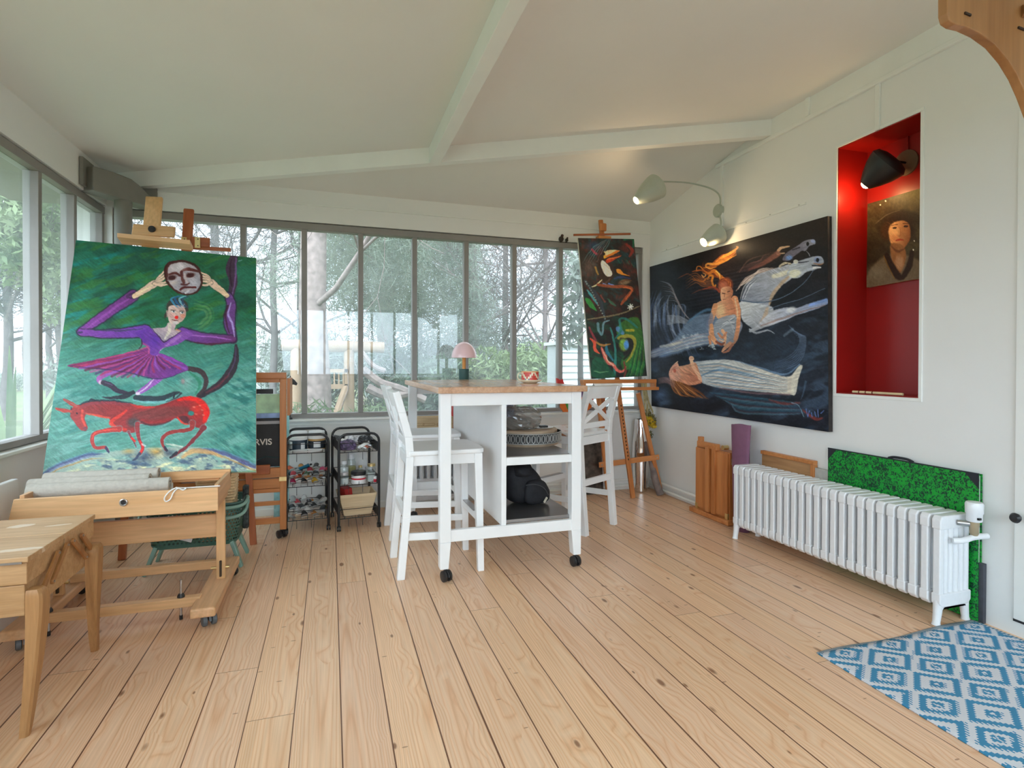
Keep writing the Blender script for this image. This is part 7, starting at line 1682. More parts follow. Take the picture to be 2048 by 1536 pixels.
# tubes of paint
TUBE = {}
def paint_tube(p, rot, colname, col, where, L=.115, w=.018):
    key = colname
    if key not in TUBE:
        mb = MB()
        mb.cur = 1; mb.add([(-w, 0, .003), (w, 0, .003), (w, 0, .006), (-w, 0, .006)], [(0, 1, 2, 3)])
        o = len(mb.v); prof = [(0, w*1.05, .0015), (.16, w*1.02, .007), (.6, w, .010), (.78, w*.95, .0115)]
        for i, (f, a_, b_) in enumerate(prof):
            for k in range(10): mb.v.append(Vector((a_*math.cos(2*PI*k/10), f*L, .012+b_*math.sin(2*PI*k/10))))
        for i in range(3):
            mb.cur = 1 if i == 0 else 0
            for k in range(10): mb.f.append([o+i*10+k, o+i*10+(k+1) % 10, o+(i+1)*10+(k+1) % 10, o+(i+1)*10+k]); mb.mi.append(mb.cur)
        mb.cur = 1; mb.lathe((0, .78*L, .012), [(w*.95, 0), (w*.5, .006)], 10, (0, 1, 0))
        mb.cur = 2; mb.lathe((0, .83*L, .012), [(.0065, 0), (.006, .016), (0, .017)], 10, (0, 1, 0))
        ob = mb.build('paint_tube', [plain('tube_'+colname, col, .4), M_tubsilver, M_black], None, smooth=True)
        TUBE[key] = ob
    else:
        ob = TUBE[key].copy(); COL.objects.link(ob)
    ob.location = p; ob.rotation_euler = rot
    tag(ob, '%s paint tube lying in the %s' % (colname, where), 'paint tube', 'paint tubes in the '+where)
    return ob
M_tubsilver = plain('crimped_silver', (.62, .62, .62, 1), .35, metal=.6, var=.15)
COLS = [('orange', rgb(214, 92, 44)), ('crimson', rgb(196, 40, 58)), ('pink', rgb(226, 66, 120)), ('yellow', rgb(232, 190, 52)), ('ochre', rgb(214, 140, 60)), ('teal', rgb(34, 112, 138)), ('white', (.8, .8, .78, 1)), ('black', (.03, .03, .035, 1)), ('green', rgb(70, 110, 70)), ('silver', (.55, .55, .56, 1))]
random.seed(12)
def tubes(L, R, z, where, names, nx=5, rows=4):
    k = 0
    for r_ in range(rows):
        for i in range(nx):
            nm = names[k % len(names)]; k += 1
            p = onT(L, R, -.086+.172*i/(nx-1), -.150+.060*r_+random.uniform(-.012, .012), z+.003+.025*((i+r_) % 2)+.011*r_)
            paint_tube(p, (random.uniform(.0, .12), random.uniform(-.25, .25), R+random.uniform(-.3, .3) - .25*((i == nx-1)-(i == 0))), nm, dict(COLS)[nm], where)
tubes(L1, R1, Z2, 'middle tray of the left trolley', ['pink', 'orange', 'black', 'ochre', 'yellow', 'black', 'crimson', 'orange', 'green', 'yellow', 'black', 'ochre', 'teal', 'black', 'orange', 'crimson', 'black'], 6, 4)
paint_tube(onT(L1, R1, -.07, .02, Z2+.058), (.25, .1, -1.1), 'teal', dict(COLS)['teal'], 'middle tray of the left trolley')
tubes(L1, R1, Z1, 'bottom tray of the left trolley', ['white', 'silver', 'black', 'white', 'ochre', 'black', 'black', 'green', 'black', 'silver', 'black', 'yellow', 'black', 'crimson', 'black', 'black', 'white'], 6, 4)
# right trolley: top tray heap
random.seed(3)
heap = [('black', -.05, -.12, .0), ('white', .0, -.13, .0), ('orange', .03, -.14, .0), ('black', .07, -.13, .01), ('black', -.08, -.06, .02), ('white', -.03, -.07, .03), ('silver', .03, -.06, .03), ('black', .08, -.05, .03), ('white', .02, .0, .03), ('black', -.06, .02, .03)]
for nm, x, y, dz in heap:
    paint_tube(onT(L2, R2_, x, y, Z3+.003+dz), (random.uniform(.1, .5), random.uniform(-.4, .4), R2_+random.uniform(-1.2, 1.2)), nm, dict(COLS)[nm], 'top tray of the right trolley')
for k, (x, y, z, r, m, lb) in enumerate(((-.062, -.10, .004, .040, plain('violet_wrap', (.10, .07, .14, 1), .5, var=.9, scale=40), 'violet crumpled wrapper in the top tray of the right trolley'),
        (.06, -.06, .03, .036, plain('black_wrap', (.02, .02, .022, 1), .35, var=.6, scale=40), 'black crumpled wrapper in the top tray of the right trolley'),
        (.0, -.02, .03, .038, plain('grey_white_wrap', (.55, .55, .58, 1), .4, var=.5, scale=60), 'grey and white crumpled wrapper in the top tray of the right trolley'))):
    crumple('wrapper', lb, 'wrapper', onT(L2, R2_, x, y, Z3+z), r, (1.1, .9, .8), 60+k, m, .5)
# right trolley: middle tray, bottles and jars
def jar(name, label, p, r, h, capm, cont=None, cat='jar', capr=.9, caph=.016):
    t = thing(name, label, cat, p, 0, 'bottles and jars on the right trolley')
    MB().lathe((0, 0, 0), [(0, 0), (r*.92, 0), (r, .004), (r, h*.78), (r*.8, h*.9), (r*.78, h)], 22, cap=False).build('glass', M_jar, t, smooth=True)
    if cont: MB().lathe((0, 0, .003), [(0, 0), (r*.92, 0), (r*.92, h*cont[1]), (0, h*cont[1])], 20).build('contents', cont[0], t, smooth=True)
    MB().lathe((0, 0, h-.004), [(r*capr, 0), (r*capr, caph), (0, caph+.001)], 22).build('lid', capm, t, smooth=True)
    return t
milk = plain('milky_medium', (.72, .74, .72, 1), .4); clear = plain('cloudy_water', (.55, .6, .6, 1), .2); oil = plain('olive_oil', (.38, .34, .14, 1), .2)
jar('jar', 'glass jar with grey lid at the front left of the right trolley', onT(L2, R2_, -.085, -.13, Z2), .030, .062, M_tubsilver, (clear, .6))
a = tub('paint_tub', 'white tub with a red stripe and black lid in the right trolley', onT(L2, R2_, .005, -.125, Z2), .046, .055, [(.45, M_lid), (.2, plain('red_stripe', rgb(198, 44, 64), .4)), (.35, M_lid)], lid=M_black)
jar('jar', 'tall glass jar with gold lid on the right side of the right trolley', onT(L2, R2_, .088, -.12, Z2), .028, .105, M_brass, (clear, .5))
jar('bottle', 'white capped bottle standing at the left back of the right trolley', onT(L2, R2_, -.075, -.04, Z2), .030, .115, M_lid, (milk, .75), 'bottle', .6, .022)
jar('bottle', 'tallest bottle with white cap and amber liquid in the right trolley', onT(L2, R2_, -.02, .03, Z2), .032, .135, M_lid, (oil, .6), 'bottle', .62, .03)
jar('bottle', 'small bottle with gold cap between the taller ones in the right trolley', onT(L2, R2_, .03, -.035, Z2), .018, .085, M_brass, (clear, .7), 'bottle', .7, .014)
jar('jar', 'low glass jar behind the gold-lidded jar in the right trolley', onT(L2, R2_, .085, -.03, Z2), .026, .07, M_tubsilver, (milk, .5))
q = onT(L2, R2_, .03, .10, Z2)
t = thing('carton', 'plain white carton at the back of the middle tray of the right trolley', 'box', q, R2_)
MB().bb((-.065, -.02, 0), (.065, .02, .165)).build('body', plain('white_card', (.78, .78, .78, 1), .7), t, bevel=.002)
q = onT(L2, R2_, .108, -.145, Z2)
t = thing('small_pot', 'tiny red and white pot at the right front corner of the right trolley', 'pot', q)
mb = MB(); mb.lathe((0, 0, 0), [(.010, 0), (.011, .02)], 14); mb.cur = 1; mb.lathe((0, 0, .02), [(.011, 0), (.011, .018), (0, .018)], 14, cap=False); mb.build('body', [MATS['red_stripe'], M_lid], t, smooth=True)
# crate in the bottom tray
q = onT(L2, R2_, .0, -.05, Z1)
t = thing('wooden_crate', 'pale tapered wooden crate in the bottom tray of the right trolley', 'crate', q, R2_)
b0, t0, b1, t1_, hh = .085, .118, .075, .105, .142
def side(name, q0, q1): MB().hexa(q0, q1).build(name, M_crate, t, bevel=.001)
for s in (-1, 1):
    for z0, z1 in ((.0, .055), (.057, hh)):
        f0, f1 = z0/hh, z1/hh; X0, X1 = b0+(t0-b0)*f0, b0+(t0-b0)*f1; Y0, Y1 = b1+(t1_-b1)*f0, b1+(t1_-b1)*f1
        side('board', [(-X0, s*Y0, z0), (X0, s*Y0, z0), (X0, s*(Y0-.007), z0), (-X0, s*(Y0-.007), z0)], [(-X1, s*Y1, z1), (X1, s*Y1, z1), (X1, s*(Y1-.007), z1), (-X1, s*(Y1-.007), z1)])
        side('end_board', [(s*X0, -Y0+.008, z0), (s*X0, Y0-.008, z0), (s*(X0-.007), Y0-.008, z0), (s*(X0-.007), -Y0+.008, z0)], [(s*X1, -Y1+.008, z1), (s*X1, Y1-.008, z1), (s*(X1-.007), Y1-.008, z1), (s*(X1-.007), -Y1+.008, z1)])
MB().bb((-b0+.008, -b1+.008, .001), (b0-.008, b1-.008, .008)).build('floor_board', M_crate, t)
q = onT(L2, R2_, -.055, -.02, Z1+.0095)
t = thing('red_carton', 'red carton sticking out of the pale crate on the right trolley', 'box', q, R2_+.2)
mb = MB(); mb.box((0, 0, .078), (.05, .10, .155), Euler((0, -.10, 0)).to_matrix()); mb.build('body', plain('red_card', rgb(186, 40, 34), .5, var=.2), t, bevel=.002)
# ------------------------------------------------------------------ green clown painting on the beech studio easel
CQ = ((152, 480), (512, 516), (512, 944), (85, 951))
CP = solve_quad(CQ, .888)
CN = (CP[1]-CP[0]).cross(CP[3]-CP[0]).normalized()
if CN.y > 0: CN = -CN
stretched('painting', 'large green painting of a clown dancer lifting a mask above a red horse', CP, .022, CN, art_clown(), M_oil, 1.12, M_canvasedge)
YTf = 2.60
def P6(x, y, Y=YTf): return on_y(x, y, Y)
xr_, xl_ = P6(437, 1000).x, P6(30, 1015).x
ztp, zbt = P6(437, 974).z, P6(437, 1020).z
YTb = 2.90
t = thing('studio_easel', 'beech studio easel on casters with a shallow tray, holding the green clown painting', 'easel', ((xr_+xl_)/2, 2.75, 0))
MB().hexa([(xl_-.02, YTf-.012, zbt), (xr_, YTf-.012, zbt), (xr_, YTf+.004, zbt), (xl_-.02, YTf+.004, zbt)], [(xl_, YTf-.012, ztp), (xr_, YTf-.012, ztp), (xr_, YTf+.004, ztp), (xl_, YTf+.004, ztp)]).build('tray_front', M_beechX, t, bevel=.002, world=True)
MB().bb((xl_+.01, YTb-.012, ztp-.015), (xr_, YTb+.012, ztp+.022)).build('tray_back', M_beechX, t, bevel=.002, world=True)
MB().bb((xl_+.01, YTf+.004, zbt+.02), (xr_-.01, YTb+.012, zbt+.032)).build('tray_floor', M_beechX, t, bevel=.001, world=True)
for x in (xl_+.012, xr_-.016): MB().bb((x-.0, YTf+.004, zbt+.03), (x+.016, YTb+.01, ztp+.012)).build('tray_side', M_beechY, t, bevel=.002, world=True)
MB().bb((xr_-.06, YTf+.02, zbt-.004), (xr_-.012, YTb, zbt+.02)).build('tray_bearer', M_beechY, t, bevel=.002, world=True)
MB().bb((xl_+.04, YTf+.02, zbt-.004), (xl_+.09, YTb, zbt+.02)).build('tray_bearer', M_beechY, t, bevel=.002, world=True)
q = P6(247, 1005, YTf-.013)
MB().tube([q+Vector((.012*math.cos(a), -.001, .012*math.sin(a))) for a in [2*PI*k/20 for k in range(20)]], .0032, 8, closed=True).build('grommet', M_steel, t, smooth=True, world=True)
MB().cyl(q, q+Vector((0, -.002, 0)), .0095, 16).build('grommet_hole', M_black, t, world=True)
# base
xR = on_z(408, 1213, .083).x; xL = xl_+.05
for x in (xR, xL):
    run_ = MB().bb((x-.046, 2.47, .048), (x+.046, 3.10, .087)).build('runner', M_beechY, t, bevel=.008, seg=3, world=True)
    for y in (2.515, 3.05):
        caster(run_, x+.015, y, .023, .4 if y < 3 else 1.2, 'caster', plain('grey_rubber', rgb(96, 100, 104), .5) if y < 3 else M_black, .02)
    MB().bar((x+.012, 2.80, .087), (x+.012, 2.79, zbt+.0), .036, .022, (1, 0, 0)).build('upright', M_beechZ, t, bevel=.002, world=True)
    MB().bb((x+.008, 2.776, .10), (x+.016, 2.788, .17)).build('upright_slot', plain('dark_wood_slot', (.05, .03, .015, 1), .8), t, world=True)
    MB().cyl((x-.03, 2.80, .135), (x+.045, 2.80, .135), .006, 10).build('pivot_bolt', M_brass, t, smooth=True, world=True)
MB().bb((xL, 2.58, .056), (xR-.03, 2.62, .094)).build('cross_rail', M_beechX, t, bevel=.003, world=True)
MB().bb((xL, 2.93, .087), (xR-.03, 2.965, .125)).build('cross_rail', M_beechX, t, bevel=.003, world=True)
MB().bb((xL+.012, 2.80, .275), (xR-.004, 2.822, .378)).build('stretcher_board', M_beechX, t, bevel=.003, world=True)
for px_ in (362, 97):
    q = on_y(px_, 1195, 2.60)
    MB().cyl((q.x, 2.60, .02), (q.x, 2.60, .165), .005, 10).build('levelling_bolt', M_steel, t, smooth=True, world=True)
    MB().lathe((q.x, 2.60, .094), [(.0, 0), (.014, 0), (.014, .006), (.010, .014), (0, .014)], 18).build('star_knob', M_black, t, smooth=True, world=True)
    MB().cyl((q.x, 2.60, .002), (q.x, 2.60, .02), .0065, 10).build('rubber_tip', M_black, t, smooth=True, world=True)
MB().bb((xl_+.05, YTb+.012, ztp-.03), (xr_-.05, YTb+.21, ztp-.018)).build('canvas_shelf', M_beechX, t, bevel=.002, world=True)
# mast behind the canvas
mtop = on_plane(309, 395, CP[0]-CN*.055, CN); dirm = ((CP[0]+CP[1])/2-(CP[2]+CP[3])/2).normalized()
mlow = mtop-dirm*1.42
MB().bar(mlow, mtop, .088, .022, (1, 0, 0)).build('mast', M_beechZ, t, bevel=.006, world=True)
a = on_plane(308, 462, CP[0]-CN*.032, CN); MB().box(a, (.215, .018, .075), Matrix.Rotation(-.42, 4, 'X')).build('clamp_plate', M_beechX, t, bevel=.012, seg=3, world=True)
kb = on_plane(303, 457, CP[0]-CN*.012, CN); MB().lathe(kb, [(0, -.02), (.018, -.02), (.02, -.008), (.018, 0), (0, .002)], 18, (0, -1, .3)).build('clamp_knob', M_black, t, smooth=True, world=True)
hl, hr = on_plane(234, 470, CP[0]+CN*.05, CN), on_plane(380, 484, CP[0]+CN*.05, CN)
MB().hexa([hl+Vector((0, 0, -.012)), hr+Vector((0, 0, -.012)), hr+Vector((0, .075, -.035)), hl+Vector((0, .075, -.035))], [hl+Vector((0, 0, .012)), hr+Vector((0, 0, .012)), hr+Vector((0, .075, -.010)), hl+Vector((0, .075, -.010))]).build('top_clamp', M_beechX, t, bevel=.002, world=True)
# linen rolls
M_linen = plain('grey_linen', rgb(186, 180, 170), .85, var=.08, scale=60, bump=.3)
for k, (x0, x1, y, Y, r, lb) in enumerate(((89, 318, 957, 2.845, .030, 'roll of grey linen canvas at the back of the easel tray'), (58, 300, 975, 2.775, .029, 'shortest roll of grey linen canvas in the middle of the easel tray'), (56, 340, 989, 2.70, .031, 'longest roll of grey linen canvas at the front of the easel tray'))):
    a, c = on_y(x0, y, Y), on_y(x1, y, Y)
    zc = on_y((x0+x1)/2, y, Y).z; zc = ztp-.028+[.052, .042, .032][k]
    t = thing('linen_roll', lb, 'roll', (a.x, Y, zc), 0, 'linen rolls in the easel tray')
    mb = MB(); L_ = c.x-a.x
    mb.lathe((0, 0, 0), [(r*.5, .0), (r*.55, -.002), (r*.96, 0), (r, .006), (r*1.02, L_*.3), (r*.97, L_*.6), (r, L_-.006), (r*.96, L_), (r*.6, L_), (r*.5, L_-.03)], 24, (1, 0, 0), cap=False)
    mb.build('cloth', M_linen, t, smooth=True)
    sp = [(L_-.001, (r*.2+r*.75*f)*math.cos(f*14), (r*.2+r*.75*f)*math.sin(f*14)) for f in [i/40 for i in range(41)]]
    MB().tube(sp, .0022, 5).build('spiral_edge', M_linen, t)
# string loop
pts = [(440, 972), (400, 973), (372, 974), (352, 976), (338, 984), (329, 996), (332, 1003), (341, 998), (347, 985), (356, 977), (366, 980), (372, 976), (364, 973), (352, 975)]
t = thing('string', 'white string with a loop hanging over the front of the easel tray', 'string', on_y(352, 976, YTf-.014))
MB().tube(crom([on_y(x, y, YTf-.016-.003*(i % 2)) if y > 974 else Vector((on_y(x, y, YTf).x, YTf+.002+.002*(i % 2), ztp+.004)) for i, (x, y) in enumerate(pts)], 5), .0026, 6).build('cord', plain('white_cotton', (.8, .8, .78, 1), .8), t, smooth=True, world=True)

# ------------------------------------------------------------------ red-brown easel and orange frame easel behind
fr = on_z(507, 1089); fl = on_z(244, 1120)
t = thing('easel', 'red-brown tripod easel behind the green painting, its brass hinged mast showing above', 'easel', ((fr.x+fl.x)/2, 3.6, 0))
ledz = .50
lr_ = on_y(492, 945, 3.62); ll_ = on_y(270, 950, 3.62)
MB().bar((fr.x, fr.y, 0), on_y(497, 940, 3.60), .036, .024, (1, 0, 0)).build('leg', M_redZ, t, bevel=.003, world=True)
MB().bar((fl.x, fl.y, 0), on_y(256, 940, 3.60), .036, .024, (1, 0, 0)).build('leg', M_redZ, t, bevel=.003, world=True)
a, c = on_y(240, 955, 3.62), on_y(540, 948, 3.62)
c.x = min(c.x, -.33)
MB().bb((a.x, 3.612, a.z-.025), (c.x, 3.635, a.z+.03)).build('cross_bar', M_redX, t, bevel=.003, world=True)
mt2 = on_y(378, 418, 3.90); 
MB().bar(Vector((mt2.x-.02, 3.62, .45)), mt2, .058, .022, (1, 0, 0)).build('mast', M_redZ, t, bevel=.008, world=True)
q0, q1 = on_y(330, 492, 3.86), on_y(462, 500, 3.86)
MB().bar(q0, q1, .02, .022, (0, 1, 0)).build('top_clamp', M_redX, t, bevel=.003, world=True)
q = on_y(402, 485, 3.855); MB().box(q, (.10, .02, .062)).build('clamp_block', M_redX, t, bevel=.006, world=True)
for px_ in (395, 368):
    q = on_y(px_, 485, 3.84); MB().box(q, (.03, .006, .066)).build('hinge_plate', M_brass, t, bevel=.002, world=True)
    for dz in (-.02, .02): MB().cyl(q+Vector((.003, -.003, dz)), q+Vector((.003, -.006, dz)), .0035, 8).build('screw', plain('dark_screw', (.1, .08, .05, 1), .4, metal=.8), t, world=True)
# orange studio easel with a window-like frame
YO = 3.66
xo0, xo1 = on_y(560, 900, YO).x, on_y(573, 900, YO).x
xol = -.86
t = thing('studio_easel', 'orange wooden frame easel beside the trolleys, partly behind the green painting', 'easel', ((xo1+xol)/2, YO, 0))
zt_ = on_y(540, 745, YO).z
for x in (xo0, xol): MB().bb((x, YO-.02, .05), (x+(xo1-xo0), YO+.02, zt_-.038)).build('post', M_orangeZ, t, bevel=.003, world=True)
MB().bb((xol, YO-.022, zt_-.038), (xo1, YO+.022, zt_)).build('top_rail', M_orangeX, t, bevel=.003, world=True)
MB().bb((xol, YO-.012, zt_-.06), (xo0, YO+.012, zt_-.038)).build('top_bead', M_orangeX, t, bevel=.002, world=True)
for y0, y1, nm, d in ((936, 955, 'lower_rail', .018), (957, 976, 'drawer_front', .022), (977, 985, 'drawer_rail', .016), (1003, 1011, 'low_stretcher', .01), (1036, 1048, 'low_stretcher', .012)):
    za, zb_ = on_y(530, y0, YO).z, on_y(530, y1, YO).z
    MB().bb((xol+.02, YO-d, zb_), (xo0+.002, YO+d, za)).build(nm, M_orangeX, t, bevel=.002, world=True)
MB().bb((xo1+.001, YO+.03, on_y(575, 832, YO).z), (xo1+.018, YO+.26, on_y(575, 757, YO).z)).build('side_arm', M_orangeZ, t, bevel=.003, world=True)
MB().bb((xo1-.04, YO-.026, on_y(565, 956, YO).z-.014), (xo1+.002, YO-.020, on_y(565, 956, YO).z+.012)).build('hinge', M_brass, t, bevel=.001, world=True)
for x in (xo0+.01, xol+.01): caster(t, x, YO-.01, .024, .6, 'caster', M_black, .02)
# boards standing inside that frame
YC = YO+.028
def board(name, label, cat, x0, x1, y0, y1, mat, Y, thick=.02, zfix=None):
    a, c = on_y(x0, y1, Y), on_y(x1, y0, Y)
    t = thing(name, label, cat, ((a.x+c.x)/2, Y, a.z))
    MB().bb((a.x, Y, a.z), (c.x, Y+thick, c.z)).build('panel', mat, t, bevel=.001, world=True)
    return t
M_gw = plain('green_white_paint', rgb(188, 226, 188), .5, var=.3, scale=9)
zsh = on_y(530, 936, YO).z
bx0, bx1 = xol+.05, xo0+.004
def inframe(name, label, cat, y0, mat, Y, x1=None, z0=None, x0=None):
    c = on_y(556, y0, Y)
    t = thing(name, label, cat, ((bx0+bx1)/2, Y, zsh)); MB().bb((x0 or bx0, Y, z0 or zsh+.001), (x1 or bx1, Y+.012, c.z)).build('panel', mat, t, bevel=.001, world=True); return t
inframe('canvas', 'green and white canvas standing inside the orange frame easel', 'canvas', 788, M_gw, YC+.040)
inframe('canvas', 'thin blue and white canvas in front of the green one in the orange easel', 'canvas', 826, plain('blue_white_paint', rgb(150, 176, 222), .5, var=.4, scale=12), YC+.024)
M_bag = plain('black_bag_nylon', (.016, .016, .018, 1), .6, var=.25, scale=30)
t = inframe('portfolio_bag', 'black portfolio bag with pale lettering standing in the orange frame easel', 'bag', 836, M_bag, YC)
za, zb_ = on_y(540, 848, YC-.003).z, on_y(540, 842, YC-.003).z
MB().bb((bx0, YC-.004, za), (bx1, YC-.0005, zb_)).build('grey_band', plain('grey_webbing', rgb(170, 168, 172), .7), t, world=True)
def text(name, s_, parent, loc, size, mat, rot):
    cu = bpy.data.curves.new(name, 'FONT'); cu.body = s_; cu.size = size; cu.extrude = .0006; cu.align_x = 'RIGHT'; cu.offset = .0008
    tmp = bpy.data.objects.new(name, cu); COL.objects.link(tmp); dg = bpy.context.evaluated_depsgraph_get()
    me = bpy.data.meshes.new_from_object(tmp.evaluated_get(dg)); bpy.data.objects.remove(tmp)
    o = bpy.data.objects.new(name, me); COL.objects.link(o); me.materials.clear(); me.materials.append(mat)
    o.parent = parent; o.matrix_parent_inverse = Matrix.Identity(4); o.location = parent_matrix(parent).inverted() @ Vector(loc); o.rotation_euler = rot; return o
q = on_y(544, 889, YC-.002)
text('lettering', 'RVIS', t, q, .052, plain('pale_print', rgb(222, 214, 206), .6), (PI/2, 0, 0))
q0, q1 = on_y(512, 922, YC-.003), on_y(556, 915, YC-.003)
MB().tube(crom([q0, on_y(530, 914, YC-.004), on_y(548, 915, YC-.004), q1], 5), .003, 6).build('piping', plain('dark_teal_piping', rgb(40, 66, 70), .6), t, world=True)
q = on_y(530, 783, YC+.012)
t = thing('black_clip_bar', 'short black bar lying across the top of the green canvas', 'bar', q)
MB().bb((q.x-.16, YC+.036, on_y(530, 788, YC+.036).z+.001), (on_y(546, 783, YC+.036).x, YC+.052, on_y(530, 778, YC+.036).z)).build('bar', M_black, t, bevel=.002, world=True)
a = on_y(570, 830, 4.0); c = on_y(577, 830, 4.0)
t = thing('canvas', 'pale teal canvas leaning between the orange easel and the left trolley', 'canvas', (a.x, 4.05, 0))
MB().hexa([(a.x-.07, 4.0, .001), (c.x, 4.0, .001), (c.x, 4.02, .001), (a.x-.07, 4.02, .001)], [(a.x-.07, 4.07, a.z), (c.x, 4.07, a.z), (c.x, 4.09, a.z), (a.x-.07, 4.09, a.z)]).build('face', plain('pale_teal_paint', rgb(150, 200, 206), .6, var=.2), t, world=True)
# horse head on the sill
hb = on_y(580, 832, 4.175)
t = thing('horse_figurine', 'small black horse head figurine on the window sill by the orange easel', 'figurine', (hb.x, 4.185, SZ-.004))
mb = MB(); P = [on_y(x, y, 4.178) for x, y in ((574, 776), (575, 762), (579, 754), (580, 750), (582, 755), (589, 760), (595, 767), (593, 771), (586, 769), (581, 770), (579, 780), (577, 790))]
mb.prism(P, (0, .018, 0)); mb.build('head', M_black, t, bevel=.004, seg=3, world=True)
MB().lathe((hb.x-.006, 4.187, SZ-.003), [(.022, 0), (.022, .01), (.009, .02), (.008, .17), (0, .175)], 16).build('stand', M_black, t, smooth=True, world=True)

# ------------------------------------------------------------------ green plastic basket with feet, wicker basket
def hole_mat():
    m, nt, b = newmat('perforated_green_plastic'); b.inputs['Base Color'].default_value = rgb(72, 112, 100); b.inputs['Roughness'].default_value = .45
    tc = node(nt, 'ShaderNodeTexCoord'); sp = node(nt, 'ShaderNodeSeparateXYZ'); nt.links.new(tc.outputs['Object'], sp.inputs[0])
    def M(op, a, c=None):
        n = nt.nodes.new('ShaderNodeMath'); n.operation = op
        for i, v in enumerate((a, c)):
            if v is None: continue
            if isinstance(v, (int, float)): n.inputs[i].default_value = v
            else: nt.links.new(v, n.inputs[i])
        return n.outputs[0]
    u = M('DIVIDE', M('ADD', sp.outputs['X'], sp.outputs['Y']), .019); v = M('DIVIDE', sp.outputs['Z'], .0165)
    row = M('FLOOR', v); u2 = M('ADD', u, M('MULTIPLY', row, .5))
    fu, fv = M('SUBTRACT', M('FRACT', M('ADD', u2, 100)), .5), M('SUBTRACT', M('FRACT', v), .5)
    d = M('SQRT', M('ADD', M('MULTIPLY', fu, fu), M('MULTIPLY', fv, fv)))
    hole = M('MULTIPLY', M('LESS_THAN', d, .34), M('MULTIPLY', M('GREATER_THAN', sp.outputs['Z'], .012), M('LESS_THAN', sp.outputs['Z'], .175)))
    tr = node(nt, 'ShaderNodeBsdfTransparent'); mx = node(nt, 'ShaderNodeMixShader')
    nt.links.new(hole, mx.inputs[0]); nt.links.new(b.outputs[0], mx.inputs[1]); nt.links.new(tr.outputs[0], mx.inputs[2]); nt.links.new(mx.outputs[0], nt.nodes['Material Output'].inputs[0])
    return m
gx0, gx1, gy0, gy1, gz0, gz1 = -.88, -.440, 3.17, 3.43, .125, .335
t = thing('plastic_basket', 'green perforated plastic basket on splayed feet behind the beech easel base', 'basket', ((gx0+gx1)/2, (gy0+gy1)/2, 0))
o_ = bpy.data.objects
cx_, cy_, hx_, hy_ = (gx0+gx1)/2, (gy0+gy1)/2, (gx1-gx0)/2, (gy1-gy0)/2
def rrect(hx, hy, r, n=5):
    out = []
    for sx, sy, a0 in ((1, -1, -PI/2), (1, 1, 0), (-1, 1, PI/2), (-1, -1, PI)):
        for k in range(n+1):
            a = a0+PI/2*k/n; out.append((sx*(hx-r)+r*math.cos(a), sy*(hy-r)+r*math.sin(a)))
    return out
mb = MB(); lv = [(.86, 0.0), (.9, .012), (.96, .12), (1.0, gz1-gz0)]; N = 24; base = len(mb.v)
for k, z in lv:
    for x, y in rrect(hx_*k, hy_*k, .05): mb.v.append(Vector((x, y, z)))
for i in range(len(lv)-1):
    for k in range(N): mb.f.append([i*N+k, i*N+(k+1) % N, (i+1)*N+(k+1) % N, (i+1)*N+k]); mb.mi.append(0)
mb.f.append(list(range(N))[::-1]); mb.mi.append(0)
sh = mb.build('shell', hole_mat(), t, smooth=True, solid=.003); sh.location = (0, 0, gz0)
M_sage = plain('sage_plastic', rgb(132, 170, 158), .4, var=.03)
MB().tube([(x, y, gz1) for x, y in rrect(hx_*1.01, hy_*1.01, .05)], .007, 8, closed=True).build('rim', plain('dark_green_plastic', rgb(66, 100, 92), .4), t, smooth=True)
for dz, dy in ((.0, -.012), (-.045, -.03)):
    pts = [(hx_*1.0, .05, gz1-.0), (hx_*1.09, -.04, gz1+.005+dz*.6), (hx_*.95, -hy_*1.08+dy, gz1-.01+dz), (0, -hy_*1.12+dy, gz1-.018+dz), (-hx_*.95, -hy_*1.08+dy, gz1-.01+dz), (-hx_*1.09, -.04, gz1+.005+dz*.6), (-hx_*1.0, .05, gz1)]
    MB().tube(crom(pts, 6), .0085, 8).build('handle', M_sage, t, smooth=True)
for sx in (-1, 1):
    for sy in (-1, 1):
        MB().bar((sx*hx_*.78, sy*hy_*.72, gz0+.01), (sx*hx_*1.0, sy*hy_*.88, 0), .05, .02, (0, 1, 0), .034, .016).build('foot', M_sage, t, bevel=.004)
q = on_y(372, 1075, gy0-.01)
t = thing('paper_tag', 'white printed card hanging on the side of the green basket', 'tag', q)
mb = MB(); mb.box(q, (.062, .002, .036), Matrix.Rotation(.35, 4, 'Y')); mb.build('card', M_lid, t, world=True)
MB().box(q+Vector((-.01, -.0015, .002)), (.022, .001, .014), Matrix.Rotation(.35, 4, 'Y')).build('picture', plain('brown_print', rgb(110, 80, 66), .6), t, world=True)
wx0, wx1 = -.655, -.49
t = thing('wicker_basket', 'small natural wicker basket standing in the green plastic basket', 'basket', ((wx0+wx1)/2, 3.31, gz0+.005))
M_wick = plain('natural_wicker', rgb(222, 192, 150), .7, var=.12, scale=40)
mb = MB(); hz = .34
for k in range(24):
    f = k/23; r_ = rrect(.075+.012*f, .06+.012*f, .02, 4); 
    mb.tube([(x*(1+.03*((i+k) % 2)), y*(1+.03*((i+k) % 2)), .006+hz*f) for i, (x, y) in enumerate(r_)], .0085, 5, closed=True)
mb.tube([(x, y, hz+.008) for x, y in rrect(.09, .075, .02, 4)], .011, 6, closed=True)
mb.build('weave', M_wick, t, smooth=True)
t = thing('black_pouch', 'black spotted pouch sticking up beside the wicker basket', 'pouch', (-.428-.02, 3.345, gz0+.005))
MB().bb((-.455, 3.32, .16), (-.425, 3.36, .395)).build('body', plain('black_spotted', (.02, .025, .025, 1), .6, var=2.5, scale=70), t, bevel=.008, world=True)

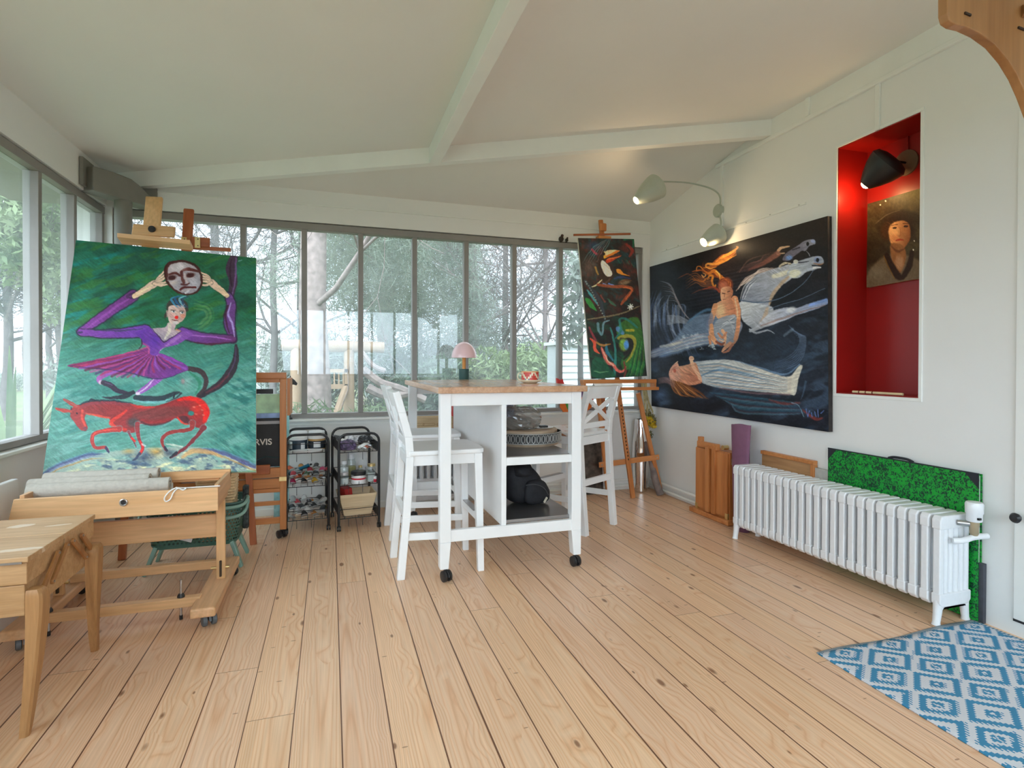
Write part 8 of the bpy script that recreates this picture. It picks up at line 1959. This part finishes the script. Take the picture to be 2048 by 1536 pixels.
# ------------------------------------------------------------------ white board at far left
q = on_x(34, 957, -1.22); q2 = on_x(0, 973, -1.22)
t = thing('white_board', 'plain white panel standing by the left wall at the edge of the view', 'panel', (-1.22, q.y-.25, 0))
MB().hexa([(-1.24, q.y-.6, 0), (-1.205, q.y-.6, 0), (-1.205, q.y+.03, 0), (-1.24, q.y+.03, 0)], [(-1.24, q.y-.6, q.z), (-1.215, q.y-.6, q.z), (-1.215, q.y-.0, q.z), (-1.24, q.y-.0, q.z)]).build('panel', M_white, t, bevel=.004, world=True)

# ------------------------------------------------------------------ sewing box
SX1, SX0, SY0, SY1 = -.825, -1.33, 1.935, 2.415
t = thing('sewing_box', 'oak cantilever sewing box on curved legs, in front of the beech easel', 'sewing box', ((SX0+SX1)/2, (SY0+SY1)/2, 0))
ym = (SY0+SY1)/2
M_lidoak = wood('worn_oak_lid', rgb(206, 168, 126), rgb(190, 150, 106), 'X', 0.45, scale=16)
def wear(m, spots):
    nt = m.node_tree; b = nt.nodes['Principled BSDF']; src = b.inputs['Base Color'].links[0].from_socket
    tc = node(nt, 'ShaderNodeTexCoord')
    for p, sc, a in spots:
        mp = node(nt, 'ShaderNodeMapping'); mp.vector_type = 'TEXTURE'; mp.inputs['Location'].default_value = p; mp.inputs['Scale'].default_value = sc; mp.inputs['Rotation'].default_value = (0, 0, a)
        nt.links.new(tc.outputs['Object'], mp.inputs[0]); ln = node(nt, 'ShaderNodeVectorMath', operation='LENGTH'); nt.links.new(mp.outputs[0], ln.inputs[0])
        nz = node(nt, 'ShaderNodeTexNoise', Scale=60.0); nt.links.new(tc.outputs['Object'], nz.inputs[0])
        ad = node(nt, 'ShaderNodeMath', operation='MULTIPLY_ADD'); ad.inputs[1].default_value = .5; nt.links.new(nz.outputs['Fac'], ad.inputs[0]); nt.links.new(ln.outputs['Value'], ad.inputs[2])
        r = ramp(nt, ad.outputs[0], [(.9, (.75, .75, .75, 1)), (1.2, (0, 0, 0, 1))])
        src = mix(nt, src, rgb(236, 218, 196), r.outputs['Color'])
    nt.links.new(src, b.inputs['Base Color'])
sc_ = Vector(((SX0+SX1)/2, (SY0+SY1)/2, 0))
wear(M_lidoak, [(tuple(on_z(42, 1052, .504)-sc_), (.05, .028, .1), .3), (tuple(on_z(118, 1050, .504)-sc_), (.05, .012, .1), .2), (tuple(on_z(30, 1100, .504)-sc_), (.12, .02, .1), .1)])
def lids():
    for y0, y1 in ((SY0, ym-.001), (ym+.001, SY1)):
        MB().bb((SX0, y0, .488), (SX1+.004, y1, .504)).build('lid', M_lidoak, t, bevel=.002, world=True)
lids()
for y0, y1 in ((SY0+.003, ym-.003), (ym+.003, SY1-.003)):
    nm = 'upper_tray'
    MB().bb((SX0+.004, y0, .425), (SX1, y1, .4865)).build(nm, M_oakX, t, bevel=.002, world=True)
MB().bb((SX0+.004, SY0+.004, .335), (SX1-.006, SY1-.004, .4235)).build('lower_tray', M_oakX, t, bevel=.002, world=True)
for a, c in (((80, 1184), (113, 1106)), ((102, 1163), (131, 1090)), ((143.5, 1082), (169, 1114)), ((161, 1071), (183, 1101))):
    p, q = on_x(a[0], a[1], SX1+.006), on_x(c[0], c[1], SX1+.006)
    dr_ = (q-p).normalized(); sd_ = Vector((0, -dr_.z, dr_.y))
    pts = [p+dr_*(-.009*math.cos(b))+sd_*(.009*math.sin(b)) for b in (-PI/2, -PI/4, 0, PI/4, PI/2)]+[q+dr_*(.009*math.cos(b))+sd_*(.009*math.sin(b)) for b in (PI/2, PI/4, 0, -PI/4, -PI/2)]
    MB().prism(pts, (.008, 0, 0)).build('hinge_arm', wood('hinge_arm_oak', rgb(176, 124, 74), rgb(150, 98, 54), 'Z', .45) if 'hinge_arm_oak' not in MATS else MATS['hinge_arm_oak'], t, bevel=.0015, world=True)
    for e_ in (p, q): MB().cyl(e_+Vector((.007, 0, 0)), e_+Vector((.0105, 0, 0)), .0038, 10).build('rivet', M_steel, t, smooth=True, world=True)
q = on_y(18, 1128, SY0-.001); MB().bb((q.x-.02, SY0-.003, q.z-.003), (q.x+.03, SY0-.001, q.z+.003)).build('hinge', M_steel, t, world=True)
def sabre(y, s, x0, sx):
    """curved tapering leg: levels of (height, drift along y, half width y, inner x, outer x)"""
    L_ = [(.0, -.034, .013, -.004, .016), (.03, -.026, .016, -.004, .018), (.10, -.012, .020, -.003, .022), (.20, .002, .025, -.001, .029), (.30, .010, .029, 0, .036), (.36, .011, .029, 0, .039), (.39, .008, .026, 0, .038), (.405, .004, .018, 0, .032)]
    q = crom([(a[0], a[1], a[2]) for a in L_], 3); q2 = crom([(a[3], a[4], 0) for a in L_], 3)
    mb = MB(); n = 0
    for u, v in zip(q, q2):
        yc = y+s*u.y; r_ = u.z; xi, xo = x0+sx*v.x, x0+sx*v.y; z = max(0, u.x)
        mb.v += [Vector(p) for p in ((xi, yc-r_, z), (xo-sx*.006, yc-r_, z), (xo, yc-r_+.006, z), (xo, yc+r_-.006, z), (xo-sx*.006, yc+r_, z), (xi, yc+r_, z))]; n += 1
    for i in range(n-1):
        for k in range(6): mb.f.append([i*6+k, i*6+(k+1) % 6, (i+1)*6+(k+1) % 6, (i+1)*6+k]); mb.mi.append(0)
    mb.f += [[5, 4, 3, 2, 1, 0], [(n-1)*6+k for k in range(6)]]; mb.mi += [0, 0]
    return mb
for x0, sx in ((SX1-.005, 1), (SX0+.005, -1)):
    sabre(SY0+.022, 1, x0, sx).build('leg', M_oakZ, t, smooth=True, world=True)
    sabre(SY1-.03, -1, x0, sx).build('leg', M_oakZ, t, smooth=True, world=True)
# pale worn marks on the lids are part of the wood
